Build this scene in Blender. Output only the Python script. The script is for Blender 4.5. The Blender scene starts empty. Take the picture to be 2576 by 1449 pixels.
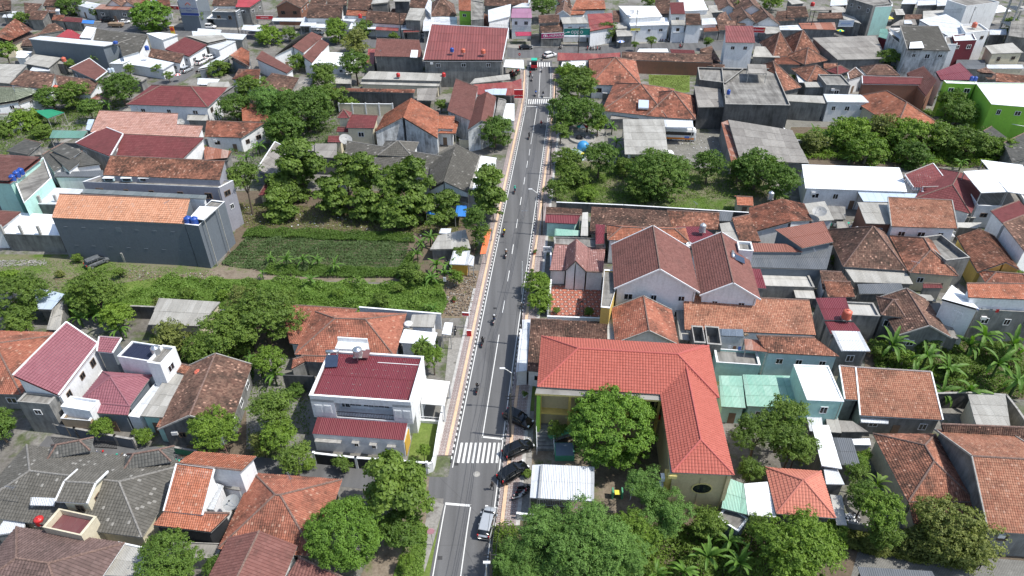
import bpy, bmesh, math, random
import numpy as np
from mathutils import Vector, Matrix
random.seed(7); RNG = np.random.default_rng(7)
S = bpy.context.scene
COL = S.collection
# ---------------------------------------------------------------- camera, sky, sun, exposure
CAMH = 76.0; FPX = 1800.0; PITCH = math.radians(36.5)
cd = bpy.data.cameras.new('camera'); cam = bpy.data.objects.new('camera', cd); COL.objects.link(cam)
cam.location = (0, 0, CAMH); cam.rotation_euler = (math.pi/2-PITCH, 0, 0)
cd.sensor_width = 36; cd.lens = FPX/2576*36; cd.clip_start = 1; cd.clip_end = 6000
S.camera = cam
SUN_EL = math.radians(58); SUN_AZ = math.radians(99)      # azimuth from +Y towards +X
wd = bpy.data.worlds.new('World'); S.world = wd; wd.use_nodes = True
nt = wd.node_tree; nt.nodes.clear()
sky = nt.nodes.new('ShaderNodeTexSky'); sky.sky_type = 'NISHITA'; sky.sun_disc = False
sky.sun_elevation = SUN_EL; sky.sun_rotation = SUN_AZ; sky.air_density = 1.2; sky.dust_density = 1.5
bg = nt.nodes.new('ShaderNodeBackground'); bg.inputs[1].default_value = 0.15
wo = nt.nodes.new('ShaderNodeOutputWorld')
nt.links.new(sky.outputs[0], bg.inputs[0]); nt.links.new(bg.outputs[0], wo.inputs[0])
sl = bpy.data.lights.new('sun', 'SUN'); sl.energy = 4.3; sl.angle = math.radians(0.53); sl.color = (1, .965, .9)
so = bpy.data.objects.new('sun', sl); COL.objects.link(so)
sdir = Vector((math.sin(SUN_AZ)*math.cos(SUN_EL), math.cos(SUN_AZ)*math.cos(SUN_EL), math.sin(SUN_EL)))
so.rotation_euler = sdir.to_track_quat('Z', 'Y').to_euler(); so.location = (60, 60, 150)
vs = S.view_settings; vs.view_transform = 'Standard'; vs.look = 'None'; vs.gamma = 1; vs.exposure = 0.3
try: vs.use_curve_mapping = False
except Exception: pass
S.cycles.max_bounces = 5; S.cycles.diffuse_bounces = 3; S.cycles.transparent_max_bounces = 4

# ---------------------------------------------------------------- surveying helpers
def W(x, y, z=0.0):
    """ground-truth point seen in the photograph at (x, y) that stands z metres above the ground"""
    dx = (x-1288)/FPX; dy = (y-724.5)/FPX
    r = (dx, math.cos(PITCH)-dy*math.sin(PITCH), -math.sin(PITCH)-dy*math.cos(PITCH))
    t = (CAMH-z)/(-r[2])
    return Vector((r[0]*t, r[1]*t, z))
def depth(y, z=0.0):
    dy = (y-724.5)/FPX
    return (CAMH-z)/(math.sin(PITCH)+dy*math.cos(PITCH))
def TX(c, r, x, y): return c*644+x/4, r*362.25+y/4

# ---------------------------------------------------------------- materials
MATS = {}
def newmat(name):
    m = bpy.data.materials.new(name); m.use_nodes = True; MATS[name] = m
    n = m.node_tree.nodes; b = n['Principled BSDF']
    return m, m.node_tree, b
def N(t, typ, **kw):
    n = t.nodes.new(typ)
    for k, v in kw.items(): setattr(n, k, v)
    return n
def L(t, a, b): t.links.new(a, b)
def ramp(t, stops):
    r = N(t, 'ShaderNodeValToRGB'); e = r.color_ramp.elements
    while len(e) < len(stops): e.new(.5)
    for i, (p, c) in enumerate(stops):
        e[i].position = p; e[i].color = (c[0], c[1], c[2], 1) if hasattr(c, '__len__') else (c, c, c, 1)
    return r
def mixc(t, f, a, b, mode='MIX'):
    m = N(t, 'ShaderNodeMix', data_type='RGBA', blend_type=mode)
    for s, v in ((m.inputs[0], f), (m.inputs[6], a), (m.inputs[7], b)):
        if hasattr(v, 'is_output'): L(t, v, s)
        elif isinstance(v, (int, float)): s.default_value = v if s.type == 'VALUE' else (v, v, v, 1)
        else: s.default_value = (*v, 1)
    return m.outputs[2]
def math_(t, op, a, b=None):
    m = N(t, 'ShaderNodeMath', operation=op)
    for s, v in zip(m.inputs, (a, b)):
        if v is None: continue
        if hasattr(v, 'is_output'): L(t, v, s)
        else: s.default_value = v
    return m.outputs[0]
def noise(t, scale, detail=4, rough=.6, vec=None, stretch=None):
    n = N(t, 'ShaderNodeTexNoise'); n.inputs['Scale'].default_value = scale
    n.inputs['Detail'].default_value = detail; n.inputs['Roughness'].default_value = rough
    if vec is None: vec = N(t, 'ShaderNodeNewGeometry').outputs['Position']
    if stretch:
        mp = N(t, 'ShaderNodeMapping'); mp.inputs['Scale'].default_value = stretch; L(t, vec, mp.inputs[0]); vec = mp.outputs[0]
    L(t, vec, n.inputs['Vector']); return n.outputs[0]
def plain(name, col, rough=.7, metal=0.0, spec=None, var=.12, scale=2.0):
    m, t, b = newmat(name)
    n = noise(t, scale, 4); r = ramp(t, [(.3, [c*(1-var) for c in col]), (.7, [min(1, c*(1+var)) for c in col])])
    L(t, n, r.inputs[0]); L(t, r.outputs[0], b.inputs['Base Color'])
    b.inputs['Roughness'].default_value = rough; b.inputs['Metallic'].default_value = metal
    if spec is not None: b.inputs['Specular IOR Level'].default_value = spec
    return m
def tilemat(name, cols, mold=.4, moldcol=(.035, .03, .025), lo=.45, hi=.62, rough=.85, tint=.2, wscale=.28, fine=.35):
    """fired clay or concrete tile: a tone of its own for every tile, weathering over the whole roof"""
    m, t, b = newmat(name)
    uv = N(t, 'ShaderNodeUVMap'); fl = N(t, 'ShaderNodeVectorMath', operation='FLOOR'); L(t, uv.outputs[0], fl.inputs[0])
    wn = N(t, 'ShaderNodeTexWhiteNoise', noise_dimensions='2D'); L(t, fl.outputs[0], wn.inputs['Vector'])
    k = len(cols); r = ramp(t, [(i/max(1, k-1)*.96+.02, c) for i, c in enumerate(cols)])
    pos = N(t, 'ShaderNodeNewGeometry').outputs['Position']
    n0 = noise(t, .9, 4, .6, pos)
    f = math_(t, 'ADD', math_(t, 'MULTIPLY', wn.outputs[0], .62), math_(t, 'MULTIPLY', n0, .45))
    L(t, f, r.inputs[0])
    n1 = noise(t, wscale, 7, .72, pos); r1 = ramp(t, [(lo, 0.0), (hi, 1.0)]); L(t, n1, r1.inputs[0])
    wn2 = N(t, 'ShaderNodeTexWhiteNoise', noise_dimensions='3D')
    ad = N(t, 'ShaderNodeVectorMath', operation='ADD'); ad.inputs[1].default_value = (17.3, 5.1, 2.2)
    L(t, fl.outputs[0], ad.inputs[0]); L(t, ad.outputs[0], wn2.inputs['Vector'])
    fm = math_(t, 'MULTIPLY', r1.outputs[0], math_(t, 'ADD', math_(t, 'MULTIPLY', wn2.outputs[0], 1-fine), fine))
    fm = math_(t, 'MULTIPLY', fm, mold)
    c = mixc(t, fm, r.outputs[0], moldcol)
    if tint > .15:       # a few replaced tiles, paler than the rest
        wn3 = N(t, 'ShaderNodeTexWhiteNoise', noise_dimensions='3D'); ad3 = N(t, 'ShaderNodeVectorMath', operation='ADD'); ad3.inputs[1].default_value = (3.7, 9.4, 1.3)
        L(t, fl.outputs[0], ad3.inputs[0]); L(t, ad3.outputs[0], wn3.inputs['Vector']); r3 = ramp(t, [(.965, 0.0), (.97, .75)]); L(t, wn3.outputs[0], r3.inputs[0])
        c = mixc(t, r3.outputs[0], c, tuple(min(.6, x*1.5+.08) for x in cols[-1] if True) if len(cols) < 4 else (.5, .3, .22))
    oi = N(t, 'ShaderNodeObjectInfo'); rr = ramp(t, [(0, (1-tint,)*3), (1, (1+tint*.3, 1+tint*.3, 1+tint*.3))]); L(t, oi.outputs['Random'], rr.inputs[0])
    c = mixc(t, 1.0, c, rr.outputs[0], 'MULTIPLY')
    L(t, c, b.inputs['Base Color']); b.inputs['Roughness'].default_value = rough
    b.inputs['Specular IOR Level'].default_value = .25
    return m
def sheetmat(name, cols, ribs=6, bump=.5, rough=.5, metal=0.0, dirt=.3, dirtcol=(.12, .1, .08), lo=.5, hi=.72, rowlines=0):
    """corrugated sheet: fine ribs in relief, a tone for every sheet, streaks of dirt or rust down the slope"""
    m, t, b = newmat(name)
    uv = N(t, 'ShaderNodeUVMap'); fl = N(t, 'ShaderNodeVectorMath', operation='FLOOR'); L(t, uv.outputs[0], fl.inputs[0])
    wn = N(t, 'ShaderNodeTexWhiteNoise', noise_dimensions='2D'); L(t, fl.outputs[0], wn.inputs['Vector'])
    k = len(cols); r = ramp(t, [(i/max(1, k-1), c) for i, c in enumerate(cols)]); 
    pos = N(t, 'ShaderNodeNewGeometry').outputs['Position']
    f0 = math_(t, 'ADD', math_(t, 'MULTIPLY', wn.outputs[0], .55), math_(t, 'MULTIPLY', noise(t, 1.3, 3, .6, pos), .45))
    L(t, f0, r.inputs[0])
    n1 = noise(t, 1.0, 6, .7, uv.outputs[0], (1.3, .35, 1)); n2 = noise(t, .25, 4, .6, pos)
    f = math_(t, 'ADD', math_(t, 'MULTIPLY', n1, .55), math_(t, 'MULTIPLY', n2, .45))
    r1 = ramp(t, [(lo, 0.0), (hi, 1.0)]); L(t, f, r1.inputs[0])
    c = mixc(t, math_(t, 'MULTIPLY', r1.outputs[0], dirt), r.outputs[0], dirtcol)
    sx = N(t, 'ShaderNodeSeparateXYZ'); L(t, uv.outputs[0], sx.inputs[0])
    sn = math_(t, 'SINE', math_(t, 'MULTIPLY', sx.outputs[0], 2*math.pi*ribs))
    bp = N(t, 'ShaderNodeBump'); bp.inputs['Strength'].default_value = bump; bp.inputs['Distance'].default_value = .04
    L(t, sn, bp.inputs['Height']); L(t, bp.outputs[0], b.inputs['Normal'])
    L(t, c, b.inputs['Base Color']); b.inputs['Roughness'].default_value = rough; b.inputs['Metallic'].default_value = metal
    b.inputs['Specular IOR Level'].default_value = .3
    return m
def wallmat(name, col, stain=.35, staincol=(.09, .09, .085), lo=.48, hi=.75, rough=.9):
    """plaster with water streaks that run down from the top"""
    m, t, b = newmat(name)
    pos = N(t, 'ShaderNodeNewGeometry').outputs['Position']
    n1 = noise(t, 1.0, 6, .7, pos, (1.6, 1.6, .22)); n2 = noise(t, .35, 5, .65, pos)
    f = math_(t, 'ADD', math_(t, 'MULTIPLY', n1, .5), math_(t, 'MULTIPLY', n2, .5))
    r1 = ramp(t, [(lo, 0.0), (hi, 1.0)]); L(t, f, r1.inputs[0])
    n3 = noise(t, 3.0, 3, .6, pos); r2 = ramp(t, [(.3, [c*.9 for c in col]), (.7, [min(1, c*1.06) for c in col])]); L(t, n3, r2.inputs[0])
    c = mixc(t, math_(t, 'MULTIPLY', r1.outputs[0], stain), r2.outputs[0], staincol)
    L(t, c, b.inputs['Base Color']); b.inputs['Roughness'].default_value = rough
    b.inputs['Specular IOR Level'].default_value = .2
    return m
# clay and concrete tiles
tilemat('t_red', [(.17, .066, .043), (.29, .108, .068), (.38, .152, .1), (.25, .088, .056)], .9, lo=.42, hi=.6, fine=.6)
tilemat('t_redm', [(.12, .05, .035), (.28, .118, .076), (.44, .2, .13), (.17, .064, .043)], .9, lo=.4, hi=.58, fine=.5)
tilemat('t_redl', [(.24, .1, .065), (.38, .165, .105), (.46, .23, .15), (.29, .12, .078)], .65, lo=.44, hi=.64, fine=.5)
tilemat('t_orm', [(.25, .09, .06), (.35, .13, .085), (.43, .175, .115), (.3, .105, .068)], .9, lo=.45, hi=.64, moldcol=(.06, .04, .032), fine=.5)
tilemat('t_org', [(.33, .11, .065), (.43, .155, .09), (.5, .2, .125), (.36, .12, .07)], .9, lo=.46, hi=.66, moldcol=(.07, .045, .035), fine=.5)
tilemat('t_orl', [(.42, .19, .11), (.52, .25, .15), (.58, .3, .19), (.46, .21, .12)], .7, lo=.5, hi=.72, moldcol=(.16, .09, .06))
tilemat('t_brn', [(.09, .048, .036), (.15, .08, .06), (.25, .15, .11), (.11, .058, .045)], .9, lo=.42, hi=.6, fine=.5)
tilemat('t_mbr', [(.15, .07, .06), (.19, .085, .072), (.22, .105, .09)], .5, lo=.5, hi=.7, tint=.12)
tilemat('t_mar', [(.145, .042, .045), (.17, .05, .052), (.2, .065, .065)], .5, lo=.5, hi=.7, tint=.1)
tilemat('t_pnk', [(.235, .09, .11), (.26, .105, .125), (.285, .12, .14)], .35, lo=.55, hi=.75, moldcol=(.14, .07, .07), tint=.06)
tilemat('t_pkb', [(.38, .2, .16), (.45, .25, .2), (.5, .3, .25), (.3, .13, .08)], .5, lo=.52, hi=.7, tint=.05)
tilemat('t_gry', [(.095, .09, .078), (.125, .118, .103), (.155, .147, .13)], .45, lo=.45, hi=.7, moldcol=(.06, .058, .05))
tilemat('t_gbr', [(.11, .075, .068), (.15, .1, .09), (.19, .13, .118)], .5, lo=.45, hi=.65, tint=.1)
tilemat('t_dgt', [(.075, .075, .07), (.1, .1, .093), (.13, .125, .115)], .35, lo=.5, hi=.7)
tilemat('t_sch', [(.36, .1, .075), (.39, .112, .085), (.42, .126, .097)], .35, lo=.55, hi=.75, moldcol=(.3, .1, .08), tint=.02, fine=.8)
tilemat('t_sor', [(.46, .165, .12), (.5, .185, .135), (.53, .21, .15)], .2, lo=.55, hi=.75, moldcol=(.35, .14, .1), tint=.02)
tilemat('t_mos', [(.12, .14, .1), (.17, .19, .14), (.21, .23, .17)], .5, lo=.45, hi=.7, moldcol=(.06, .08, .04))
tilemat('t_joglo', [(.3, .15, .14), (.36, .19, .17), (.4, .22, .2)], .3, lo=.5, hi=.7)
# sheets
sheetmat('s_asb', [(.28, .27, .245), (.36, .35, .32), (.44, .43, .4)], 6, .5, .9, dirt=.6, dirtcol=(.13, .12, .105), lo=.45)
sheetmat('s_asbd', [(.18, .165, .15), (.26, .245, .225), (.35, .33, .3)], 6, .5, .9, dirt=.6, dirtcol=(.09, .08, .07), lo=.45)
sheetmat('s_wht', [(.74, .76, .78), (.82, .84, .86)], 4, .35, .45, dirt=.2, dirtcol=(.45, .43, .4), lo=.6, hi=.8)
sheetmat('s_wrib', [(.62, .65, .68), (.72, .74, .77)], 5, 1.0, .4, dirt=.2, dirtcol=(.35, .33, .3))
sheetmat('s_whc', [(.45, .48, .51), (.58, .61, .65), (.66, .69, .73)], 5, .5, .5, dirt=.45, dirtcol=(.28, .25, .22))
sheetmat('s_met', [(.15, .03, .04), (.18, .04, .05)], 4, .9, .45, dirt=.35, dirtcol=(.14, .06, .05))
sheetmat('s_rmt', [(.15, .045, .04), (.26, .06, .055), (.3, .1, .08)], 5, .6, .55, dirt=.6, dirtcol=(.3, .2, .16))
sheetmat('s_rst', [(.17, .055, .05), (.24, .075, .07)], 2.5, 1.0, .55, dirt=.5, dirtcol=(.13, .07, .06), lo=.5, hi=.8)
sheetmat('s_rust', [(.2, .09, .06), (.3, .12, .08), (.4, .34, .3)], 5, .6, .8, dirt=.7, dirtcol=(.16, .06, .03))
sheetmat('s_brm', [(.22, .09, .065), (.26, .11, .08)], 3, .9, .5, dirt=.3, dirtcol=(.12, .06, .05))
sheetmat('s_mag', [(.36, .045, .09), (.4, .06, .11)], 5, .9, .45, dirt=.2)
sheetmat('s_pur', [(.3, .14, .22), (.34, .17, .26)], 5, .5, .5, dirt=.2)
sheetmat('s_rbr', [(.34, .045, .055), (.4, .06, .07)], 5, .6, .5, dirt=.3)
sheetmat('s_grn', [(.2, .42, .33), (.3, .52, .42), (.38, .58, .49)], 6, .8, .4, dirt=.45, dirtcol=(.5, .6, .52), lo=.45)
sheetmat('s_grnd', [(.02, .2, .1), (.03, .26, .13)], 4, .3, .4, dirt=.3)
sheetmat('s_teal', [(.1, .22, .18), (.14, .28, .23)], 5, .6, .5, dirt=.4)
sheetmat('s_plb', [(.4, .48, .58), (.48, .56, .65)], 1, .15, .35, dirt=.2, dirtcol=(.3, .35, .4))
sheetmat('s_navy', [(.018, .022, .045), (.022, .028, .055)], 1, .1, .6, dirt=.1)
sheetmat('s_blu', [(.1, .13, .17), (.2, .25, .32)], 6, .9, .45, dirt=.3)
sheetmat('s_tarp', [(.03, .16, .5), (.05, .22, .6)], 1, .2, .5, dirt=.25)
sheetmat('s_otarp', [(.75, .16, .06), (.8, .22, .1)], 1, .2, .6, dirt=.2, dirtcol=(.5, .2, .1))
sheetmat('s_yel', [(.7, .6, .06), (.75, .65, .1)], 2, .3, .5, dirt=.2)
sheetmat('s_dkg', [(.09, .1, .11), (.12, .13, .145)], 4, .5, .6, dirt=.4, dirtcol=(.2, .2, .2))
sheetmat('s_gls', [(.1, .12, .12), (.2, .22, .22)], 2, .3, .3, dirt=.3)
sheetmat('s_con', [(.24, .23, .21), (.3, .29, .27)], 0, 0, .95, dirt=.75, dirtcol=(.07, .065, .06), lo=.42, hi=.6)
sheetmat('s_conl', [(.42, .41, .38), (.5, .49, .46)], 0, 0, .95, dirt=.5, dirtcol=(.2, .19, .17), lo=.45, hi=.65)
sheetmat('s_mfl', [(.12, .04, .045), (.16, .07, .07)], 0, 0, .6, dirt=.5, dirtcol=(.3, .27, .26))
# walls
wallmat('w_white', (.76, .77, .78), .35); wallmat('w_cream', (.62, .56, .42), .35); wallmat('w_cem', (.25, .25, .24), .75, (.07, .07, .068), .42, .62)
wallmat('w_dcem', (.12, .12, .12), .8, (.03, .03, .03), .42, .62); wallmat('w_dark', (.135, .155, .18), .35, (.08, .085, .09)); wallmat('w_dark2', (.16, .185, .21), .3)
wallmat('w_lil', (.28, .28, .32), .35); wallmat('w_mint', (.42, .66, .6), .3); wallmat('w_mintp', (.5, .64, .66), .25); wallmat('w_lime', (.27, .52, .07), .2)
wallmat('w_yell', (.62, .46, .14), .3); wallmat('w_scream', (.54, .44, .26), .2, (.2, .17, .12)); wallmat('w_brick', (.26, .13, .09), .5); wallmat('w_tan', (.4, .3, .2), .4)
wallmat('w_pink', (.6, .3, .34), .3); wallmat('w_black', (.035, .037, .04), .5, (.09, .09, .085)); wallmat('w_maroon', (.14, .03, .04), .2)
wallmat('w_ycork', (.55, .34, .06), .3); wallmat('w_streak', (.55, .57, .58), .8, (.12, .12, .12), .45, .6); wallmat('w_peach', (.6, .42, .34), .3)
wallmat('w_wood', (.2, .14, .1), .5); wallmat('w_green', (.1, .34, .2), .3)
plain('trim_white', (.72, .73, .74), .8); plain('trim_cem', (.3, .29, .27), .9, var=.3); plain('trim_red', (.3, .06, .05), .7); plain('trim_dark', (.06, .055, .05), .8)
plain('trim_yellow', (.6, .5, .2), .8); plain('roof_base', (.05, .035, .03), .95); plain('roof_base_red', (.13, .03, .025), .95); plain('roof_base_grey', (.06, .06, .055), .95)
plain('glass_dark', (.015, .018, .022), .12, spec=.6, var=.3); plain('steel', (.55, .56, .58), .3, .85); plain('black_metal', (.02, .02, .022), .5)
plain('concrete_post', (.36, .35, .33), .9, var=.25); plain('tank_blue', (.02, .07, .32), .35); plain('tank_orange', (.55, .13, .08), .5); plain('tank_red', (.5, .03, .03), .4)
plain('dish_mesh', (.3, .3, .29), .6); plain('bark', (.13, .1, .075), .95, var=.35, scale=6); plain('bark_pale', (.24, .21, .17), .95, var=.3, scale=6)
plain('wood', (.24, .17, .11), .9, var=.3); plain('paint_white', (.78, .78, .76), .6, var=.06); plain('rubber', (.018, .018, .018), .9); plain('rim', (.4, .41, .42), .3, .7)
plain('skin', (.3, .16, .1), .6, var=.05); plain('car_black', (.006, .007, .008), .12, spec=.6, var=.05); plain('car_white', (.68, .68, .68), .25, var=.02); plain('car_silver', (.45, .47, .49), .25, .3, var=.03)
plain('lamp_red', (.5, .02, .02), .3); plain('lamp_clear', (.8, .8, .78), .2); plain('car_wreck', (.1, .11, .12), .7, var=.5, scale=3); plain('sign_red', (.55, .02, .03), .5); plain('panel_blue', (.03, .045, .08), .15, spec=.8)
for nm, c in dict(c_black=(.015, .015, .018), c_yellow=(.75, .62, .02), c_green=(.02, .4, .28), c_red=(.5, .03, .03), c_blue=(.1, .2, .55), c_white=(.7, .7, .7), c_grey=(.2, .2, .22), c_jeans=(.04, .06, .13), c_brown=(.22, .12, .07)).items(): plain(nm, c, .8, var=.1)
M = MATS

# ---------------------------------------------------------------- mesh helpers
def mesh_np(name, V, F, mats, uv=None, midx=None, smooth=False):
    V = np.asarray(V, dtype=np.float32); F = np.asarray(F, dtype=np.int32); k = F.shape[1]
    me = bpy.data.meshes.new(name)
    me.vertices.add(len(V)); me.vertices.foreach_set('co', V.ravel())
    me.loops.add(F.size); me.loops.foreach_set('vertex_index', F.ravel())
    me.polygons.add(len(F)); me.polygons.foreach_set('loop_start', np.arange(0, F.size, k, dtype=np.int32))
    me.polygons.foreach_set('loop_total', np.full(len(F), k, dtype=np.int32))
    if midx is not None: me.polygons.foreach_set('material_index', np.asarray(midx, dtype=np.int32))
    me.polygons.foreach_set('use_smooth', np.full(len(F), smooth, dtype=bool))
    if uv is not None:
        l = me.uv_layers.new(name='UVMap'); l.data.foreach_set('uv', np.asarray(uv, dtype=np.float32).ravel())
    for m in mats: me.materials.append(M[m] if isinstance(m, str) else m)
    me.update(calc_edges=True); return me
class G:
    """collects quads, boxes and tubes into one mesh"""
    def __init__(s): s.v = []; s.f = []; s.m = []; s.mats = []
    def mi(s, mat):
        if mat not in s.mats: s.mats.append(mat)
        return s.mats.index(mat)
    def face(s, pts, mat):
        i = len(s.v); s.v += [tuple(p) for p in pts]; s.f.append(list(range(i, i+len(pts)))); s.m.append(s.mi(mat))
    def box(s, c, d, mat, rz=0.0, rot=None):
        R = rot if rot is not None else Matrix.Rotation(rz, 3, 'Z'); c = Vector(c); P = []
        for z in (-.5, .5):
            for x, y in ((-.5, -.5), (.5, -.5), (.5, .5), (-.5, .5)): P.append(c+R@Vector((x*d[0], y*d[1], z*d[2])))
        i = len(s.v); s.v += [tuple(p) for p in P]; k = s.mi(mat)
        for q in ((3, 2, 1, 0), (4, 5, 6, 7), (0, 1, 5, 4), (1, 2, 6, 5), (2, 3, 7, 6), (3, 0, 4, 7)): s.f.append([i+a for a in q]); s.m.append(k)
    def prism(s, poly, z0, z1, mat, sidemat=None):
        """poly: list of xy(z) bottom ring; if z1 is a list it gives every top height"""
        n = len(poly); i = len(s.v); k = s.mi(mat); ks = s.mi(sidemat or mat)
        zt = z1 if hasattr(z1, '__len__') else [z1]*n; zb = z0 if hasattr(z0, '__len__') else [z0]*n
        s.v += [(p[0], p[1], zb[j]) for j, p in enumerate(poly)]+[(p[0], p[1], zt[j]) for j, p in enumerate(poly)]
        s.f.append([i+n+j for j in range(n)]); s.m.append(k); s.f.append([i+n-1-j for j in range(n)]); s.m.append(ks)
        for j in range(n): s.f.append([i+j, i+(j+1) % n, i+n+(j+1) % n, i+n+j]); s.m.append(ks)
    def tube(s, a, b, r0, r1, mat, n=6, cap=True):
        a = Vector(a); b = Vector(b); d = (b-a)
        if d.length < 1e-6: return
        q = d.to_track_quat('Z', 'Y'); i = len(s.v); k = s.mi(mat)
        for p, r in ((a, r0), (b, r1)):
            for j in range(n):
                t = 2*math.pi*j/n; s.v.append(tuple(p+q@Vector((math.cos(t)*r, math.sin(t)*r, 0))))
        for j in range(n): s.f.append([i+j, i+(j+1) % n, i+n+(j+1) % n, i+n+j]); s.m.append(k)
        if cap: s.f.append([i+n+j for j in range(n)]); s.m.append(k); s.f.append([i+n-1-j for j in range(n)]); s.m.append(k)
    def lathe(s, c, prof, mat, n=12, axis=None):
        c = Vector(c); i = len(s.v); k = s.mi(mat); q = Vector(axis).to_track_quat('Z', 'Y') if axis is not None else None
        for r, z in prof:
            for j in range(n):
                t = 2*math.pi*j/n; p = Vector((math.cos(t)*r, math.sin(t)*r, z)); s.v.append(tuple(c+(q@p if q else p)))
        for a in range(len(prof)-1):
            for j in range(n): s.f.append([i+a*n+j, i+a*n+(j+1) % n, i+(a+1)*n+(j+1) % n, i+(a+1)*n+j]); s.m.append(k)
    def mesh(s, name, smooth=False, origin=None):
        me = bpy.data.meshes.new(name); o = origin or (0, 0, 0)
        me.from_pydata([(v[0]-o[0], v[1]-o[1], v[2]-o[2]) for v in s.v], [], s.f)
        for m in s.mats: me.materials.append(M[m] if isinstance(m, str) else m)
        me.polygons.foreach_set('material_index', s.m); me.polygons.foreach_set('use_smooth', [smooth]*len(s.f)); me.update(); return me
def ob(name, data, parent=None, loc=None, rot=None, scale=None, kind=None):
    o = bpy.data.objects.new(name, data); COL.objects.link(o)
    if parent: o.parent = parent
    if loc is not None: o.location = loc
    if rot is not None: o.rotation_euler = rot
    if scale is not None: o.scale = scale
    if kind: o['kind'] = kind
    return o
LABELS = {}
def thing(name, label, cat, loc=(0, 0, 0), rz=0.0, group=None, data=None):
    o = ob(name, data, None, loc, (0, 0, rz)); o['label'] = label; o['category'] = cat
    if group: o['group'] = group
    LABELS.setdefault(label, []).append(name); return o
def copy_tree(root, loc, rz=0.0, label=None, scale=None, group=None):
    r = root.copy(); COL.objects.link(r); r.location = loc; r.rotation_euler = (0, 0, rz)
    if scale: r.scale = (scale,)*3 if not hasattr(scale, '__len__') else scale
    if label: r['label'] = label; LABELS.setdefault(label, []).append(r.name)
    if group: r['group'] = group
    for ch in list(root.children):
        c = ch.copy(); COL.objects.link(c); c.parent = r
        for g in ch.children:
            d = g.copy(); COL.objects.link(d); d.parent = c
    return r
def courses(planes, tw, th, mat, origin, lift=.05, peak=.0, gap=.05, jit=.012, split=False):
    """every tile (or sheet) of the given roof planes as a piece of its own, overlapping the course below"""
    V = []; U = []; cnt = 0
    for (P0, P1, P2, P3) in planes:
        P0, P1, P2, P3 = [np.array(p, dtype=float) for p in (P0, P1, P2, P3)]
        e = P1-P0; le = np.linalg.norm(e)
        if le < .2: continue
        e /= le
        up = ((P3+P2)/2-(P0+P1)/2); ls = np.linalg.norm(up)
        if ls < .2: continue
        n = np.cross(e, up/ls); n /= (np.linalg.norm(n)+1e-9)
        if n[2] < 0: n = -n
        rows = max(1, int(round(ls/th))); off = random.uniform(0, 50); orow = random.randint(0, 200)
        for i in range(rows):
            t0 = i/rows; t1 = min(1.0, (i+1+.12)/rows); t1e = min(1., (i+1-gap*.4)/rows) if gap else t1
            L0 = P0+(P3-P0)*t0; R0 = P1+(P2-P1)*t0; L1 = P0+(P3-P0)*t1; R1 = P1+(P2-P1)*t1
            l0, r0, l1, r1 = [float(np.dot(q-P0, e)) for q in (L0, R0, L1, R1)]
            k0 = math.floor(min(l0, l1)/tw+off); k1 = math.ceil(max(r0, r1)/tw+off)
            ks = (np.arange(k0, k1)-off)*tw
            g = tw*gap/2
            a0 = np.clip(ks+g, l0, r0); b0 = np.clip(ks+tw-g, l0, r0); a1 = np.clip(ks+g, l1, r1); b1 = np.clip(ks+tw-g, l1, r1)
            ok = ((b0-a0)+(b1-a1)) > tw*.12
            if not ok.any(): continue
            a0, b0, a1, b1 = a0[ok], b0[ok], a1[ok], b1[ok]; kk = np.arange(k0, k1)[ok]; m = len(kk)
            def pt(u, Lp, Rp, l, r):
                s = ((u-l)/max(r-l, 1e-6))[:, None]; return Lp+(Rp-Lp)*np.clip(s, 0, 1)
            j0 = (RNG.random((m, 1))-.5)*2*jit; j1 = (RNG.random((m, 1))-.5)*2*jit
            hb = n*(lift+.03); ht = n*(lift*.35)
            A = pt(a0, L0, R0, l0, r0)+hb+n*j0; B = pt(b0, L0, R0, l0, r0)+hb+n*j1
            C = pt(b1, L1, R1, l1, r1)+ht; D = pt(a1, L1, R1, l1, r1)+ht
            base = cnt
            if peak > 0:
                E = (A+B)/2+n*peak; Fp = (C+D)/2+n*peak
                V.append(np.stack([A, E, Fp, D, E, B, C, Fp], 1).reshape(-1, 3)); q = 8
                uu = kk[:, None]+np.array([.04, .5, .5, .04, .5, .96, .96, .5])[None]; vv = (orow+i)+np.array([.05, .05, .95, .95]*2)[None]+np.zeros((m, 1))
            else:
                V.append(np.stack([A, B, C, D], 1).reshape(-1, 3)); q = 4
                uu = kk[:, None]+np.array([.02, .98, .98, .02])[None]; vv = (orow+i)+np.array([.05, .05, .95, .95])[None]+np.zeros((m, 1))
            U.append(np.stack([uu, vv], 2).reshape(-1, 2)); cnt += m*q
    if not V: return None
    V = np.concatenate(V)-np.array(origin)[None]; U = np.concatenate(U)
    if split: return [mesh_np('roof_sheet', V[4*i:4*i+4], np.arange(4).reshape(1, 4), [mat], U[4*i:4*i+4]) for i in range(len(V)//4)]
    F = np.arange(len(V)).reshape(-1, 4)
    return mesh_np('roof_courses', V, F, [mat], U)
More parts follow.
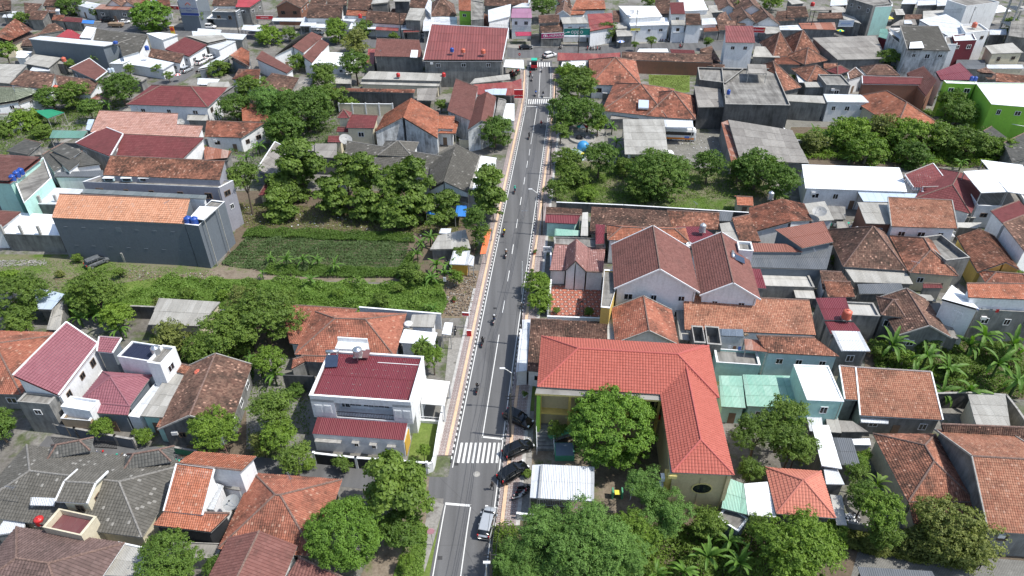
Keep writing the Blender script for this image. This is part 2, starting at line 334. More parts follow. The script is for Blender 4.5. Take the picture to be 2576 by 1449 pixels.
# ---------------------------------------------------------------- buildings
BIG = {'t_gbr', 't_mar', 't_pnk', 't_sch', 't_sor', 't_gry', 't_dgt', 't_mbr', 't_orl', 't_joglo', 't_pkb'}
def base_of(rm):
    if rm in ('t_sch', 't_sor', 't_pnk', 't_mar', 't_mbr'): return 'roof_base_red'
    if rm in ('t_gry', 't_dgt', 't_mos') or rm.startswith('s_'): return 'roof_base_grey'
    return 'roof_base'
_wm = {}
def unit_box(mat, name):
    if (mat, name) not in _wm:
        g = G(); g.box((0, 0, 0), (1, 1, 1), mat); _wm[(mat, name)] = g.mesh(name)
    return _wm[(mat, name)]
def unit_frame(mat):
    if mat not in _wm:
        g = G()
        for c, d in (((0, 0, .47), (1, 1, .06)), ((0, 0, -.47), (1, 1, .06)), ((-.465, 0, 0), (.07, 1, .88)), ((.465, 0, 0), (.07, 1, .88)), ((0, 0, 0), (.05, .8, .88))): g.box(c, d, mat)
        _wm[mat] = g.mesh('window')
    return _wm[mat]
def window(root, o, c, w, h, nrm, frame='trim_white', shade=False):
    rz = math.atan2(nrm[1], nrm[0])+math.pi/2
    wn = ob('window', unit_frame(frame), root, (c[0]-o[0]+nrm[0]*.02, c[1]-o[1]+nrm[1]*.02, c[2]), (0, 0, rz), (w, .14, h))
    pn = ob('pane', unit_box('glass_dark', 'pane'), wn, (0, .1, 0), None, (.9, .5, .9))
    return wn
def edge_windows(root, o, a, b, ztop, zbot, mode, lod, frame='trim_white'):
    """a row of framed windows along the wall from a to b (outside lies to the right of a->b)"""
    d = Vector((b[0]-a[0], b[1]-a[1])); ln = d.length
    if ln < 2.2: return
    d /= ln; nrm = Vector((d.y, -d.x))
    k = max(1, min(5, int(ln/3.2)))
    if lod > 1.7: k = min(k, 3)
    for i in range(k):
        t = (i+.5)/k*ln+random.uniform(-.3, .3)
        p = Vector((a[0], a[1]))+d*t
        if ztop-zbot < 4.6 and i == k//2 and mode == 'd' and ztop > 2.3:
            ob('door', unit_box('w_wood', 'door'), root, (p.x-o[0]+nrm.x*.03, p.y-o[1]+nrm.y*.03, 1.02), (0, 0, math.atan2(nrm.y, nrm.x)+math.pi/2), (.95, .1, 2.0)); continue
        w = random.uniform(.9, 1.5); h = random.uniform(.9, 1.3)
        window(root, o, (p.x, p.y, ztop-1.0-h/2), w, h, nrm, frame)
def rect3(pts, h):
    A, B, C = [W(*p, h) for p in pts[:3]]
    u = (B-A); u.z = 0; lu = u.length; u /= lu; v = Vector((-u.y, u.x, 0)); dpt = (C-A).dot(v)
    if dpt < 0: dpt = abs(dpt)
    return A, A+u*lu, A+u*lu+v*dpt, A+v*dpt, u, v, lu, dpt
def building(label, cat, surfs, nm=None):
    name = nm or cat.replace(' ', '_')
    roofG = G(); wallG = G(); capG = G(); vergeG = G(); postG = G()
    tiles = {}; caps = []; verges = []; posts = []; wins = []; cen = []; keep = []
    for s in surfs:
        kind, rm, wm, hs, pts, fl = s
        if kind in ('gx', 'gy', 'hx', 'hy'):
            h, rise = hs[0], (hs[1] if len(hs) > 1 else .6)
            A, B, C, D, u, v, lu, lv = rect3(pts, h)
            z = Vector((0, 0, 1)); o = .45
            if kind[1] == 'x': half = lv/2
            else: half = lu/2
            rz = h+half*rise
            planes = []; ridges = []
            if kind == 'gx':
                R0 = A+v*half; R1 = B+v*half; R0.z = R1.z = rz
                planes = [(A, B, R1, R0), (C, D, R0, R1)]; ridges = [(R0, R1)]
            elif kind == 'gy':
                R0 = A+u*half; R1 = D+u*half; R0.z = R1.z = rz
                planes = [(B, C, R1, R0), (D, A, R0, R1)]; ridges = [(R0, R1)]
            elif kind == 'hx':
                e = min(half, lu/2-.05)
                R0 = A+v*half+u*e; R1 = B+v*half-u*e; R0.z = R1.z = rz
                planes = [(A, B, R1, R0), (B, C, R1, R1), (C, D, R0, R1), (D, A, R0, R0)]
                ridges = [(R0, R1), (A, R0), (B, R1), (C, R1), (D, R0)]
            else:
                e = min(half, lv/2-.05)
                R0 = A+u*half+v*e; R1 = D+u*half-v*e; R0.z = R1.z = rz
                planes = [(A, B, R0, R0), (B, C, R1, R0), (C, D, R1, R1), (D, A, R0, R1)]
                ridges = [(R0, R1), (A, R0), (B, R0), (C, R1), (D, R1)]
            for P in planes:
                poly = [P[0], P[1], P[2], P[3]]
                if (P[2]-P[3]).length < 1e-4: poly = poly[:3]
                roofG.prism([(p.x, p.y) for p in poly], [p.z-.12 for p in poly], [p.z for p in poly], base_of(rm), 'trim_white' if 'v' in fl else 'trim_cem')
            tiles.setdefault(rm, []).extend(planes)
            lod = max(1, depth_of(A)/110)
            for a, b in ridges:
                if (a-b).length > .3 and a.z > 0:
                    g = G(); g.tube(a+z*.07, b+z*.07, .13 if lod < 1.6 else .17, .13 if lod < 1.6 else .17, capmat(rm), 6); caps.append(g)
            ins = min(o, lu*.12, lv*.12)+random.uniform(0, .05)
            a, b, c, d = A+u*ins+v*ins, B-u*ins+v*ins, C-u*ins-v*ins, D+u*ins-v*ins
            top = h+ins*rise-.14
            wallG.prism([(p.x, p.y) for p in (a, b, c, d)], 0, top, wm)
            if kind[0] == 'g':
                if kind == 'gx':
                    for (p, q) in ((a, d), (b, c)):
                        m = (p+q)/2; s_ = u*(.12 if p == a else -.12)
                        P3 = [Vector((p.x, p.y, top)), Vector((q.x, q.y, top)), Vector((m.x, m.y, rz-.16))]
                        tri(wallG, P3, s_, wm)
                else:
                    for (p, q) in ((a, b), (d, c)):
                        m = (p+q)/2; s_ = v*(.12 if p == a else -.12)
                        P3 = [Vector((p.x, p.y, top)), Vector((q.x, q.y, top)), Vector((m.x, m.y, rz-.16))]
                        tri(wallG, P3, s_, wm)
                if 'v' in fl or 'V' in fl:
                    vm = 'trim_white' if 'v' in fl else 'trim_cem'
                    es = [(A, R0), (D, R0), (B, R1), (C, R1)] if kind == 'gx' else [(A, R0), (B, R0), (D, R1), (C, R1)]
                    for p, q in es: g = G(); bar(g, p, q, .16, .22, vm); verges.append(g)
            if 'n' not in fl:
                wins.append((a, b, h-.1, 0, 'd')); wins.append((b, c, h-.1, 0, 'w'))
            cen += [A, B, C, D]; keep.append(A)
        elif kind == 'p':
            if len(hs) == 1: hs = hs*4
            elif len(hs) == 2: hs = [hs[0], hs[0], hs[1], hs[1]]
            Q = [W(*p, hz) for p, hz in zip(pts, hs)]
            dev = abs((Q[0].z+Q[2].z)-(Q[1].z+Q[3].z))/4; X = (Q[1]-Q[0]).cross(Q[2]-Q[0]).normalized(); dev = max(dev, abs((Q[3]-Q[0]).dot(X))/2)
            roofG.prism([(p.x, p.y) for p in Q], [p.z-.1-dev for p in Q], [p.z-dev for p in Q], base_of(rm), 'trim_white' if ('v' in fl or rm in ('s_wht', 's_whc', 's_wrib')) else 'trim_cem')
            tiles.setdefault(rm, []).append((Q[0], Q[1], Q[2], Q[3]))
            if rm.startswith('t_') and abs(hs[2]-hs[1]) > .3 and 'k' not in fl:
                hi = (Q[3], Q[2]) if hs[2] > hs[1] else (Q[0], Q[1])
                g = G(); g.tube(hi[0]+Vector((0, 0, .06)), hi[1]+Vector((0, 0, .06)), .13, .13, capmat(rm), 6); caps.append(g)
            if 'v' in fl or 'V' in fl:
                vm = 'trim_white' if 'v' in fl else 'trim_cem'
                for p, q in ((Q[0], Q[3]), (Q[1], Q[2]), (Q[3], Q[2])): g = G(); bar(g, p, q, .18, .2, vm); verges.append(g)
            c = sum(Q, Vector())/4; cen += Q; keep.append(Q[0])
            if 'o' in fl:
                for q in Q:
                    w = q+(c-q)*.06; g = G(); g.box((w.x, w.y, (q.z-.1)/2), (.14, .14, q.z-.1), 'concrete_post'); posts.append(g)
            elif 'a' not in fl:
                ins = [q+(c-q).normalized()*.06 if 'i' in fl else q+(c-q).normalized()*random.uniform(.4, .5) if (c-q).length > 2 else q+(c-q)*.12 for q in Q]
                wallG.prism([(p.x, p.y) for p in ins], 0, [q.z-.11-dev for q in Q], wm)
                if 'n' not in fl:
                    wins.append((ins[0], ins[1], min(hs[0], hs[1])-.1, 0, 'd')); wins.append((ins[1], ins[2], min(hs[1], hs[2])-.1, 0, 'w'))
        elif kind == 'f':
            h = hs[0]; par = hs[1] if len(hs) > 1 else .45
            if len(pts) == 3: A, B, C, D, u, v, lu, lv = rect3(pts, h); Q = [A, B, C, D]
            else: Q = [W(*p, h) for p in pts]
            c = sum(Q, Vector())/4
            wallG.prism([(p.x, p.y) for p in Q], 0, h-par-.02, wm)
            th = .2
            inn = [q+(c-q).normalized()*th*1.41 for q in Q]
            for i in range(4):
                j = (i+1) % 4
                wallG.prism([(Q[i].x, Q[i].y), (Q[j].x, Q[j].y), (inn[j].x, inn[j].y), (inn[i].x, inn[i].y)], h-par-.02, h-.06, wm)
                capQ = [Q[i]+(Q[i]-c).normalized()*.05, Q[j]+(Q[j]-c).normalized()*.05, inn[j]-(Q[j]-c).normalized()*.03, inn[i]-(Q[i]-c).normalized()*.03]
                roofG.prism([(p.x, p.y) for p in capQ], h-.06, h, 'trim_cem' if 'V' in fl or wm in ('w_cem', 'w_dcem') else wm if wm == 'w_cream' else 'trim_white')
            s0 = h-par
            base = [Vector((q.x, q.y, s0)) for q in inn]
            tiles.setdefault(rm, []).append(tuple(base))
            cen += Q; keep.append(Q[0])
            if 'n' not in fl:
                wins.append((Q[0], Q[1], h-par, 0, 'd')); wins.append((Q[1], Q[2], h-par, 0, 'w'))
    o = sum(cen, Vector())/len(cen); o.z = 0
    root = thing(name, label, cat, o)
    lod = max(1.0, depth_of(o)/110)
    if wallG.v: ob('wall', wallG.mesh('wall', origin=o), root)
    for g in posts: ob('post', g.mesh('post', origin=o), root)
    rf = ob('roof', roofG.mesh('roof', origin=o), root)
    for rm, planes in tiles.items():
        if rm.startswith('t_'):
            big = rm in BIG; sc = min(2.2, max(1, lod*.85))
            tw, th = (.38, .42) if big else (.27, .31)
            me = courses(planes, tw*sc, th*sc, rm, o, lift=.045*sc, peak=(.045 if lod < 1.25 else 0), gap=.09 if lod < 1.6 else .05, jit=.012 if big else .022)
            if me: ob('roof_tiles', me, rf, kind='stuff')
        else:
            sc = min(2.0, lod)
            if rm in ('s_asb', 's_asbd', 's_grn') and lod < 1.3:
                for me in courses(planes, 1.05, 2.3, rm, o, lift=.025, peak=0, gap=.02, jit=.012, split=True) or []: ob('roof_sheet', me, rf)
                continue
            me = courses(planes, 1.0*sc, 2.3*sc, rm, o, lift=.02, peak=0, gap=.012, jit=.006)
            if me: ob('roof_sheets', me, rf, kind='stuff')
    for g in caps: ob('ridge_cap', g.mesh('ridge_cap', origin=o), rf)
    for g in verges:
        if g.v: ob('verge', g.mesh('verge', origin=o), rf)
    if wins and lod < 2.2:
        a, b, zt = wins[0][0], wins[0][1], wins[0][2]; d = Vector((b[0]-a[0], b[1]-a[1])); 
        if d.length > 3:
            d.normalize(); nr = Vector((d.y, -d.x)); rz_ = math.atan2(d.y, d.x)
            if random.random() < .5:
                g = G(); q = Vector((b[0], b[1]))-d*.3+nr*.07; g.tube((q.x, q.y, .1), (q.x, q.y, zt-.1), .05, .05, 'trim_cem', 6); ob('downpipe', g.mesh('downpipe', origin=o), root)
            if random.random() < .3:
                q = Vector((a[0], a[1]))+d*random.uniform(.8, 2)+nr*.2; ob('air_conditioner', unit_box('c_white', 'air_conditioner'), root, (q.x-o.x, q.y-o.y, zt-.9), (0, 0, rz_), (.8, .32, .55))
    for a, b, zt, zb, md in wins:
        edge_windows(root, o, a, b, zt, zb, md, lod, random.choice(['trim_white', 'trim_white', 'w_wood']))
        if zt > 6 and lod < 1.8: edge_windows(root, o, a, b, zt-3.1, zb, md, lod)
    return root
def depth_of(p): return math.hypot(math.hypot(p.x, p.y), CAMH)
def capmat(rm): return {'t_sch': 't_sch_cap', 't_sor': 't_sor_cap', 't_gry': 'cap_grey', 't_pnk': 't_pnk_cap'}.get(rm, 'cap_weather')
plain('t_sch_cap', (.4, .1, .085), .8, scale=6, var=.2); plain('t_sor_cap', (.45, .16, .12), .8); plain('t_pnk_cap', (.24, .1, .12), .8); plain('cap_weather', (.17, .11, .09), .9, scale=5, var=.5)
def tri(g, P3, s_, wm):
    P2 = [p+s_ for p in P3]
    g.face(P3, wm); g.face(P2[::-1], wm)
def bar(g, p, q, w, h, mat):
    d = Vector(q)-Vector(p); ln = d.length
    if ln < .05: return
    x = d.normalized(); y = Vector((0, 0, 1)).cross(x)
    y = y.normalized() if y.length > 1e-4 else Vector((0, 1, 0)); z = x.cross(y)
    g.box((Vector(p)+Vector(q))/2+z*(h*.35), (ln, w, h), mat, rot=Matrix((x, y, z)).transposed())
def parse(data):
    c = r = 0; cur = None; out = []
    for line in data.strip().splitlines():
        line = line.strip()
        if not line: continue
        if line[0] == '@': c, r = [int(t) for t in line[1:].split(',')]
        elif line[0] == '!':
            lb, _, cat = line[1:].partition(';'); cur = (lb.strip(), (cat or 'house').strip(), []); out.append(cur)
        else:
            tk = line.split(); kind, rm, wm = tk[0], tk[1], tk[2]
            wm = 'w_'+wm; rm = rm if rm[1] == '_' else ('t_'+rm if 't_'+rm in M else 's_'+rm)
            hs = [float(t) for t in tk[3].split('/')]; pts = []; fl = ''
            for t in tk[4:]:
                if ',' in t: pts.append(TX(c, r, *[float(q) for q in t.split(',')]))
                else: fl += t
            cur[2].append((kind, rm, wm, hs, pts, fl))
    return out
plain('cap_grey', (.2, .19, .175), .9, scale=5, var=.4)
DATA = """
@0,3
!long grey tiled house with pink hip line and dark green-grey ridge;house
hx gry cream 3.6/.42 -350,830 1430,1062 1790,310 n
!pointed grey tiled roof lantern on the long grey house's back slope;roof turret
hx dgt cem 4.6/.9 480,275 910,190 435,155 n
!second pointed grey tiled roof lantern nearer the orange tiled house;roof turret
hx dgt cem 4.6/.9 1245,385 1725,300 1200,240 n
!raised grey tiled dormer with pale verge on the grey house;dormer
gx gry cream 6.6/.3 560,700 880,720 1060,400 v
!cream roof terrace with maroon checked floor and parapet;terrace
f mfl cream 5.4/.9 430,955 815,1040 880,830 n
!small white ribbed awning beside the plants on the grey roof;awning
p wrib white 5.2/5.7 300,735 545,742 560,665 310,655 a
!white sheet lean-to roof at the left edge below the grey house;shed
p whc cem 3/3.4 -60,1040 240,1000 260,870 50,870
!maroon-brown hipped house with white gutter in the bottom left corner;house
hx gbr white 4/.5 -500,1760 690,1960 1190,1110 vn
!weathered asbestos lean-to beside the maroon-brown hipped house;shed
p asb white 3.2/3.6 1000,1440 1380,1460 1510,1185 1190,1115 v
!narrow two-storey orange tiled house with black brick lower wall;house
p org white 5.6/8.2 1650,795 2040,835 2160,372 1780,320 v
p org white 8.2/8.2/7.0/7.0 1780,318 2430,390 2580,245 1960,195 n
p org black 4.6/5.5 1540,935 2120,1005 2310,820 1650,800 n
p wrib white 5/5.4 2075,775 2150,785 2250,540 2140,500 n
p con white 4.6/5.4 2250,560 2420,590 2350,385 2170,375 n
!dark concrete yard wall block under the orange house;wall
f con cem 2.4/.2 1660,1250 2180,1270 2230,1120 n
@1,3
!broad orange-red pyramid-hipped house with short cement ridge;house
hx orm cem 3.6/.62 -380,1175 600,1255 990,490
!brownish-red gabled roof at the bottom edge overlapping the orange-red hip;house
gy mbr white 4.6/.5 -700,1900 60,2000 470,1150 n
p mbr white 3.4/4.4 100,1800 600,1870 880,1465 430,1260 n
@2,3
!white arched parking canopy on railings in the school yard;canopy
p wrib white 4.4/4.6/4.3/4.3 260,668 825,700 830,350 290,325 o
p whc white 4/4 180,662 258,668 288,328 205,332 o
!pale green ribbed canopy beside the school's end wall;canopy
p grn dark2 3.8/4.4 2100,765 2370,835 2330,520 2170,460 n
!white sheet canopy between green canopy and small orange pyramid roof;canopy
p wht dark2 3.9/4.4 2375,840 2660,860 2570,500 2335,520 n
!grey gate house block with lattice gate below the white canopy;wall
f con dark2 3.2/.2 2060,860 2280,1000 2350,850 n
@3,3
!bright orange-red pyramid-roofed house with white gutter;house
hx sor dcem 4.4/.62 85,822 680,868 555,400 v
!narrow white and cement strip roof right of the pyramid roof;annex
p whc cem 4.4/4.4 585,525 770,530 700,375 560,370
p conl cem 3.4/3.6 690,935 795,940 745,640 625,630 n
!long blown-white sheet roof right of the bushy garden tree;annex
p wht cem 5/5.3 540,340 745,372 610,-70 440,-70
!small charcoal sheet roof in the alley of the white annexes;annex
p dkg cem 4.2/4.6 740,332 932,348 845,62 655,55 n
!small white sheet roof touching the weathered red hip's top left;annex
p wht cem 4/4.3 860,128 1035,132 1020,65 840,70 n
!large weathered red hipped house with mottled clay tiles;house
hy redm cream 4/.6 1410,705 2105,712 1790,25 
p redm cream 3.1/4 1465,925 2160,945 2105,712 1412,707 n
!red tiled gable house at the right edge with three glass tiles;house
gx redl cem 5/.5 2210,1000 3100,1060 1700,-20 V
!near-black roof at the bottom edge beside the stone lane;house
p dkg dcem 3/3.4 1000,1650 1800,1700 1650,1400 900,1355 n
@0,2
!weathered orange hipped house at the left edge behind the pink roof;house
hx orm cem 3.4/.5 -800,1040 215,1075 560,450
!tall pink-red sloped roof house with white fascia;house
p pnk white 9.2/6.4/6.4/9.2 130,880 590,1080 985,560 668,345 v
p pnk dark2 6/6.6 978,640 1135,655 1225,510 1000,492 v
hy pnk dark2 4.2/.6 790,1150 1305,1190 1530,880 n
p pnk dark2 3.6/4.2 925,1255 1288,1280 1310,1192 905,1150
f con cem 6/.3 170,1140 490,1168 560,1078
f wht white 5/.5 610,1190 900,1235 940,1120 n
f con tan 3.6/.5 610,1310 905,1335 945,1285 n
f whc white 3.2/.3 1290,1285 1400,1300 1640,895 n
!white block with navy roof membrane and steel tank;house
f navy white 7/.25 1180,685 1500,735 1600,575 n
f con white 7.6/.5 1478,745 1610,765 1690,580
!corrugated grey roof of the mint-walled house beside the pink hips;house
p asb mint 3.6/3.9 1410,1290 1640,1305 1915,890 1700,850
p redm mint 3.3/3.6 1645,1330 1705,1335 1990,900 1925,885 n
p redm white 3.9/4.2 1710,835 1930,880 2000,810 1745,745 n
p redm mint 2.9/3.2 1570,1400 1750,1420 1780,1340 1610,1320 n
!long dark brown tiled gable between grey corrugated roof and white bungalow;house
gy brn cem 3.7/.5 1590,1430 2320,1400 2600,770 V
!wide pale asbestos shed roof beside the weedy field;shed
p asb cream 3.6/4.5 1490,370 2010,385 2215,140 1600,100
!blue-grey translucent sheet canopy among the trees at left;canopy
p plb cem 3.6/4.4 385,214 520,218 655,62 330,-20 n
p asb cem 2/4.2 470,420 595,425 645,110 525,212 n
@1,2
!orange-red hipped house with black tank behind the white bungalow;house
hx orm dark 3.5/.55 390,670 1400,700 1520,260 n
p orm white 3.4/3.9 340,560 700,590 1020,215 240,165 n
p orm cem 3/3.5 500,740 690,750 705,690 460,680 n
p orm cem 2.9/3.4 355,815 510,730 480,690 370,720 n
!white roadside annex with asbestos and white sheets;annex
p asb white 3.6/4 1545,390 1790,397 1815,265 1570,268 n
p wht white 3.3/3.6 1440,550 1790,577 1825,450 1490,415
p wht white 3/3.1 1870,462 1960,475 1982,350 1900,345 o
@2,2
!white-edged dark brown house beside the pavement behind the school;house
p whc white 3.3/3.5 40,848 150,836 185,318 95,318 n
p brn white 3.4/4.4 152,834 640,870 500,325 190,312
p brn white 4.4/3.4 640,870 960,880 960,340 500,325 n
!orange-brown gabled house with weathered white gable behind the school;house
gy orm white 4.2/.55 1040,560 1680,580 1640,225 V
p conl cem 3.3/3.6 940,515 1040,522 1065,210 992,205 n
!long pinkish tiled house with magenta sheet strip;house
p redl white 3.8/5.6 1735,420 3060,475 2990,125 1725,68 n
p mag white 3.8/4.3 1740,352 2320,392 2312,300 1738,275 n
!unfinished grey block rooms on the terrace;unfinished room
f con cem 5/1.8 1835,545 1950,552 1945,385 n
f con cem 5/1.8 1965,560 2110,572 2070,390 n
!blue-grey corrugated roof beside the unfinished rooms;annex
p blu white 4/4.5 2090,480 2330,490 2325,415 2088,410 n
!mint building with rubble-strewn grey terrace;building
f con mint 3.9/.4 2060,745 2500,775 2540,640 n
p rust cem 5/5.2 2345,622 2570,645 2500,522 2335,510 o
!red tiled roof on the tall pale mint wall;building
p redm mintp 4.8/6 2560,650 3300,690 3046,500 2460,480 
!left pair of pale green corrugated roofs by the mint house;canopy
p grn mint 3.5/4.1 2105,1195 2350,1210 2312,885 2080,880
!right pair of pale green corrugated roofs by the mint house;canopy
p grn mint 3.6/4.2 2365,1190 2955,1215 2885,885 2320,870
@3,2
!blown-white flat roofed block with pale mint side wall;building
f wht mint 7/.15 395,1125 765,1140 700,785
!big pinkish clay-tiled roof beside the banana garden;house
p redl cem 4.4/6 770,1120 915,1128 880,800 715,785 v
p redl cem 3.7/6 925,1282 1757,1330 1640,848 880,800 v
p whc cem 2.8/3 930,1352 1210,1367 1215,1300 925,1287 a
!grey clutter of white and cement roofs above the bushy tree;annex
p whc cem 3.4/3.8 420,1440 560,1460 540,1290 385,1270 n
p asb cem 3.2/3.6 600,1450 740,1460 700,1290 580,1280 n
p asbd cem 2.8/3.2 740,1449 1010,1449 850,1340 700,1330 n
!asbestos shed inside the dark walled lot;shed
p asb cream 3.8/4.2 2090,1382 2440,1407 2390,1080 2010,1068
!dark brown back roof at the right edge above the glass-tiled gable;house
p brn cem 4/6.5 1800,1560 2900,1640 2700,1410 1745,1370 n
!maroon metal roof with pink tank;house
p met cem 5/5.5 570,322 850,325 782,95 478,100 n
p met cem 4.4/4.8 630,462 930,436 862,347 570,337 n
!white ribbed roof on posts beside the banana garden;canopy
p wrib cem 5.4/5.8 735,632 1030,636 922,436 638,430 
!grey cement house with small brown hip;house
f conl cem 5/.4 840,268 1130,282 1080,150 n
hx brn cem 5/.6 1140,272 1385,305 1290,115
!mottled brown gable with cement front beside grey house;house
gy brn cem 4/.55 1300,485 1850,510 1650,130 V
p asbd cem 3/3.8 1780,480 1920,520 1730,150 1610,140 n
!asbestos strip roof behind the mottled brown gable;annex
p asb cem 4.2/4.5 1310,105 1690,135 1640,70 1265,45 n
!tall grey cement house with orange tiled strip at right edge;house
f dkg cem 6.6/.6 2125,215 2800,250 2600,95
p org white 8.6/9.2 2015,95 2700,120 2700,-40 2000,-45 n
p wht white 8/6.6 1750,110 2125,215 2015,90 1850,-30 n
@3,1
!long blown-white metal roofed bungalow with white porch columns;house
p wht white 4.6/5.2 375,447 1400,482 1330,237 340,205
!pale arched canopy beside the long white roof;canopy
p plb white 3.6/4.2 960,580 1480,590 1500,500 900,478 o
!maroon tiled house with several hips below the trees;house
hy mar white 4.2/.5 1480,548 2040,705 1985,320
p mar white 4.4/6.4 1460,437 1850,446 1660,197 1372,310 v
p mar white 4.3/5.5 1555,490 1740,560 1780,430 1550,435 vn
!house under a large white L-shaped terrace canopy;house
f con white 5/.7 2110,615 2640,640 2480,380 1968,400
p wht white 8/8.2 2145,492 2412,482 2228,258 1965,275 o
p wht white 8.2/8 2412,482 2760,535 2560,210 2140,158 o
!light mottled orange tiled house with white slatted balcony;house
p redl white 6/7.4 1240,830 1908,853 1850,568 1205,538 V
f con white 3.4/.9 1235,900 1880,930 1880,860 n
!asbestos flat roof on brick block beside the mottled orange tiles;house
p asb brick 5.4/5.7 985,800 1278,810 1200,592 900,585
!red-brown gable left of the dish roof;house
p red white 3.8/5.5/5.5/3.8 -190,895 235,780 140,550 -190,640 n
p red white 5.5/4/4/5.5 235,780 445,770 365,600 140,550 n
!asbestos roof carrying a grey mesh dish;annex
p asb white 3.8/3.9 440,778 665,767 572,575 362,600 n
!brown metal roof on dark blue-grey clad house;house
p brm dark2 6/6 345,1050 660,985 560,775 70,860 n
p brm dark2 5/5.4 -340,1085 350,1090 180,1005 -300,990 n
p dkg dark2 4.2/4.4 -360,1235 590,1265 655,1020 -300,1085 n
!pale walled yard block below the dark blue-grey house;wall
f conl cem 2.8/.3 -200,1420 470,1440 490,1270 n
p brn white 3/4 550,1460 870,1460 740,1290 520,1280 
!large dark brown hip with many mossy tiles and grey lean-to;house
hx brn cem 3.9/.8 755,1235 1395,1275 640,870 
p asb cem 2.9/3.5 865,1392 1460,1410 1392,1280 762,1240
!reddish-brown hip with maroon fascia beside the concrete terrace;house
hy redm cream 4/.6 1420,1295 1915,1332 1640,955 
!grey walled concrete roof terrace box;terrace
f con cem 6/1.0 1795,1170 2035,1140 1860,895 n
!mottled orange gable with yellow verge near the right edge;house
p redm yell 3.8/5.5/5.5/3.8 2110,1288 2395,1190 2130,848 1900,930 
p redm yell 5.5/4/4/5.5 2395,1190 2540,1268 2280,920 2130,848 n
!small orange hip beside the green bush near the right edge;house
hx red cream 3.4/.6 2190,1400 2700,1440 2600,1310 n
!white house with maroon and brown halves at the right edge;house
p mar white 6.6/7.2 2360,800 2640,690 2525,570 2240,678 
p brn white 6.6/7.2 2580,1080 2860,960 2640,690 2360,800 n
!dark grey tiled roof at the right edge below the lime building;house
p dgt cem 4/5 2450,185 2760,100 2600,-120 2370,-10 n
@0,1
!long windowless slate-grey building with pale orange tiled roof;building
p orl dark 9.2/11 520,742 1857,805 1912,557 600,505 ni
f con dark 9.3/.3 1858,803 1995,820 2110,560 n
p wht dark 10/10 1905,745 2055,766 2195,635 2010,625 o
p gls white 10.5/10.5 825,495 2070,555 2080,515 840,450 n
!lilac-grey walled building with red tiled roof and six white dormers;building
p redm lil 11/12.6 1035,313 2210,363 2262,175 1110,120 ni
f con lil 10/.3 830,378 2205,437 2345,365 1000,320
!bluish-white flat roofs beside the slate-grey building;annex
p whc cem 4.8/4.8 240,600 700,612 845,455 460,435 n
p wht cem 4/4 10,900 605,922 545,710 200,690 n
!mint green house with three blue roof tanks at the left edge;house
p mbr mint 7.2/8.4/8.4/7.2 -200,362 92,372 405,130 -200,92 n
f con mint 7/.4 150,378 240,592 520,340 435,130 n
f con dark 7/.3 -300,372 150,378 250,230 -200,220 n
!cluster of overlapping dark grey tiled roofs;house
p dgt white 6/6.6 700,150 818,75 640,-10 510,60 n
p dgt white 5.6/6 690,270 802,182 640,60 500,95 n
p dgt white 5.2/5.8 540,280 645,205 500,65 425,110 n
p dgt white 4.8/5.6 640,250 1010,200 830,72 700,120 n
p dkg white 4.4/4.8 545,330 1040,332 1035,262 560,285 n
!maroon ribbed double roof behind the lilac-grey building;house
p mar cem 4.4/6.4/6.4/5 760,-10 1110,127 1240,-99 1050,-174 v
p mar white 4.6/6.2 1110,127 1840,143 2050,-60 1240,-99 n
!rusty sheet shed beside the tall dark tree;shed
p rust cem 3/3.6 2060,160 2290,140 2330,70 2050,20 n
!purple-brown tiled roof corner at the left edge;house
p mbr white 4.6/5 -300,850 5,850 207,688 -200,660 n
@1,1
!long weathered asbestos slope with white verge left of the tree row;house
p asbd dark2 4.8/3.4/3.4/4.8 10,255 205,338 400,85 190,-20 vn
p asbd cem 4.2/4.5 345,62 590,72 600,-10 380,-30 n
p asbd cem 4.4/4.8 600,132 810,142 815,-5 590,-5 n
!grey shingled compound roof behind the row of big-leaf trees;house
p gry white 4/5.8 880,190 1770,350 2010,150 915,-30 n
hx gry white 5.4/.5 1225,115 1570,130 1500,-20 n
p gry white 5/6.8/6.8/5 1745,443 1885,375 2010,0 1755,130 
p gry white 6.8/5/5/6.8 1885,375 2130,490 2250,118 2010,0 n
p asb white 4.2/4.6 2085,462 2170,482 2262,120 2170,100 n
p gry cem 3.4/4 1960,555 2135,595 2130,490 2050,470 o
p asb cem 3/3.6 830,540 935,545 880,340 760,440 n
!white sheet awning on the roadside of the grey compound;awning
p wht white 4/4.2 2165,482 2300,500 2422,140 2265,118
!small maroon pointed garden pavilion left of the trees;gazebo
hx mar cream 2.8/.9 25,515 165,517 150,420 n
!weathered pale shack roof beside the columnar tree;shack
p asb cem 2.6/3.2 1750,1062 2160,1052 2110,860 1830,920 n
p whc cem 2.6/2.8 1840,900 1955,905 1965,850 1860,850 n
!yellow kiosk with white ribbed roof by the pavement;kiosk
p wrib ycork 2.7/3 1945,1210 2130,1217 2155,1072 1985,1075 n
p wrib cem 2.5/2.7 2132,1217 2187,1228 2197,1130 2152,1112 o
!orange awning behind the columnar tree along the pavement;awning
p otarp cem 2.5/2.7 2255,1110 2312,1105 2375,850 2310,860 o
!blue tarpaulin shelter beside the pavement trees;tarpaulin
p tarp cem 2.6/2.9 2000,727 2110,732 2122,615 2020,620 o
!small blue tarpaulin under the big-leaf trees;tarpaulin
p tarp cem 2.2/2.5 1712,707 1838,712 1810,670 1730,668 o
@2,1
!grey sheet bus shelter with red-striped patches;bus shelter
p asb cem 4.8/5.2 1135,105 1572,107 1530,-250 1115,-250 o
!large old asbestos warehouse roof beside the bus lot;warehouse
p asbd cem 4.4/5.6 2295,165 2990,195 2820,-140 2175,-245 n
p rust cem 3.8/4.4 2210,197 2290,165 2170,-240 2105,-215 n
!small orange tiled shelter at the garden's end;gazebo
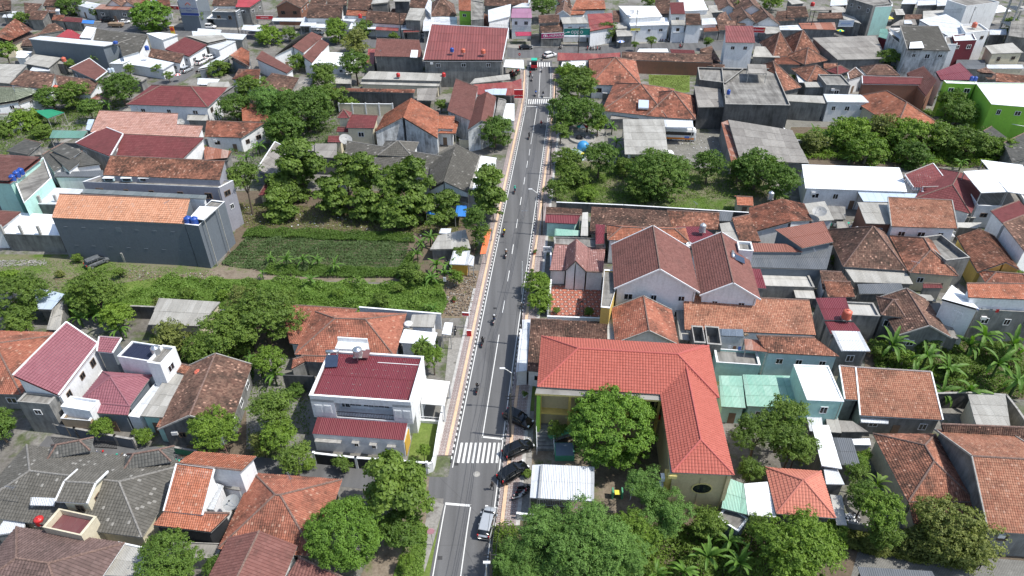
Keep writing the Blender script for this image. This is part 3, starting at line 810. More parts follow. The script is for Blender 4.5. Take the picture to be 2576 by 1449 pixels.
gx org cream 2.6/.5 2265,615 2430,622 2392,530 
!maroon-fronted roadside house with brown tiled back slope;house
p met mint 3.2/4 330,790 650,805 690,712 340,705 n
p brn mint 4/3.5 340,705 705,715 705,655 345,630 n
!green glazed canopy beside the joglo roof;canopy
p grn mint 2.8/3 428,924 680,926 682,870 432,850 o
!long dark brown hipped roof along the garden wall;house
p brn cream 3.3/5/5/3.4 780,905 1650,960 1560,672 800,632 n
p redm cem 3.4/4.8 1560,850 2080,862 2087,695 1560,670 n
!orange tiled double hips behind the tall twin gables;house
hx org white 5.4/.5 960,965 1450,990 1420,840 n
hx org white 5.4/.5 1280,985 1790,995 1780,845 n
!maroon sheet strip beside the grey pebble wall;annex
p met cem 4.6/5 842,1010 930,1003 936,812 840,808 n
!maroon flat metal roofs behind the twin gables;annex
p met cem 4.6/5 1730,1040 2135,975 1900,830 1650,830 n
p met cem 4.8/5.2 1880,970 2270,1040 2265,975 1950,940 n
!pale asbestos roof between maroon metal and red tiles;annex
p asb cem 3.7/4.1 2130,975 2292,977 2232,780 2088,800 n
!red tiled slope beside the brown gable near the garden shelter;house
p redm cem 3.8/4.8 2290,978 2505,982 2395,710 2213,747 n
!charcoal sheet patch at the end of the garden wall;shed
p dkg cem 2.6/3 2085,775 2205,778 2230,682 2078,680 n
!curved pinkish joglo roof with checkered front wall;house
p joglo white 3.2/4.2 378,1272 540,1275 560,1020 430,1010 n
p joglo white 4.2/6.4/6.4/4.2 540,1275 640,1180 648,955 560,1020 n
p joglo white 6.4/4.2/4.2/6.4 640,1180 745,1285 765,1045 648,955 n
p joglo white 4.2/3.2 745,1285 915,1290 940,1045 765,1045 n
!grey pebbled wall block behind the joglo roof;wall
f con cem 3.6/.3 430,1010 940,1040 930,950 420,935 n
!tall brown-tiled gable house with bluish white front;house
gy mbr white 7.4/.62 1030,1462 1885,1500 1805,1050 v
f con yell 6.8/.3 895,1640 985,1650 1100,1272 930,1262 n
!second brown-tiled gable with a solar heater;house
gy mbr white 6.8/.6 1890,1530 2500,1570 2255,1040 v
f con white 8.8/.5 2285,1065 2430,1075 2415,985
!maroon metal strip right of the second brown gable;annex
p met cem 4.8/5.2 2420,1450 2560,1455 2500,1258 2365,1250 n
@2,0
!orange-red hipped house with carport near the upper crossing;house
hx orm white 4/.42 790,852 1300,864 1372,615 
p wht white 3.4/3.6 488,682 735,682 742,615 508,615 o
f whc white 3.9/.1 590,615 765,608 765,585 600,592 n
!long red and brown sheet roof behind the orange-red hip;shop row
p rmt cem 4/4.5 455,610 890,602 895,540 460,530 n
p rmt cem 3.8/4.3 892,600 1097,600 1095,528 890,540 n
!long brown tiled roof on brick wall behind the lawn lot;shop row
p brn brick 4/5 1100,602 2022,632 2012,552 1105,525 n
!brown hip against the tall white house;house
p brn cem 4/6 1890,560 2110,630 2010,465 1890,500 n
!red-brown double hipped house with blue skylight;house
hx red white 4/.42 905,1115 1560,1185 1700,905 n
hx red white 4/.5 1350,1168 1848,1205 1790,965 n
p asbd cem 2.8/3 990,1200 1340,1192 1230,1150 1000,1150 n
!dark weather-stained concrete building with flat roof;building
f con dcem 8/.6 2150,1045 2800,1058 2640,690 2110,680 n
f con dcem 8/.6 1890,800 2150,830 2330,690 1870,675 n
p asbd dcem 6/6.2 1870,1080 2145,1077 2085,850 1830,855 n
p asbd dcem 10/10.2 2375,738 2567,742 2557,650 2370,642 o
!pale sheet bus garage with a white coach beneath;bus shelter
p whc cem 4.6/4.9 1545,1280 1828,1287 1815,1215 1440,1200 o
!tall white house with red striped roof by the back street;house
p rst white 9.6/11 2148,428 2447,432 2427,260 2145,258 
!pale asbestos roof against the tall white house;annex
p asb cem 3.6/4 2420,572 2700,580 2620,470 2450,465 n
!purple-roofed white shop house on the corner;shop
p pur white 7/7.2 -10,180 202,182 192,85 0,85 
p mag white 2.8/3.2 40,365 195,360 195,320 30,320 a
p whc white 7.4/8.2 -236,220 -20,165 -10,40 -240,100 n
!brown tiled shop with crimson headscarf store sign;shop
p brn cem 4.6/5.2 285,330 508,325 502,225 283,230 n
p brn cem 6/6.4 272,235 480,225 476,150 265,158 n
!grey roofed shop under the green phone sign;shop
p asb white 6/6.4 510,240 772,236 722,170 488,175 
p whc white 3.2/3.4 520,372 790,372 790,345 525,345 a
!red metal roofed shop behind the white-flowered tree;shop
p rmt white 5.2/6.4 785,315 1022,272 1012,130 758,140 n
p brn white 5/6 1020,225 1080,225 1080,108 1012,110 n
!small grey asbestos shops left of the minimarket;shop
p asb cem 3.6/3.9 1058,367 1217,362 1182,285 1040,290 n
p asb cem 4.2/4.5 1040,292 1172,285 1132,230 1020,230 n
!orange tiled hips behind the green sign shop;house
p org white 5/6.4 600,100 945,90 930,5 650,-10 n
p org white 4.4/5 590,150 720,145 740,112 590,108 n
!white roofed minimarket with striped front canopy;shop
p wht white 7/7.6 1185,185 1515,168 1440,60 1072,60 n
p wht white 5.4/5.6 1190,262 1582,252 1562,175 1165,190 
!narrow white shop house with red roof right of the minimarket;shop
p mar white 8/8.6 1598,142 1742,142 1727,25 1588,28 
p asb white 5.8/6.1 1605,252 1747,250 1732,200 1600,200 
p whc white 3.4/3.7 1620,327 1762,325 1757,262 1612,262 n
!dark brown tiled shop with white awning;shop
p brn white 6/6.5 1750,252 1907,250 1892,140 1745,140 n
p whc white 3.2/3.6 1760,302 1917,300 1902,262 1752,262 n
!wide white sheet roof near the top edge;building
p wht white 6/6.5 1740,112 1975,102 1920,-10 1650,-30 n
!small orange roofed shop beside white gabled shop;shop
p whc white 4.6/5 1905,250 2065,243 2042,180 1910,186 n
p red cem 3.2/3.5 1930,322 2092,312 2082,265 1925,265 n
!row of low brown roofs below the paired white gables;house
p brn cem 4/4.8 2070,252 2360,250 2300,205 2060,210 n
p brn cem 4.4/6 2040,210 2200,205 2150,118 2080,150 n
!first brown gable with white front near the top edge;house
gy brn white 4.6/.6 2080,105 2270,110 2210,0
!larger brown gable with two small vents near the top edge;house
gy brn white 4.8/.6 2250,145 2570,150 2480,0
!low brown gable right of the row near the red sign;house
gy brn white 4/.6 2240,245 2480,250 2430,150
!brown gable beside the red sign's upper end;house
gy brn white 4/.6 2430,250 2700,255 2600,150
!white sheet roof strip on the near side of the back street;shed
p wht cem 3/3.2 1260,522 1582,526 1562,490 1280,490 n
p mar cem 3/3.2 1600,532 1842,540 1832,505 1590,495 n
!red roofed shed with white tin roof beside the corner crossing;shed
p rmt cem 3.4/3.8 -20,970 100,925 95,790 -20,830 o
!brown gables with white crossed verge behind the corner tree;house
gy brn white 5/.7 430,165 590,170 560,60 v
p brn white 6/6.6 500,60 600,70 580,-30 430,-30 n
@3,0
!first mossy pyramid roof beside the tall white house;house
hx redm cem 3.6/.8 50,565 262,562 215,425 n
!second mossy pyramid roof in the row by the back street;house
hx redm cem 3.6/.8 262,545 520,540 430,405 n
!third mossy pyramid roof in front of the warehouse;house
hx redm cem 3.4/.7 370,652 600,610 480,505 n
p red cem 3/3.4 60,650 340,652 352,572 70,570 n
!wide patched grey asbestos warehouse roof;warehouse
p asbd cem 5/5.6 700,602 1195,592 1085,358 445,380 n
!tall grey tiled house with cement-stained side;house
p gry streak 10/11.6 1402,502 1832,512 1712,265 1330,265 V
p whc streak 9/10.4 1278,360 1400,450 1345,268 1212,282 n
p wht streak 10.7/10.8 1420,487 1572,482 1547,415 1432,425 a
!maroon framed glass-fronted house behind the tall grey house;house
f whc maroon 9/.4 1880,410 2100,400 2060,330 1860,350
f con white 8.4/.4 1800,445 1905,445 1900,360 1780,370 n
!weathered white metal roof beside the roof tank tower;building
p whc white 7.6/8.6 1825,372 1948,377 1965,252 1520,200 n
p whc white 8.6/7.6 1520,200 1965,252 1900,200 1790,142 n
!white tower house with pink tank;house
f conl white 9.4/.5 1990,330 2228,305 2130,235 1940,245
!cream shop house with asbestos roof below concrete tower;house
p asb cream 6/6.6 2250,542 2572,530 2460,430 2180,460
p whc cream 3.2/3.4 2200,690 2576,690 2560,650 2200,650 n
!brown mottled hip beside the dark concrete building;house
hx redm cem 4.6/.6 130,925 335,880 0,665 n
!brown tiled hip between white strips;house
hx redm cem 4.4/.5 395,825 700,812 620,675 n
p whc cem 4/4.2 310,830 400,830 360,700 270,700 n
!tiny maroon pointed roof among brown hips;house
hx mar cem 4.4/.7 700,752 822,715 750,660 n
!grey concrete box house with white crossed roof beams;house
f con cem 6.4/.4 590,852 832,857 790,752 
f con cem 5/.4 350,835 495,838 488,825 362,822 n
p asb cem 5/5.2 375,878 600,878 570,825 362,825 n
!long maroon tiled roof on peeling beige wall;building
p mar brick 6/6.8 950,842 1607,852 1602,785 945,765 vn
!brown hip with dark cap behind the long maroon roof;house
hx brn white 5/.6 990,752 1325,762 1240,685 n
!small brown gable with white verge left of the brown hip;house
p brn white 4.6/5.6 815,800 960,755 880,680 800,738 v
!maroon-brown sloping roof beside the lime green building;building
p mbr brick 5.4/8/8/5.8 1590,965 1700,805 1567,665 1395,735 n
!ridged maroon gable with two blue barrels;building
p met white 7.4/8.4 1742,805 2110,806 1930,628 1690,720 n
!lime green building with blown-white roof;building
f wht lime 9/.2 2250,1047 2840,1095 2640,835 2090,830
f wht lime 9.02/.2 1800,835 2088,845 2100,822 1770,808
f con lime 4.5/.4 2330,1225 2800,1310 2780,1180 2340,1150 
!bright orange hipped house beside the round trees;house
hy org cream 4.4/.6 1290,1290 1722,1245 1010,965 n
!white shop row with three pale fronts;shop row
p whc white 5.4/5.8 590,1027 1040,1032 1002,955 558,945 
!grey asbestos shop row beside the pale fronts;shop row
p asb cem 5/5.4 170,1017 580,1042 552,965 120,948 n
!dark ribbed roof below the lime building;house
p dgt cem 3.6/4.4 2380,1480 2460,1430 2250,1272 2165,1320 n
!mottled red tiled roof behind the lime building;house
p redm cem 6/6.6 2290,820 2640,842 2640,770 2290,735 n
p brn cem 5/5.6 2130,730 2290,742 2200,680 2100,710 n
!brown tiled roof under grey sheets at the far right shops;house
p brn cem 4.6/6 190,182 412,172 382,68 190,68 n
p brn cem 4/5.4 60,215 270,205 200,110 90,120 n
p brn cem 4/5 -60,230 60,240 20,150 -60,150 n
!asbestos shed roof near the red tank at the top;shed
p asb cem 5/5.3 240,45 368,32 300,-10 190,-5 n
p asbd cem 4.6/5 430,105 690,100 640,70 430,80 o
!rust-striped metal shop roof on the back street;shop
p rust cem 3.4/4 340,292 690,302 672,225 308,232 n
!white canopied stalls on the back street;shop
p whc cem 3.2/3.5 120,302 352,302 332,250 112,260 n
p asb cem 3.2/3.5 -20,342 135,332 102,262 -100,265 n
!brown tiled shop behind the white shop sign;shop
p brn cem 4.6/5.6 490,190 752,187 742,130 510,138 n
p asb cem 4.6/5 760,190 940,240 870,170 740,130 n
!grey building wrapped in mint netting;building
f con cem 10/.4 815,-20 1060,55 1250,30 1180,-90
f con mint 9.4/.2 1052,72 1252,60 1250,20 1050,30 n
p yel mint 3.6/4.2 1110,207 1267,190 1222,160 1088,170 a
!low grey roofs behind the netted building;house
p conl cem 4/4.4 1560,205 1890,155 1800,100 1560,110 n
p whc cem 4.4/4.8 1340,40 1500,40 1510,-10 1370,-10 n
p whc cem 4.8/5 1500,55 1740,45 1700,0 1510,5 n
p brn cem 3.4/4 1370,200 1550,195 1550,150 1380,150 n
!white veranda building near the top right;building
p wht white 5/5.4 2080,152 2450,112 2340,50 2010,80 o
f con white 9/.4 2000,60 2330,20 2300,-60 n
!teal glazed house left of the tall grey house;house
p teal maroon 6/6.4 1110,370 1250,410 1200,290 1130,290 n
p conl maroon 6.4/6.8 1240,350 1350,360 1330,280 1210,280 n
@0,0
!long maroon tiled bungalow with white windowed wall;house
hx mar white 5.6/.4 1270,1052 2088,1080 2235,882 
!long faded pink tiled roof behind maroon ribbed roof;house
p pkb white 4.8/6.6 910,1332 1770,1372 1792,1145 1000,1115 n
p pkb white 4.8/5.8 1770,1372 1997,1385 2042,1270 1782,1255 n
p plb cem 3.6/3.8 862,1305 908,1315 950,1200 880,1200 n
!brown-red tiled porch house right of the faded pink roof;house
p red white 3.8/5 2060,1375 2430,1387 2660,1240 2080,1215
!orange-red tiled roof behind the dark trees;house
p org cem 4/4.8 2440,1222 2700,1225 2690,1045 2428,1040 n
!green arched garage canopy;canopy
p grnd green 3.4/3.6 480,1195 650,1133 520,1100 345,1112 o
!teal green carport roof beside the faded pink roof;canopy
p teal cem 2.8/3.4 498,1390 830,1392 882,1318 530,1310 o
!mossy green-grey gabled house with white front at left;house
p mos white 5/6.4 -150,1062 180,1008 130,878 -150,868
p mos white 5/6.4 170,1008 398,928 290,880 140,878 
p mos white 3/4.4 60,1240 350,1135 240,1095 130,1098 n
p mos white 2.8/3.6 -150,1270 150,1200 80,1150 -150,1150 n
!dark brown tiled roof left of the brown gabled one;house
p brn white 3.8/5.4 95,852 505,905 552,750 250,708 n
!long dark brown tiled roof above the small trees;house
p brn white 3.8/5.4 590,905 910,950 1005,815 560,758
!pale asbestos roofs at the left edge;shed
p asb cem 4.2/4.8 -150,820 95,842 272,650 -50,640 n
p asb cem 3.8/4 240,640 490,682 612,580 340,545 n
p whc cem 3/3.2 290,720 500,715 505,690 330,670 n
!brown diamond-shaped roof with white verge;house
p mbr cem 6/6.2 700,687 965,808 1080,720 900,588 v
!patched grey shed roofs beside blue drums;shed
p asb cem 3.4/3.8 990,812 1150,842 1282,742 1130,730 n
p asbd cem 3.4/3.8 1240,800 1425,822 1482,780 1270,742 n
!long blue-grey walled block with bluish white roof;building
p whc dark2 8/8 285,392 1042,467 1195,430 405,360 n
!large grey tiled roof behind the blue-grey block;house
p gry white 6/6.6 1232,565 1400,515 1320,392 1195,432 n
p gry white 5.6/7 1130,440 1400,522 1484,352 1110,310 n
p gry white 5.6/7 900,395 1130,432 1112,312 950,285 n
!bright red tiled roof behind the blue-grey block;house
p rbr white 6/6/7.4/7.4 560,372 900,402 720,300 680,295 n
!tilted white sheet roof beside bright red tiles;annex
p wht white 6.8/7.4 800,377 912,388 972,280 868,265 n
!mottled brown hip left of the bright red roof;house
p brn cem 5/6.6 380,352 655,302 560,235 480,250 n
p brn cem 4/5 200,470 330,460 400,330 230,400 n
!orange-brown gable with green wall at the left edge;house
p red cream 7/5/5/7 -60,360 95,412 335,300 150,187 n
!maroon hipped roof beside the white yard roofs;house
p mar white 3.2/3.2/4.2/4.6 1655,495 1900,567 2082,452 1860,375
!brown tiled roof on white walled house by parked cars;house
p brn white 3.2/4.4 1490,570 1812,637 1852,545 1520,490 
!bluish white roofs around the small garden trees;house
p whc white 3/3.2 1250,640 1640,702 1752,632 1400,560 n
p wht white 4.2/4.4 1100,640 1230,642 1412,552 1280,555 n
!white sheet roof behind the maroon hip;annex
p wht white 4.6/5 1635,402 1792,347 1600,325 1470,335 n
!bluish sheet roof right of the maroon hip;annex
p whc white 3.2/3.5 2080,470 2200,502 2392,402 2200,385 n
p asb cem 4.2/4.6 2090,432 2282,390 2232,350 1870,360 n
p whc cem 4/4.4 1940,365 2440,400 2485,345 1930,312 n
!orange clay gable with dark side wall;house
p org dark2 3.6/5.2 2400,600 2510,672 2510,520 2430,475 n
p org dark2 5/3.6 2310,560 2510,672 2520,640 2430,475 n
p whc dark2 3/4.4 1990,692 2160,662 2312,562 2228,560 
!brown-red tiled roof at the alley's far side;house
p red white 4.4/5.4 2330,792 2600,850 2620,700 2480,700 n
!white ribbed roof on the cement house by the alley;annex
p wrib cem 5/5.3 1985,852 2175,857 2212,795 1990,785 n
p asb cem 5/5.3 2080,890 2330,885 2300,820 2090,830 n
!brown tiled house with open porch at the upper left;house
p brn cem 3.6/5 290,197 430,202 492,112 320,108 n
p brn cem 3.8/5.4 250,160 330,162 422,42 240,30 n
p brn cem 4/5.4 -60,120 110,100 110,0 -60,-10 n
!rust-patched shop roof near the blue canopy;shop
p rust cem 4.2/4.6 950,92 1302,102 1335,65 1010,43 
!red-brown shop roof behind the roadside tree;shop
p red white 4.2/5.4 1330,82 1722,82 1702,-20 1400,-10 
!bright blue roadside canopy;canopy
p tarp cem 2.8/3 800,232 942,242 952,205 820,200 o
!white roofed shop near the upper left corner;shop
p whc white 4/4.4 720,42 932,92 1022,42 800,2 
!vermilion tiled shop roof above the car wash;shop
p rbr cem 6/7 2370,72 2512,74 2640,-10 2390,-30 
!brown tiled shop with green glazed upper floor;shop
p brn white 6/7 2130,62 2382,62 2392,-10 2150,-10 n
p wht white 3/3.3 2070,187 2372,192 2352,150 2065,135 o
f con dark2 5.4/.3 2130,115 2370,122 2370,65 
!tall grey office block with company emblem panel;building
f conl dark2 10/.4 1780,10 1960,15 1960,-60 n
!red-brown lean-to roofs beside the blue canopy;shed
p red cem 3/3.6 520,202 640,217 652,155 540,150 n
p mar cem 3/3.4 630,217 820,227 832,185 660,170 n
!white twin gables near the top edge;house
gy brn white 4.6/.7 1060,60 1220,65 1210,0 
gy brn white 4.6/.7 1220,65 1360,70 1350,0 
@1,0
!wide dark red striped roof on cement building;building
p rst cem 8/11.4 1685,602 2482,602 2542,285 1765,245 v
!brown tiled house with grey wall left of the striped roof;house
p mbr cem 6/7.6 1190,567 1682,577 1642,405 1215,390 n
p wht white 6.3/6.7 1550,577 1622,580 1632,500 1565,498 a
!long pale asbestos double roof with green porch posts;row house
p asb cem 4/4.6 1060,797 1862,817 1872,740 1140,715 n
p asb cream 3/3.4 1050,847 1842,870 1852,825 1065,800 n
!thin red-capped dark cement wall building;building
p red dcem 5/5.3 745,917 1592,937 1602,900 762,885 n
!orange-red gable house with rain-streaked white gable;house
p org streak 6/8.6/8.6/6 1195,1328 1480,1182 1560,985 1290,1150 n
p org streak 8.6/6/6/8.6 1480,1182 1828,1392 1840,1135 1560,985 n
p org white 4.4/5.6 1805,1292 1988,1300 2000,1170 1700,1150
p org white 3.6/4.2 1830,1342 2010,1345 2045,1210 1990,1180 o
!maroon tiled villa with pointed turret;house
p mar cream 6/7 905,1287 1187,1292 1227,1165 948,1152
p mar cream 4.4/5.2 808,1325 1182,1337 1192,1292 820,1278 
hx mar cream 7.4/.9 815,1188 942,1188 932,1135
p mar cream 3/3.6 720,1432 862,1434 872,1370 730,1368 n
!steep brown gable beside the metal roofed stalls;house
p mbr streak 6/6.6 1925,1114 2165,1217 2232,880 2010,795 n
p mbr streak 6/7.6/7.6/6 2130,1300 2262,1212 2322,920 2222,975 n
p mbr streak 7.6/6/6/7.6 2262,1212 2372,1232 2417,980 2322,920 n
!maroon and blue patched stall roof by the pavement;stall
p rmt cem 3.6/4 2200,952 2580,962 2580,822 2190,850 o
p plb cem 3.75/3.85 2330,952 2512,957 2532,872 2300,905 a
p asb cem 4.1/4.3 2150,845 2560,800 2550,745 2200,790 a
!white motorcycle parking canopy at the crossing;canopy
p wht white 4/4.2 2470,672 2700,692 2690,602 2490,600 o
!white low roof between steep brown gable and pavement;annex
p wht white 3.4/3.8 2470,1212 2600,1215 2600,1042 2500,1040 n
f con cem 3.4/.2 2390,1220 2470,1215 2510,1000 2440,985 n
!grey and red striped double gable house;house
p gry white 4.6/6.2/6.2/4.6 180,562 365,468 558,320 420,362 
p mbr white 6.2/4.6/4.6/6.2 365,468 475,532 672,372 558,320 n
p mbr white 5.2/3.8/3.8/5.2 468,565 560,632 735,442 650,390 n
p mbr white 4.2/3.6/3.8/4.8 0,590 310,737 372,690 60,510 n
!blown-white roof among the garden trees;house
p wht white 3.8/4.2 555,657 902,667 1012,540 665,520 
!dark brown tiled roof beside the feathery tree;house
p brn cem 4/5.4 20,872 350,935 432,790 158,738 n
p asbd cem 3.4/3.8 370,922 482,952 592,790 440,770 n
!brown tiled shop house with white awnings;shop
p brn white 5/6.4 505,182 862,187 877,50 530,45 n
p whc white 3.4/3.8 440,262 602,262 622,175 482,170 o
p whc white 3.2/3.4 550,277 717,282 722,240 560,238 o
!brick gabled shop with white front awning;shop
gy brn brick 6/.5 190,78 450,82 440,-10 
p whc cem 3.4/3.7 160,212 482,217 472,180 170,180 o
!dark red canvas stall at the upper left shops;stall
p met cem 3/3.3 0,195 160,200 165,155 0,150 o
!orange tiled roof with white sheet and red tank;shop
p org white 5/5.8 905,157 1112,162 1142,95 920,90 n
p brn cem 6/7 920,92 1152,102 1172,0 930,-10 n
p whc white 3.8/4 860,205 982,222 1052,150 878,160 n
!brown mottled shop roof with yellowed tiles;shop
p brn white 4.6/6 1095,227 1482,247 1522,140 1122,110 n
p whc white 3.2/3.5 930,292 1202,292 1242,235 960,225 o
p rmt white 3.2/3.5 1198,302 1432,312 1442,250 1220,245 o
!grey roofed narrow shop with white fascia;shop
p asb cem 6.6/7 1500,202 1652,207 1707,85 1550,80 n
p whc cem 3.6/3.8 1460,297 1640,292 1662,250 1470,250 o
p rst cem 3/3.3 1480,327 1642,322 1662,290 1490,287 o
!wide bluish white roof behind the striped roof;building
p whc cem 4/4.4 1675,312 2025,300 2022,170 1690,168 n
!tall lime-framed house with orange tiles;house
p org lime 9/10 2040,107 2162,112 2162,-10 2038,-10 
f con cem 8.6/.3 2168,200 2290,190 2290,20 2165,0 n
!brown hip beside the wide bluish white roof;house
hx brn cem 4.6/.6 1750,167 2017,157 1975,45 n
!small mottled brown hip right of the lime-framed house;house
hx red cem 4/.6 2180,262 2345,272 2300,185 n
!two grey concrete boxes at the top edge;building
p asb dcem 8/8.3 1155,42 1325,25 1352,-10 1190,-15 n
p asb dcem 8/8.3 1383,15 1552,15 1547,-25 1383,-25 n
!low brown roofs at the very top;house
p brn cem 4/5 690,45 915,55 915,-20 700,-20 n
p brn cem 4/5 1350,125 1530,130 1530,90 1370,90 n
@0,0
!low rust-brown roofs behind the upper left shops;house
p brn cem 4/5 430,60 590,60 620,-20 470,-20 n
p brn cem 3.6/4.6 450,130 560,135 560,80 470,75 n
!pale gabled cottage left of the round tree at the upper left;house
p whc white 4/4.4 450,110 600,115 600,90 470,85 
!white forecourt wall row left of the brown porch house;wall
p whc white 2.6/2.8 80,150 290,165 290,120 80,110 n
!white sheet roof corner below the brown porch house;annex
p whc cem 3/3.2 20,175 160,180 170,150 40,145 n
!white lean-to below the green-walled gable;annex
p wht white 3.2/3.4 160,580 250,585 325,520 170,505 n
!small grey roofs between blue-grey block and brown diamond roof;shed
p asb cem 3/3.2 560,640 640,645 660,620 580,612 n
!white pavement kiosk roofs before the vermilion shop;stall
p whc cem 3/3.2 1985,335 2215,335 2230,300 1990,285 o
p whc cem 3/3.3 2430,300 2640,320 2640,260 2450,250 o
!brown roofs wedged between maroon bungalow and feathery tree;house
p brn cem 3.6/4.4 2340,800 2560,780 2620,700 2400,700 n
!grey flat annex beside the maroon bungalow's right end;annex
p con cem 5.6/5.8 2130,1000 2260,930 2360,860 2240,885 n
p asb cem 3.2/3.4 1880,1210 2090,1215 2090,1150 1890,1145 n
!brown rafters of a half-stripped roof beside the dark trees;shed
p rust cem 3/3.4 900,1000 1090,1010 1130,880 1010,940 o
!grey tiled low roofs left of the overlapping dark tiled cluster;house
p dgt cem 4/4.6 60,1520 280,1560 420,1440 250,1400 n
@1,0
!brown house rows behind the brick gabled shop;house
p brn cem 5/6 540,40 700,45 720,-20 560,-20 n
!whitewashed narrow house left of the grey concrete boxes;house
p brn cem 4.4/5.2 1130,100 1350,110 1350,55 1170,50 n
!brown and white roofs between grey shop and lime-framed house;house
p brn white 5/6 1540,75 1760,90 1750,-10 1560,-10 n
p whc white 6/6.3 1700,80 1760,150 1770,20 1740,-20 n
!grey wall block right of the lime-framed house;building
p brn cem 4/5 2290,60 2576,60 2576,-20 2300,-20 n
p brn cem 3.6/4.6 2360,25 2620,40 2620,-30 2400,-40 n
!rusty dark sheds at the foot of the brown tiled grey-walled house;shed
p rmt cem 3/3.3 1110,640 1190,650 1200,490 1130,490 n
!low asbestos roofs beside the columnar garden trees;shed
p asb cem 3/3.4 760,840 960,845 960,745 740,740 n
!timber yard frames right of the dark cement wall;shed
p asbd cem 2.8/3 1620,1010 1800,1015 1830,885 1620,890 o
!white corrugated strip on the pavement side of the steep brown gable;annex
p con cem 4.6/4.6 2390,1225 2460,1230 2520,1010 2440,1005 n
@2,0
!brown tiled houses behind the corner shops;house
p brn white 4.6/5.8 0,50 165,50 165,5 0,0 n
p whc white 5/5.2 0,75 170,75 190,0 170,0 n
!dark brown tiled house left of the white top roof;house
p brn cem 4.6/6 1440,160 1590,150 1590,-20 1440,-20 n
!asbestos roofs right of the white top roof;house
p asb cem 4.4/4.8 1980,130 2130,120 2070,50 1975,55 n
p asb cem 4.2/4.6 1890,200 2030,190 2000,110 1880,110 n
!brown roofs between the gables and the palm;house
p brn cem 4.2/5.6 2200,80 2400,60 2340,-20 2180,-20 n
!brown tiled lean-to rows under the paired gables;house
p brn cem 3.4/4 2080,305 2240,300 2300,250 2070,255 n
!pale yard slab strip behind the red hipped house;wall
p conl cem 1.2/1.2 905,1160 980,1165 975,1120 905,1115 n
!low shed roof against the dark concrete building's lot side;shed
p brn cem 3/3.4 1960,665 2140,680 2140,655 1960,645 n
@3,0
!grey and white roofs left of the netted building;house
p asb cem 4.4/4.8 640,130 800,130 760,70 640,60 n
p whc cem 5/5.2 620,60 800,50 790,-20 640,-20 n
!shop row roofs right of the yellow awning;shop
p conl cem 4/4.4 1290,150 1380,150 1360,90 1270,90 n
p whc cem 4.4/4.6 1370,240 1455,240 1440,205 1370,205 n
p asbd cem 4/4.6 1230,260 1500,250 1480,190 1330,200 n
!grey roofs between the white veranda building and the tower;house
p whc cem 4/4.2 2230,350 2400,350 2400,290 2230,295 n
p con cem 7/7.2 2420,360 2700,400 2700,200 2450,210 n
!dark brown roofs in front of the cream shop house;house
p brn cem 3.6/4.2 2210,800 2290,800 2290,745 2150,745 n
!terrace roofs with plants under the top right veranda;house
p asb cem 4.4/4.8 1890,130 2010,140 2000,80 1880,90 n
p whc cem 5/5.2 1700,60 1900,50 1850,-10 1700,-10 n
!teal fenced stairway strip beside the maroon framed house;wall
p dkg cem 3/3.2 1880,690 2200,700 2180,600 1900,600 n
!mottled low roofs behind the small maroon pointed roof;house
p redm cem 3.8/4.6 560,690 700,700 700,640 560,640 n
@0,1
!grey slab roofs between mint house and dark tiled cluster;annex
p con cem 3/3 120,120 420,110 400,60 200,50 n
@3,1
!rust-red drums and grey yard beside the asbestos brick block;annex
p con cem 2.8/2.8 600,760 780,760 780,630 600,620 n
p asbd cem 3/3.2 700,880 820,885 800,780 690,780 n
!pale concrete apron before the mottled orange gable;wall
p conl cem 3/3 1900,840 2110,850 2150,790 1900,790 n
p conl cem 2.2/2.2 1890,740 2090,745 2100,690 1880,690 n
!maroon porch roof at the foot of the reddish-brown hip;annex
p mar cem 2.8/3.2 1560,1450 1760,1450 1740,1410 1560,1405 n
@3,2
!narrow black slatted gate roof behind the grey cement house;shed
p dkg cem 3.2/3.4 920,60 1380,60 1340,-50 900,-40 n
p redm cem 3.6/4 600,90 880,95 830,-60 560,-70 n
!white walled yard with glass grid floor above the pink tiles;wall
p conl cem 2/2 280,100 480,110 440,-40 240,-40 n
@2,2
!small grey lean-tos beside the orange-brown gable;annex
p asb cem 3/3.4 1690,520 1790,530 1720,210 1650,215 n
@2,1
!low mossy sheds between green canopy and brown hips;annex
p conl cem 3.6/3.8 690,925 765,925 765,685 710,690 n
"""
# ---------------------------------------------------------------- ground, road, pavements
def groundmat():
    m, t, b = newmat('g_base')
    pos = N(t, 'ShaderNodeNewGeometry').outputs['Position']
    r0 = ramp(t, [(.3, (.11, .1, .085)), (.5, (.19, .18, .165)), (.7, (.27, .26, .24))]); L(t, noise(t, .09, 8, .7, pos), r0.inputs[0])
    r1 = ramp(t, [(.5, 0.0), (.6, 1.0)]); L(t, noise(t, .16, 6, .7, pos), r1.inputs[0])
    g = ramp(t, [(.3, (.05, .075, .02)), (.7, (.09, .12, .035))]); L(t, noise(t, 2.5, 4, .6, pos), g.inputs[0])
    c = mixc(t, math_(t, 'MULTIPLY', r1.outputs[0], .8), r0.outputs[0], g.outputs[0])
    r2 = ramp(t, [(.35, .7), (.65, 1.15)]); L(t, noise(t, 1.7, 5, .7, pos), r2.inputs[0])
    c = mixc(t, 1.0, c, r2.outputs[0], 'MULTIPLY')
    L(t, c, b.inputs['Base Color']); b.inputs['Roughness'].default_value = .95; b.inputs['Specular IOR Level'].default_value = .15
groundmat()
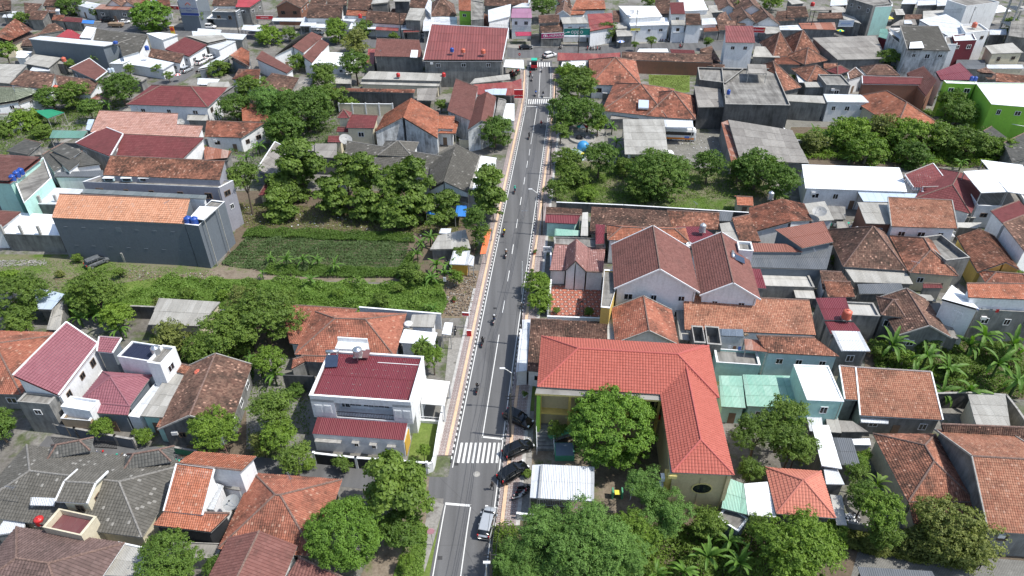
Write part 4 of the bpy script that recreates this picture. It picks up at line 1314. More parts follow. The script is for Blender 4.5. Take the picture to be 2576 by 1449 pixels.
def dirtmat(name, cols, gcol=None, gl=.5, gh=.6, sc=.25):
    m, t, b = newmat(name)
    pos = N(t, 'ShaderNodeNewGeometry').outputs['Position']
    k = len(cols); r0 = ramp(t, [(.3+.4*i/max(1, k-1), c) for i, c in enumerate(cols)]); L(t, noise(t, sc*2, 8, .75, pos), r0.inputs[0]); c = r0.outputs[0]
    if gcol:
        r1 = ramp(t, [(gl, 0.0), (gh, 1.0)]); L(t, noise(t, sc, 7, .7, pos), r1.inputs[0]); c = mixc(t, r1.outputs[0], c, gcol)
    r2 = ramp(t, [(.3, .75), (.7, 1.2)]); L(t, noise(t, 3.5, 5, .7, pos), r2.inputs[0]); c = mixc(t, 1.0, c, r2.outputs[0], 'MULTIPLY')
    L(t, c, b.inputs['Base Color']); b.inputs['Roughness'].default_value = .95; b.inputs['Specular IOR Level'].default_value = .1
dirtmat('g_dirt', [(.12, .095, .07), (.2, .165, .125), (.27, .23, .19)], (.1, .125, .04), .52, .62)
dirtmat('g_soil', [(.1, .078, .058), (.17, .135, .1)], (.07, .09, .04), .55, .7, .4)
dirtmat('g_grass', [(.09, .13, .03), (.13, .18, .045), (.17, .22, .06)], (.16, .15, .08), .6, .72, .3)
dirtmat('g_yard', [(.13, .12, .075), (.18, .17, .11), (.15, .14, .1)], (.09, .14, .03), .48, .6, .14)
dirtmat('g_conc', [(.2, .19, .175), (.27, .26, .24), (.33, .32, .3)], (.13, .12, .105), .55, .65, .3)
dirtmat('g_rub', [(.13, .1, .07), (.2, .155, .11), (.28, .22, .17)], (.12, .13, .05), .55, .65, .8)
dirtmat('g_gravel', [(.13, .125, .11), (.19, .185, .165), (.23, .22, .2)], (.08, .1, .035), .58, .68, .2)
def asphalt():
    m, t, b = newmat('asphalt')
    pos = N(t, 'ShaderNodeNewGeometry').outputs['Position']
    r0 = ramp(t, [(.3, (.112, .112, .114)), (.7, (.138, .138, .14))]); L(t, noise(t, .25, 6, .6, pos, (1, .15, 1)), r0.inputs[0])
    r1 = ramp(t, [(.35, .9), (.65, 1.08)]); L(t, noise(t, 14, 3, .6, pos), r1.inputs[0])
    c = mixc(t, 1.0, r0.outputs[0], r1.outputs[0], 'MULTIPLY')
    r9 = ramp(t, [(.35, .82), (.6, 1.06)]); L(t, noise(t, 1.0, 3, .5, pos, (.75, .012, 1)), r9.inputs[0]); c = mixc(t, 1.0, c, r9.outputs[0], 'MULTIPLY')
    r8 = ramp(t, [(.64, 0.0), (.67, .3)]); L(t, noise(t, .16, 2, .4, pos, (1, .5, 1)), r8.inputs[0]); c = mixc(t, r8.outputs[0], c, (.075, .075, .078))
    vo = N(t, 'ShaderNodeTexVoronoi', feature='DISTANCE_TO_EDGE'); vo.inputs['Scale'].default_value = .09; L(t, pos, vo.inputs['Vector'])
    r2 = ramp(t, [(0, 1.0), (.004, 0.0)]); L(t, vo.outputs['Distance'], r2.inputs[0])
    c = mixc(t, math_(t, 'MULTIPLY', r2.outputs[0], .35), c, (.05, .05, .05))
    L(t, c, b.inputs['Base Color']); b.inputs['Roughness'].default_value = .85; b.inputs['Specular IOR Level'].default_value = .2
asphalt()
def pavemat(name, c1, c2, kind):
    m, t, b = newmat(name)
    uv = N(t, 'ShaderNodeUVMap')
    if kind == 'ring':      # ring pattern tiles
        fr = N(t, 'ShaderNodeVectorMath', operation='FRACTION'); L(t, uv.outputs[0], fr.inputs[0])
        ds = N(t, 'ShaderNodeVectorMath', operation='DISTANCE'); L(t, fr.outputs[0], ds.inputs[0]); ds.inputs[1].default_value = (.5, .5, 0)
        r = ramp(t, [(.0, c1), (.2, c1), (.22, c2), (.4, c2), (.42, c1)]); L(t, ds.outputs['Value'], r.inputs[0]); c = r.outputs[0]
    elif kind == 'diamond':   # diamond lattice with light dots
        sx = N(t, 'ShaderNodeSeparateXYZ'); L(t, uv.outputs[0], sx.inputs[0])
        a = math_(t, 'PINGPONG', math_(t, 'ADD', sx.outputs[0], sx.outputs[1]), .5); b2 = math_(t, 'PINGPONG', math_(t, 'SUBTRACT', sx.outputs[0], sx.outputs[1]), .5)
        mn = math_(t, 'MINIMUM', a, b2); mx = math_(t, 'MAXIMUM', a, b2)
        r = ramp(t, [(0, c2), (.06, c2), (.08, c1)]); L(t, mn, r.inputs[0]); r2 = ramp(t, [(0, 1.0), (.1, 1.0), (.13, 0.0)]); L(t, mx, r2.inputs[0])
        c = mixc(t, r2.outputs[0], r.outputs[0], (.6, .55, .5))
    else:
        br = N(t, 'ShaderNodeTexBrick'); L(t, uv.outputs[0], br.inputs['Vector']); br.inputs['Scale'].default_value = 1
        br.inputs['Color1'].default_value = (*c1, 1); br.inputs['Color2'].default_value = (*[x*.85 for x in c1], 1); br.inputs['Mortar'].default_value = (*c2, 1)
        br.inputs['Mortar Size'].default_value = .04; c = br.outputs[0]
    r3 = ramp(t, [(.3, .7), (.7, 1.1)]); L(t, noise(t, .8, 6, .7), r3.inputs[0]); c = mixc(t, 1.0, c, r3.outputs[0], 'MULTIPLY')
    L(t, c, b.inputs['Base Color']); b.inputs['Roughness'].default_value = .9
pavemat('pave_ring', (.34, .3, .285), (.23, .165, .155), 'ring'); pavemat('pave_diamond', (.42, .15, .1), (.06, .05, .05), 'diamond')
pavemat('pave_check', (.28, .05, .07), (.45, .36, .36), 'brick'); pavemat('pave_block', (.24, .235, .22), (.1, .1, .09), 'brick')
def worn():
    m, t, b = newmat('mark_white'); r0 = ramp(t, [(.42, (.6, .6, .58)), (.6, (.7, .7, .68))]); L(t, noise(t, 3, 5, .7), r0.inputs[0])
    r1 = ramp(t, [(.58, 0.0), (.66, .75)]); L(t, noise(t, 6, 6, .75), r1.inputs[0]); L(t, mixc(t, r1.outputs[0], r0.outputs[0], (.2, .2, .2)), b.inputs['Base Color']); b.inputs['Roughness'].default_value = .8
plain('tan_strip', (.6, .42, .28), .85, var=.12); worn(); plain('kerb_black', (.04, .04, .042), .8); plain('kerb_white', (.6, .6, .58), .8, var=.2); plain('kerb_pale', (.42, .41, .39), .9, var=.2)
g = G(); g.box((0, 500, -.5), (3000, 3000, 1), 'g_base'); gr = ob('ground', g.mesh('ground')); gr['kind'] = 'structure'
LEVEL = [0.004]
def sheet(name, pts, mat, z=None, uvs=None, kind='structure'):
    """flat sheet a few millimetres above what lies below; pts in the photograph's frame"""
    if z is None: LEVEL[0] += .002; z = LEVEL[0]
    P = [W(*p, 0) if len(p) == 2 else Vector(p) for p in pts]
    bm = bmesh.new(); vs_ = [bm.verts.new((p.x, p.y, z)) for p in P]; f = bm.faces.new(vs_)
    if f.normal.z < 0: f.normal_flip()
    uvl = bm.loops.layers.uv.new('UVMap')
    for lp in f.loops: lp[uvl].uv = (lp.vert.co.x*(uvs or 1), lp.vert.co.y*(uvs or 1))
    bmesh.ops.triangulate(bm, faces=[f])
    me = bpy.data.meshes.new(name); bm.to_mesh(me); bm.free(); me.materials.append(M[mat])
    o = ob(name, me); 
    if kind: o['kind'] = kind
    return o
# yards, lots and lawns
sheet('yard', [(-40, 640), (180, 640), (530, 670), (640, 700), (560, 720), (300, 730), (150, 730), (-40, 720)], 'g_yard')
sheet('field_ground', [(530, 500), (560, 480), (1180, 480), (1200, 540), (1195, 640), (1120, 700), (1000, 705), (540, 690), (570, 640), (600, 560)], 'g_soil')
sheet('weedy_ground', [(150, 735), (420, 695), (700, 703), (960, 715), (1130, 700), (1120, 790), (700, 780), (330, 790), (150, 800)], 'g_grass')
sheet('rubble_ground', [(1120, 690), (1205, 680), (1185, 800), (1110, 800)], 'g_rub')
sheet('dirt_ground', [(560, 655), (1000, 700), (1120, 700), (1010, 712), (420, 698), (540, 675)], 'g_dirt')
sheet('lawn', [(1045, 1060), (1103, 1062), (1090, 1165), (1025, 1160)], 'g_grass')
sheet('lawn', [(1400, 480), (1560, 490), (1860, 510), (1875, 535), (1660, 525), (1400, 513)], 'g_grass')
sheet('lawn', [(1632, 188), (1735, 190), (1735, 232), (1700, 235), (1632, 218)], 'g_grass')
sheet('lawn', [(1310, 960), (1345, 960), (1358, 1035), (1310, 1033)], 'g_grass')
sheet('forecourt', [(1305, 1035), (1360, 1036), (1330, 1330), (1270, 1330), (1285, 1100)], 'g_conc')
sheet('schoolyard', [(1345, 1000), (1700, 1010), (1700, 1330), (1330, 1330)], 'g_dirt')
sheet('playground', [(1400, 325), (1520, 325), (1520, 400), (1395, 400)], 'g_conc')
sheet('bus_yard', [(1520, 330), (1830, 335), (1850, 440), (1520, 430)], 'g_gravel')
sheet('garden_ground', [(1390, 400), (1880, 430), (1990, 500), (1880, 540), (1400, 513)], 'g_yard')
sheet('courtyard', [(1388, 718), (1512, 722), (1510, 797), (1385, 795)], 'pave_diamond', uvs=.75)
sheet('courtyard', [(1965, 275), (2240, 300), (2240, 335), (1960, 330)], 'g_gravel')
sheet('grove_ground', [(1990, 320), (2560, 320), (2560, 420), (1960, 420)], 'g_soil')
sheet('grove_ground', [(2170, 840), (2700, 840), (2700, 1010), (2180, 990)], 'g_soil')
sheet('grove_ground', [(1240, 1290), (1720, 1290), (1900, 1330), (2700, 1330), (2700, 1480), (1240, 1480)], 'g_soil')
sheet('lane', [(2160, 1380), (2700, 1420), (2700, 1600), (2100, 1600)], 'pave_block', uvs=1.6)
sheet('grove_ground', [(380, 830), (740, 800), (740, 1000), (620, 1180), (450, 1150), (640, 900), (370, 900)], 'g_soil')
sheet('side_yard', [(620, 900), (790, 900), (790, 1130), (620, 1130)], 'g_gravel')
sheet('verge', [(1040, 1200), (1080, 1200), (1060, 1449), (1000, 1500), (880, 1500)], 'g_dirt')
sheet('lawn', [(1070, 1330), (1110, 1290), (1075, 1480), (1020, 1480)], 'g_grass')
sheet('walkway', [(1083, 1262), (1117, 1268), (1095, 1350), (1068, 1440), (1050, 1400)], 'g_conc')
sheet('forecourt', [(1130, 850), (1185, 850), (1140, 1130), (1105, 1100)], 'g_conc')
sheet('garage_floor', [(1055, 1020), (1110, 1022), (1100, 1060), (1045, 1055)], 'pave_block', uvs=3)
sheet('lane', [(100, 330), (330, 260), (350, 275), (140, 370)], 'g_conc')
# the alley at the upper left, the back street, the lower side street
def ribbon(name, line, w, mat, z, uvs=1, kind='structure'):
    """line: world points; a strip of constant width w"""
    P = [Vector((p[0], p[1], 0)) for p in line]; Lf = []; Rt = []
    for i, p in enumerate(P):
        d = (P[min(i+1, len(P)-1)]-P[max(i-1, 0)]).normalized(); n = Vector((-d.y, d.x, 0)); Lf.append(p+n*w/2); Rt.append(p-n*w/2)
    V = []; F = []; U = []; s = 0
    for i in range(len(P)-1):
        k = len(V); ln = (P[i+1]-P[i]).length
        for q in (Rt[i], Rt[i+1], Lf[i+1], Lf[i]): V.append((q.x, q.y, z))
        U += [(0, s*uvs), (0, (s+ln)*uvs), (w*uvs, (s+ln)*uvs), (w*uvs, s*uvs)]; s += ln
        F.append((k, k+1, k+2, k+3))
    return ob(name, mesh_np(name, V, F, [mat], U), kind=kind)
back = [W(*p) for p in [(-300, 45), (180, 62), (450, 80), (640, 90), (800, 104), (1000, 110), (1150, 118), (1300, 134), (1450, 130), (1700, 118), (1950, 110), (2250, 85), (2700, 60)]]
ribbon('street', back, 9.5, 'asphalt', .016)
ribbon('pavement', [Vector((p.x, p.y+6.6, 0)) for p in back], 3.6, 'g_conc', .05)
ribbon('lane', [W(*p) for p in [(600, 120), (560, 135), (520, 150), (470, 178), (440, 200), (400, 215)]], 6.5, 'asphalt', .018)
ribbon('side_street', [W(*p) for p in [(1170, 1228), (1080, 1226), (960, 1208), (800, 1190), (600, 1172), (400, 1150), (100, 1120)]], 3.4, 'asphalt', .018)
# main road between its two surveyed edge lines
LE = [(1070, 1560), (1089, 1449), (1120, 1266), (1156.5, 1087), (1229, 724.5), (1304, 362), (1325.5, 258), (1328.5, 212), (1328, 165), (1329, 150)]
RE = [(1205, 1560), (1220, 1449), (1229, 1389), (1246, 1272), (1266.5, 1087), (1318, 722), (1369, 362), (1384, 258), (1385.5, 212), (1385.5, 170), (1386, 150)]
def resamp(px, step=1.0, ymax=None):
    P = [W(*p) for p in px]; ys = np.array([p.y for p in P]); xs = np.array([p.x for p in P])
    yy = np.arange(ys[0], ys[-1], step)
    xi = np.interp(yy, ys, xs)
    k = 9; pad = np.concatenate([xi[0]+(xi[1]-xi[0])*np.arange(-k, 0), xi, xi[-1]+(xi[-1]-xi[-2])*np.arange(1, k+1)])
    xi = np.convolve(pad, np.ones(2*k+1)/(2*k+1), 'valid')
    return [Vector((x, y, 0)) for x, y in zip(xi, yy)]
LW = resamp(LE); RW = resamp(RE)
n_ = min(len(LW), len(RW)); 
def xat(line, y): return float(np.interp(y, [p.y for p in line], [p.x for p in line]))
ys = [p.y for p in LW[:n_]]
V = []; F = []
for i, y in enumerate(ys): V += [(xat(LW, y)-.35, y, .022), (xat(RW, y)+.35, y, .022)]
for i in range(len(ys)-1): F.append((2*i, 2*i+1, 2*i+3, 2*i+2))
road = ob('road', mesh_np('road', V, F, ['asphalt']), kind='structure')
def off(line, d, ya=None, yb=None): return [Vector((p.x+d, p.y, 0)) for p in line if (ya is None or p.y >= ya) and (yb is None or p.y <= yb)]
MZ = .027
def mark(name, line, w):
    o = ribbon(name, line, w, 'mark_white', MZ, kind=None); o.parent = road; return o
yj0 = W(1120, 1262).y; yj1 = W(1144, 1190).y; ytop = W(1329, 165).y
mark('edge_line', [p for p in LW if p.y < yj0], .13); mark('edge_line', [p for p in LW if yj1 < p.y < ytop], .13); mark('edge_line', [p for p in RW if p.y < ytop], .13)
def pxline(name, pts, w): mark(name, [W(*p) for p in pts], w)
pxline('lane_line', [(1120, 1267), (1185.5, 1272.5)], .35); pxline('lane_line', [(1184.5, 1270), (1175, 1333), (1159, 1449), (1145, 1560)], .13)
pxline('lane_line', [(1212, 1099), (1267, 1105)], .3); pxline('lane_line', [(1213.5, 1101), (1255.3, 842)], .13)
for a, b in (((1269.5, 756), (1264, 787)), ((1281.5, 681), (1277, 708)), ((1291.7, 615), (1288, 639)), ((1302, 551), (1298.5, 574)), ((1311.7, 496), (1308.5, 516)), ((1320.5, 446), (1317.8, 464)), ((1327.3, 405), (1325, 422)), ((1333.3, 375), (1331, 391))): pxline('lane_dash', [a, b], .13)
pxline('lane_line', [(1335.5, 363), (1351.5, 267.5)], .13); pxline('lane_line', [(1325, 267.5), (1351.5, 268.5)], .28)
pxline('lane_line', [(1355, 245), (1386, 246.5)], .28); pxline('lane_line', [(1355.5, 245), (1359, 174)], .13)
def zebra(y0px, y1px, xpx, n, inset=.3):
    ya, yb = W(xpx, y1px).y, W(xpx, y0px).y
    for i in range(n):
        s = (i+.5)/n
        def pt(y): a = xat(LW, y)+inset; b = xat(RW, y)-inset*.4; return Vector((a+(b-a)*s, y, 0))
        wd_ = (xat(RW, ya)-xat(LW, ya)-inset)/n*.5
        mark('zebra_stripe', [pt(ya), pt(yb)], wd_)
zebra(1114, 1165, 1200, 9); zebra(249.5, 262, 1355, 10); zebra(157, 168, 1357, 9)
# pavements with tan guide strip and ring pattern tiles
yA, yB = LW[0].y, W(1328, 175).y
def strip(name, line, d0, d1, mat, z0, z1, ya, yb, uvs=1.6, par=None):
    P = [p for p in line if ya <= p.y <= yb]
    if len(P) < 2: return
    V = []; F = []; U = []
    for i, p in enumerate(P):
        V += [(p.x+d0, p.y, z1), (p.x+d1, p.y, z1), (p.x+d0, p.y, z0), (p.x+d1, p.y, z0)]
    for i in range(len(P)-1):
        a = 4*i; F += [(a, a+1, a+5, a+4), (a+2, a, a+4, a+6), (a+1, a+3, a+7, a+5)]
        y0 = P[i].y; y1 = P[i+1].y; w = abs(d1-d0)
        U += [(0, y0*uvs), (w*uvs, y0*uvs), (w*uvs, y1*uvs), (0, y1*uvs)]+[(0, 0)]*8
    o = ob(name, mesh_np(name, V, F, [mat], U), par); 
    if not par: o['kind'] = 'structure'
    return o
yj2 = W(1140, 1183).y
for (ya, yb) in ((yj2+1.5, yB),):
    strip('pavement', LW, -2.3, -.42, 'pave_ring', 0, .12, ya, yb, 1.7)
    strip('guide_strip', LW, -1.35, -.92, 'tan_strip', .12, .128, ya, yb)
    strip('gutter_slab', LW, -2.7, -2.3, 'kerb_pale', 0, .11, ya, W(1229, 724).y)
yR0 = W(1246, 1330).y
strip('pavement', RW, .42, 2.9, 'pave_ring', 0, .12, yR0, yB, 1.7); strip('guide_strip', RW, .95, 1.4, 'tan_strip', .12, .128, yR0, yB)
strip('gutter_slab', RW, 2.9, 3.4, 'kerb_pale', 0, .11, yR0, yB)
g = G(); g.box((0, 0, 0), (.17, .5, .2), 'kerb_white'); kbw = g.mesh('kerb_block'); g = G(); g.box((0, 0, 0), (.17, .5, .2), 'kerb_black'); kbb = g.mesh('kerb_block')
for nm, line, d, ya in (('kerb', LW, -.36, yj2+1.5), ('kerb', RW, .36, yR0)):
    root = ob(nm, None, None, (0, 0, 0), kind='structure'); y = ya; i = 0; rest = G()
    while y < yB:
        x = xat(line, y)+d
        if i < 290: ob('kerb_block', kbw if i % 2 else kbb, root, (x, y, .05))
        else: rest.box((x, y, .05), (.17, .5, .2), 'kerb_white' if i % 2 else 'kerb_black')
        y += .52; i += 1
    if rest.v: ob('kerb_blocks', rest.mesh('kerb_blocks'), root, kind='stuff')
# drain grates and a manhole ring
g = G()
for k in range(5): g.box((-.2+k*.1, 0, 0), (.05, .55, .02), 'black_metal')
gm = g.mesh('drain_grate')
for x, y in ((1148, 1168), (1245, 776), (1213.5, 687), (1230, 685), (1107, 1404), (1229, 461)):
    p = W(x, y); ob('drain_grate', gm, road, (p.x, p.y, .035), (0, 0, math.pi/2))
g = G(); g.lathe((0, 0, 0), [(.0, .01), (.42, .01), (.46, .0)], 'trim_cem', 20); p = W(1199, 1193); ob('manhole_cover', g.mesh('manhole_cover'), road, (p.x, p.y, .026))

# ---------------------------------------------------------------- boundary walls
def wallline(label, pts, h, mat, cap='trim_white', th=.18, cat='wall', panels=False, top=False):
    P = [W(*p, h if top else 0) for p in pts]
    for p in P: p.z = 0
    o = P[0]; root = thing('boundary_wall', label, cat, (o.x, o.y, 0))
    g = G(); c = G(); pg = G()
    for a, b in zip(P, P[1:]):
        d = b-a; ln = d.length; an = math.atan2(d.y, d.x); m = (a+b)/2-o
        g.box((m.x, m.y, h/2), (ln, th, h), mat, rz=an)
        if cap: c.box((m.x, m.y, h+.05), (ln+.1, th+.12, .1), cap, rz=an)
        if panels:
            k = max(1, int(ln/3))
            for i in range(k+1):
                q = a+d*(i/k)-o; pg.box((q.x, q.y, (h+.25)/2), (.32, .32, h+.25), cap or mat, rz=an)
    ob('wall', g.mesh('wall'), root)
    if cap: ob('coping', c.mesh('coping'), root)
    if panels: ob('pillar', pg.mesh('pillar'), root)
    return root
wallline('long wall coloured dark for its shade, with pale coping below the tree garden', [(1400, 509), (1569, 516), (1883, 535)], 2.2, 'w_dcem', top=True)  # dark cement colour carries the shade on this wall's face
wallline('white capped dark fence in front of the white bungalow', [(795, 1165), (900, 1177), (1076, 1190)], 2.0, 'w_black', panels=True)
wallline('curved white corner fence around the lawn bungalow', [(1076, 1190), (1089, 1185), (1094, 1170), (1103, 1110), (1116, 1040)], 1.7, 'w_white')
wallline('white fence between the lawn bungalow and carport', [(1054, 1062), (1105, 1066)], .5, 'w_white')
wallline('cream wall with grey arched bays behind the villa', [(856, 290), (990, 291)], 3.2, 'w_cream', panels=True)
wallline('dark block wall behind the weeds and asbestos shed', [(330, 800), (400, 803), (700, 818)], 2.6, 'w_dcem', 'trim_cem')
wallline('dark cement wall behind the white bungalow', [(722, 985), (800, 988)], 3.4, 'w_dcem', None)
wallline('dark stained wall around the grassy lot, far side', [(2354, 990), (2434, 988), (2532, 994)], 3, 'w_dcem', 'trim_cem', top=True)
wallline('slanting wall right of the asbestos shed in the lot', [(2532, 994), (2560, 1030), (2600, 1090)], 3, 'w_cem', 'trim_cem', top=True)
wallline('white low wall with post around the checker-paved courtyard', [(1377, 796), (1512, 801)], 1.4, 'w_white', top=True)
wallline('white side wall of the checker-paved courtyard', [(1377, 798), (1386, 720)], 1.4, 'w_white')
wallline('long white parapet wall behind the roadside annex', [(904, 773), (1109, 790)], 3.2, 'w_white', top=True)
wallline('cream wall with vertical slots beside the steep brown gable', [(1156, 372), (1215, 374)], 2.2, 'w_cream', 'trim_cem')
wallline('cement wall with white cap in front of the grey compound yard', [(1600, 232), (1600, 255), (1515, 250)], 1.8, 'w_cem')
wallline('long cement wall below the orange-red hip and lawn lot', [(1478, 226), (1518, 229), (1620, 236)], 2, 'w_dcem', 'trim_cem')
wallline('overgrown cement wall along the stone lane', [(2040, 1330), (2180, 1350), (2260, 1370)], 2.2, 'w_cem', 'trim_cem')
wallline('grey fence wall with pillars in front of the pink roofed house', [(100, 1080), (200, 1100), (300, 1120), (345, 1128)], 1.8, 'w_dark', 'trim_cem', panels=True)
wallline('green slatted fence segment near the grey tiled house', [(443, 1140), (500, 1150)], 1.2, 'w_green', 'trim_cem')
wallline('low white wall at the school parking exit', [(1300, 1305), (1380, 1312)], 1.1, 'w_white')
wallline('dark wall panel behind the brown-tiled twin gables garden', [(1385, 650), (1385, 700)], 1.6, 'w_dcem')
wallline('grey wall between the round trees and the banana garden', [(1960, 335), (2000, 372), (2080, 378)], 2.0, 'w_cem')

for _l, _c, _s in parse(DATA):
    random.seed(len(_l)*7+sum(map(ord, _l)) % 1000); building(_l, _c, _s)
# ---------------------------------------------------------------- vegetation
def leafmat(name, cols, trans=.25):
    m, t, b = newmat(name)
    uv = N(t, 'ShaderNodeUVMap'); sx = N(t, 'ShaderNodeSeparateXYZ'); L(t, uv.outputs[0], sx.inputs[0])
    k = len(cols); r = ramp(t, [(i/max(1, k-1), c) for i, c in enumerate(cols)]); 
    oi = N(t, 'ShaderNodeObjectInfo')
    f = math_(t, 'ADD', math_(t, 'MULTIPLY', sx.outputs[0], .75), math_(t, 'MULTIPLY', oi.outputs['Random'], .25)); L(t, f, r.inputs[0])
    L(t, r.outputs[0], b.inputs['Base Color']); b.inputs['Roughness'].default_value = .55; b.inputs['Specular IOR Level'].default_value = .3
    tr = N(t, 'ShaderNodeBsdfTranslucent'); tc = mixc(t, 1.0, r.outputs[0], (1.2, 1.5, .4), 'MULTIPLY'); L(t, tc, tr.inputs[0])
    mx = N(t, 'ShaderNodeMixShader'); mx.inputs[0].default_value = trans; L(t, b.outputs[0], mx.inputs[1]); L(t, tr.outputs[0], mx.inputs[2])
    L(t, mx.outputs[0], t.nodes['Material Output'].inputs[0])
leafmat('leaf_dark', [(0.049, 0.092, 0.018), (0.093, 0.165, 0.028), (0.154, 0.235, 0.040)]); leafmat('leaf_mid', [(0.060, 0.105, 0.019), (0.117, 0.184, 0.031), (0.184, 0.265, 0.045)])
leafmat('leaf_light', [(0.078, 0.139, 0.020), (0.148, 0.237, 0.031), (0.234, 0.336, 0.045)]); leafmat('leaf_olive', [(.091, .114, .032), (.160, .188, .048), (.251, .274, .071)])
leafmat('leaf_feather', [(.08, .15, .035), (.125, .225, .05), (.175, .3, .07)]); leafmat('leaf_banana', [(.065, .14, .026), (.11, .21, .036), (.17, .29, .05)], .3)
leafmat('leaf_crop', [(.06, .1, .036), (.1, .155, .055), (.16, .22, .09)]); leafmat('leaf_weed', [(0.087, 0.156, 0.029), (0.146, 0.243, 0.044), (0.233, 0.340, 0.068)]); leafmat('leaf_round', [(0.072, 0.141, 0.021), (0.130, 0.235, 0.032), (0.202, 0.335, 0.046)])
def leaves(C, Nn, size, asp=.5, jitter=.6, bend=True):
    """one small folded blade at every point C, facing roughly along Nn"""
    n = len(C); Nn = Nn+RNG.normal(0, jitter, (n, 3)); Nn /= np.linalg.norm(Nn, axis=1)[:, None]+1e-9
    R = RNG.normal(0, 1, (n, 3)); T = np.cross(Nn, R); T /= np.linalg.norm(T, axis=1)[:, None]+1e-9
    T[:, 2] -= .25; B = np.cross(Nn, T); B /= np.linalg.norm(B, axis=1)[:, None]+1e-9
    s = size*(.6+.8*RNG.random((n, 1)))
    T = T*s; B = B*s*asp
    P0 = C-T*.5; P2 = C+T*.5-Nn*s*.12; P1 = C+B*.5; P3 = C-B*.5
    V = np.stack([P0, P1, P2, P3], 1).reshape(-1, 3); F = np.arange(4*n).reshape(-1, 4)
    return V, F
def clump_crown(nblob, nleaf, leaf, flat=.8, spread=.62, blob=.38, asp=.5, seed=1, jitter=.55, hollow=.35, shell=0):
    """unit crown: leaf blades on the skins of many overlapping clumps set unevenly through an ellipsoid"""
    rs = np.random.default_rng(seed); bl = []
    while len(bl) < nblob:
        p = rs.normal(0, 1, 3); p /= np.linalg.norm(p); r = rs.random()**.4*spread if not shell else spread*(1-shell*rs.random())
        if shell and rs.random() < .6: p[2] = abs(p[2])*.9-.2+.3*rs.random()
        q = p*r; q[2] = q[2]*flat+(.12 if q[2] > 0 else 0)
        bl.append((q, blob*(.6+.7*rs.random())))
    w = np.array([b[1]**2 for b in bl]); w /= w.sum(); V = []; NN = []; tone = []
    idx = rs.choice(nblob, nleaf, p=w)
    d = rs.normal(0, 1, (nleaf, 3)); d /= np.linalg.norm(d, axis=1)[:, None]
    c = np.array([b[0] for b in bl])[idx]; rad = np.array([b[1] for b in bl])[idx][:, None]
    rr = rad*(1-hollow*rs.random((nleaf, 1))**2)*(1+.12*rs.normal(0, 1, (nleaf, 1)))
    d[:, 2] = np.abs(d[:, 2])*.85+d[:, 2]*.15
    # leaves stand in sprays: every spray shares a heading and a tone
    ns = max(40, nleaf//14); sp = rs.integers(0, ns, nleaf); first = rs.integers(0, nleaf, ns)
    k = first[sp]; C = c[k]+d[k]*rr[k]*np.array([1, 1, .85]); sprad = leaf*1.45
    e = rs.normal(0, 1, (nleaf, 3)); e /= np.linalg.norm(e, axis=1)[:, None]; e[:, 2] = np.abs(e[:, 2])*.7; C = C+e*sprad*(.35+.65*rs.random((nleaf, 1)))
    stone = rs.random(ns)[sp]; bt = rs.random(nblob)[idx][k]
    Vv, F = leaves(C, d[k]*.7+e*.9+np.array([0, 0, .3]), leaf, asp, jitter*.6)
    tn = np.clip(.35*bt+.4*stone+.25*rs.random(nleaf), 0, 1)
    U = np.repeat(np.stack([tn, rs.random(nleaf)], 1), 4, 0)
    return Vv, F, U
def crownmesh(name, mat, **kw):
    V, F, U = clump_crown(**kw); return mesh_np(name, V, F, [mat], U)
def trunkmesh(seed, h=1.6, r=.09, mat='bark'):
    random.seed(seed); g = G(); p = Vector((0, 0, 0)); q = Vector((random.uniform(-.08, .08), random.uniform(-.08, .08), h*.62)); g.tube(p, q, r, r*.7, mat, 7)
    for i in range(5):
        a = random.uniform(0, 6.28)+i*1.25; e = q+Vector((math.cos(a)*.5, math.sin(a)*.5, h*.25+random.uniform(0, .3))); m = (q+e)/2+Vector((0, 0, .06))
        g.tube(q-Vector((0, 0, random.uniform(0, .2))), m, r*.5, r*.33, mat, 5); g.tube(m, e, r*.33, r*.1, mat, 5)
    return g.mesh('trunk')
KINDS = {
 'm': ('leaf_dark', 'dense', dict(nblob=60, flat=.8, blob=.27, spread=.72, shell=.3)), 'l': ('leaf_light', 'bright', dict(nblob=48, flat=.85, blob=.27, spread=.72, shell=.4)),
 'g': ('leaf_mid', 'leafy', dict(nblob=40, flat=.85, blob=.28, spread=.74, shell=.5)), 'b': ('leaf_mid', 'broad-leaved', dict(nblob=22, flat=1.15, blob=.3, spread=.75, asp=.8)),
 'f': ('leaf_feather', 'feathery', dict(nblob=34, flat=.5, blob=.3, spread=.8, asp=.35)), 'o': ('leaf_olive', 'olive', dict(nblob=26, flat=.8, blob=.33)),
 'c': ('leaf_dark', 'columnar', dict(nblob=34, flat=2.6, blob=.42, spread=.6)), 's': ('leaf_mid', 'small', dict(nblob=10, flat=.8, blob=.45)), 'r': ('leaf_round', 'round', dict(nblob=120, flat=.78, blob=.18, spread=.82, hollow=.15, shell=.06))}
CR = {}
for k, (mt, nm, kw) in KINDS.items():
    for lodn, nl, lf in (('n', 15000, .055), ('m', 6500, .085), ('w', 2600, .13)):
        var = []
        for v in range(2 if lodn != 'n' else 2):
            kk = dict(kw); kk['nleaf'] = int(nl*{'c': 1.5, 'f': 1.9, 'r': 1.9, 'm': 1.2}.get(k, 1)); kk['leaf'] = lf*(1.5 if k == 'b' else .95 if k == 'f' else 1); kk['seed'] = hash((ord(k), v)) % 9999
            var.append(crownmesh('crown', mt, **kk))
        CR[k, lodn] = var
TR = [trunkmesh(i) for i in range(3)]+[trunkmesh(9, mat='bark_pale')]
TN = [0]
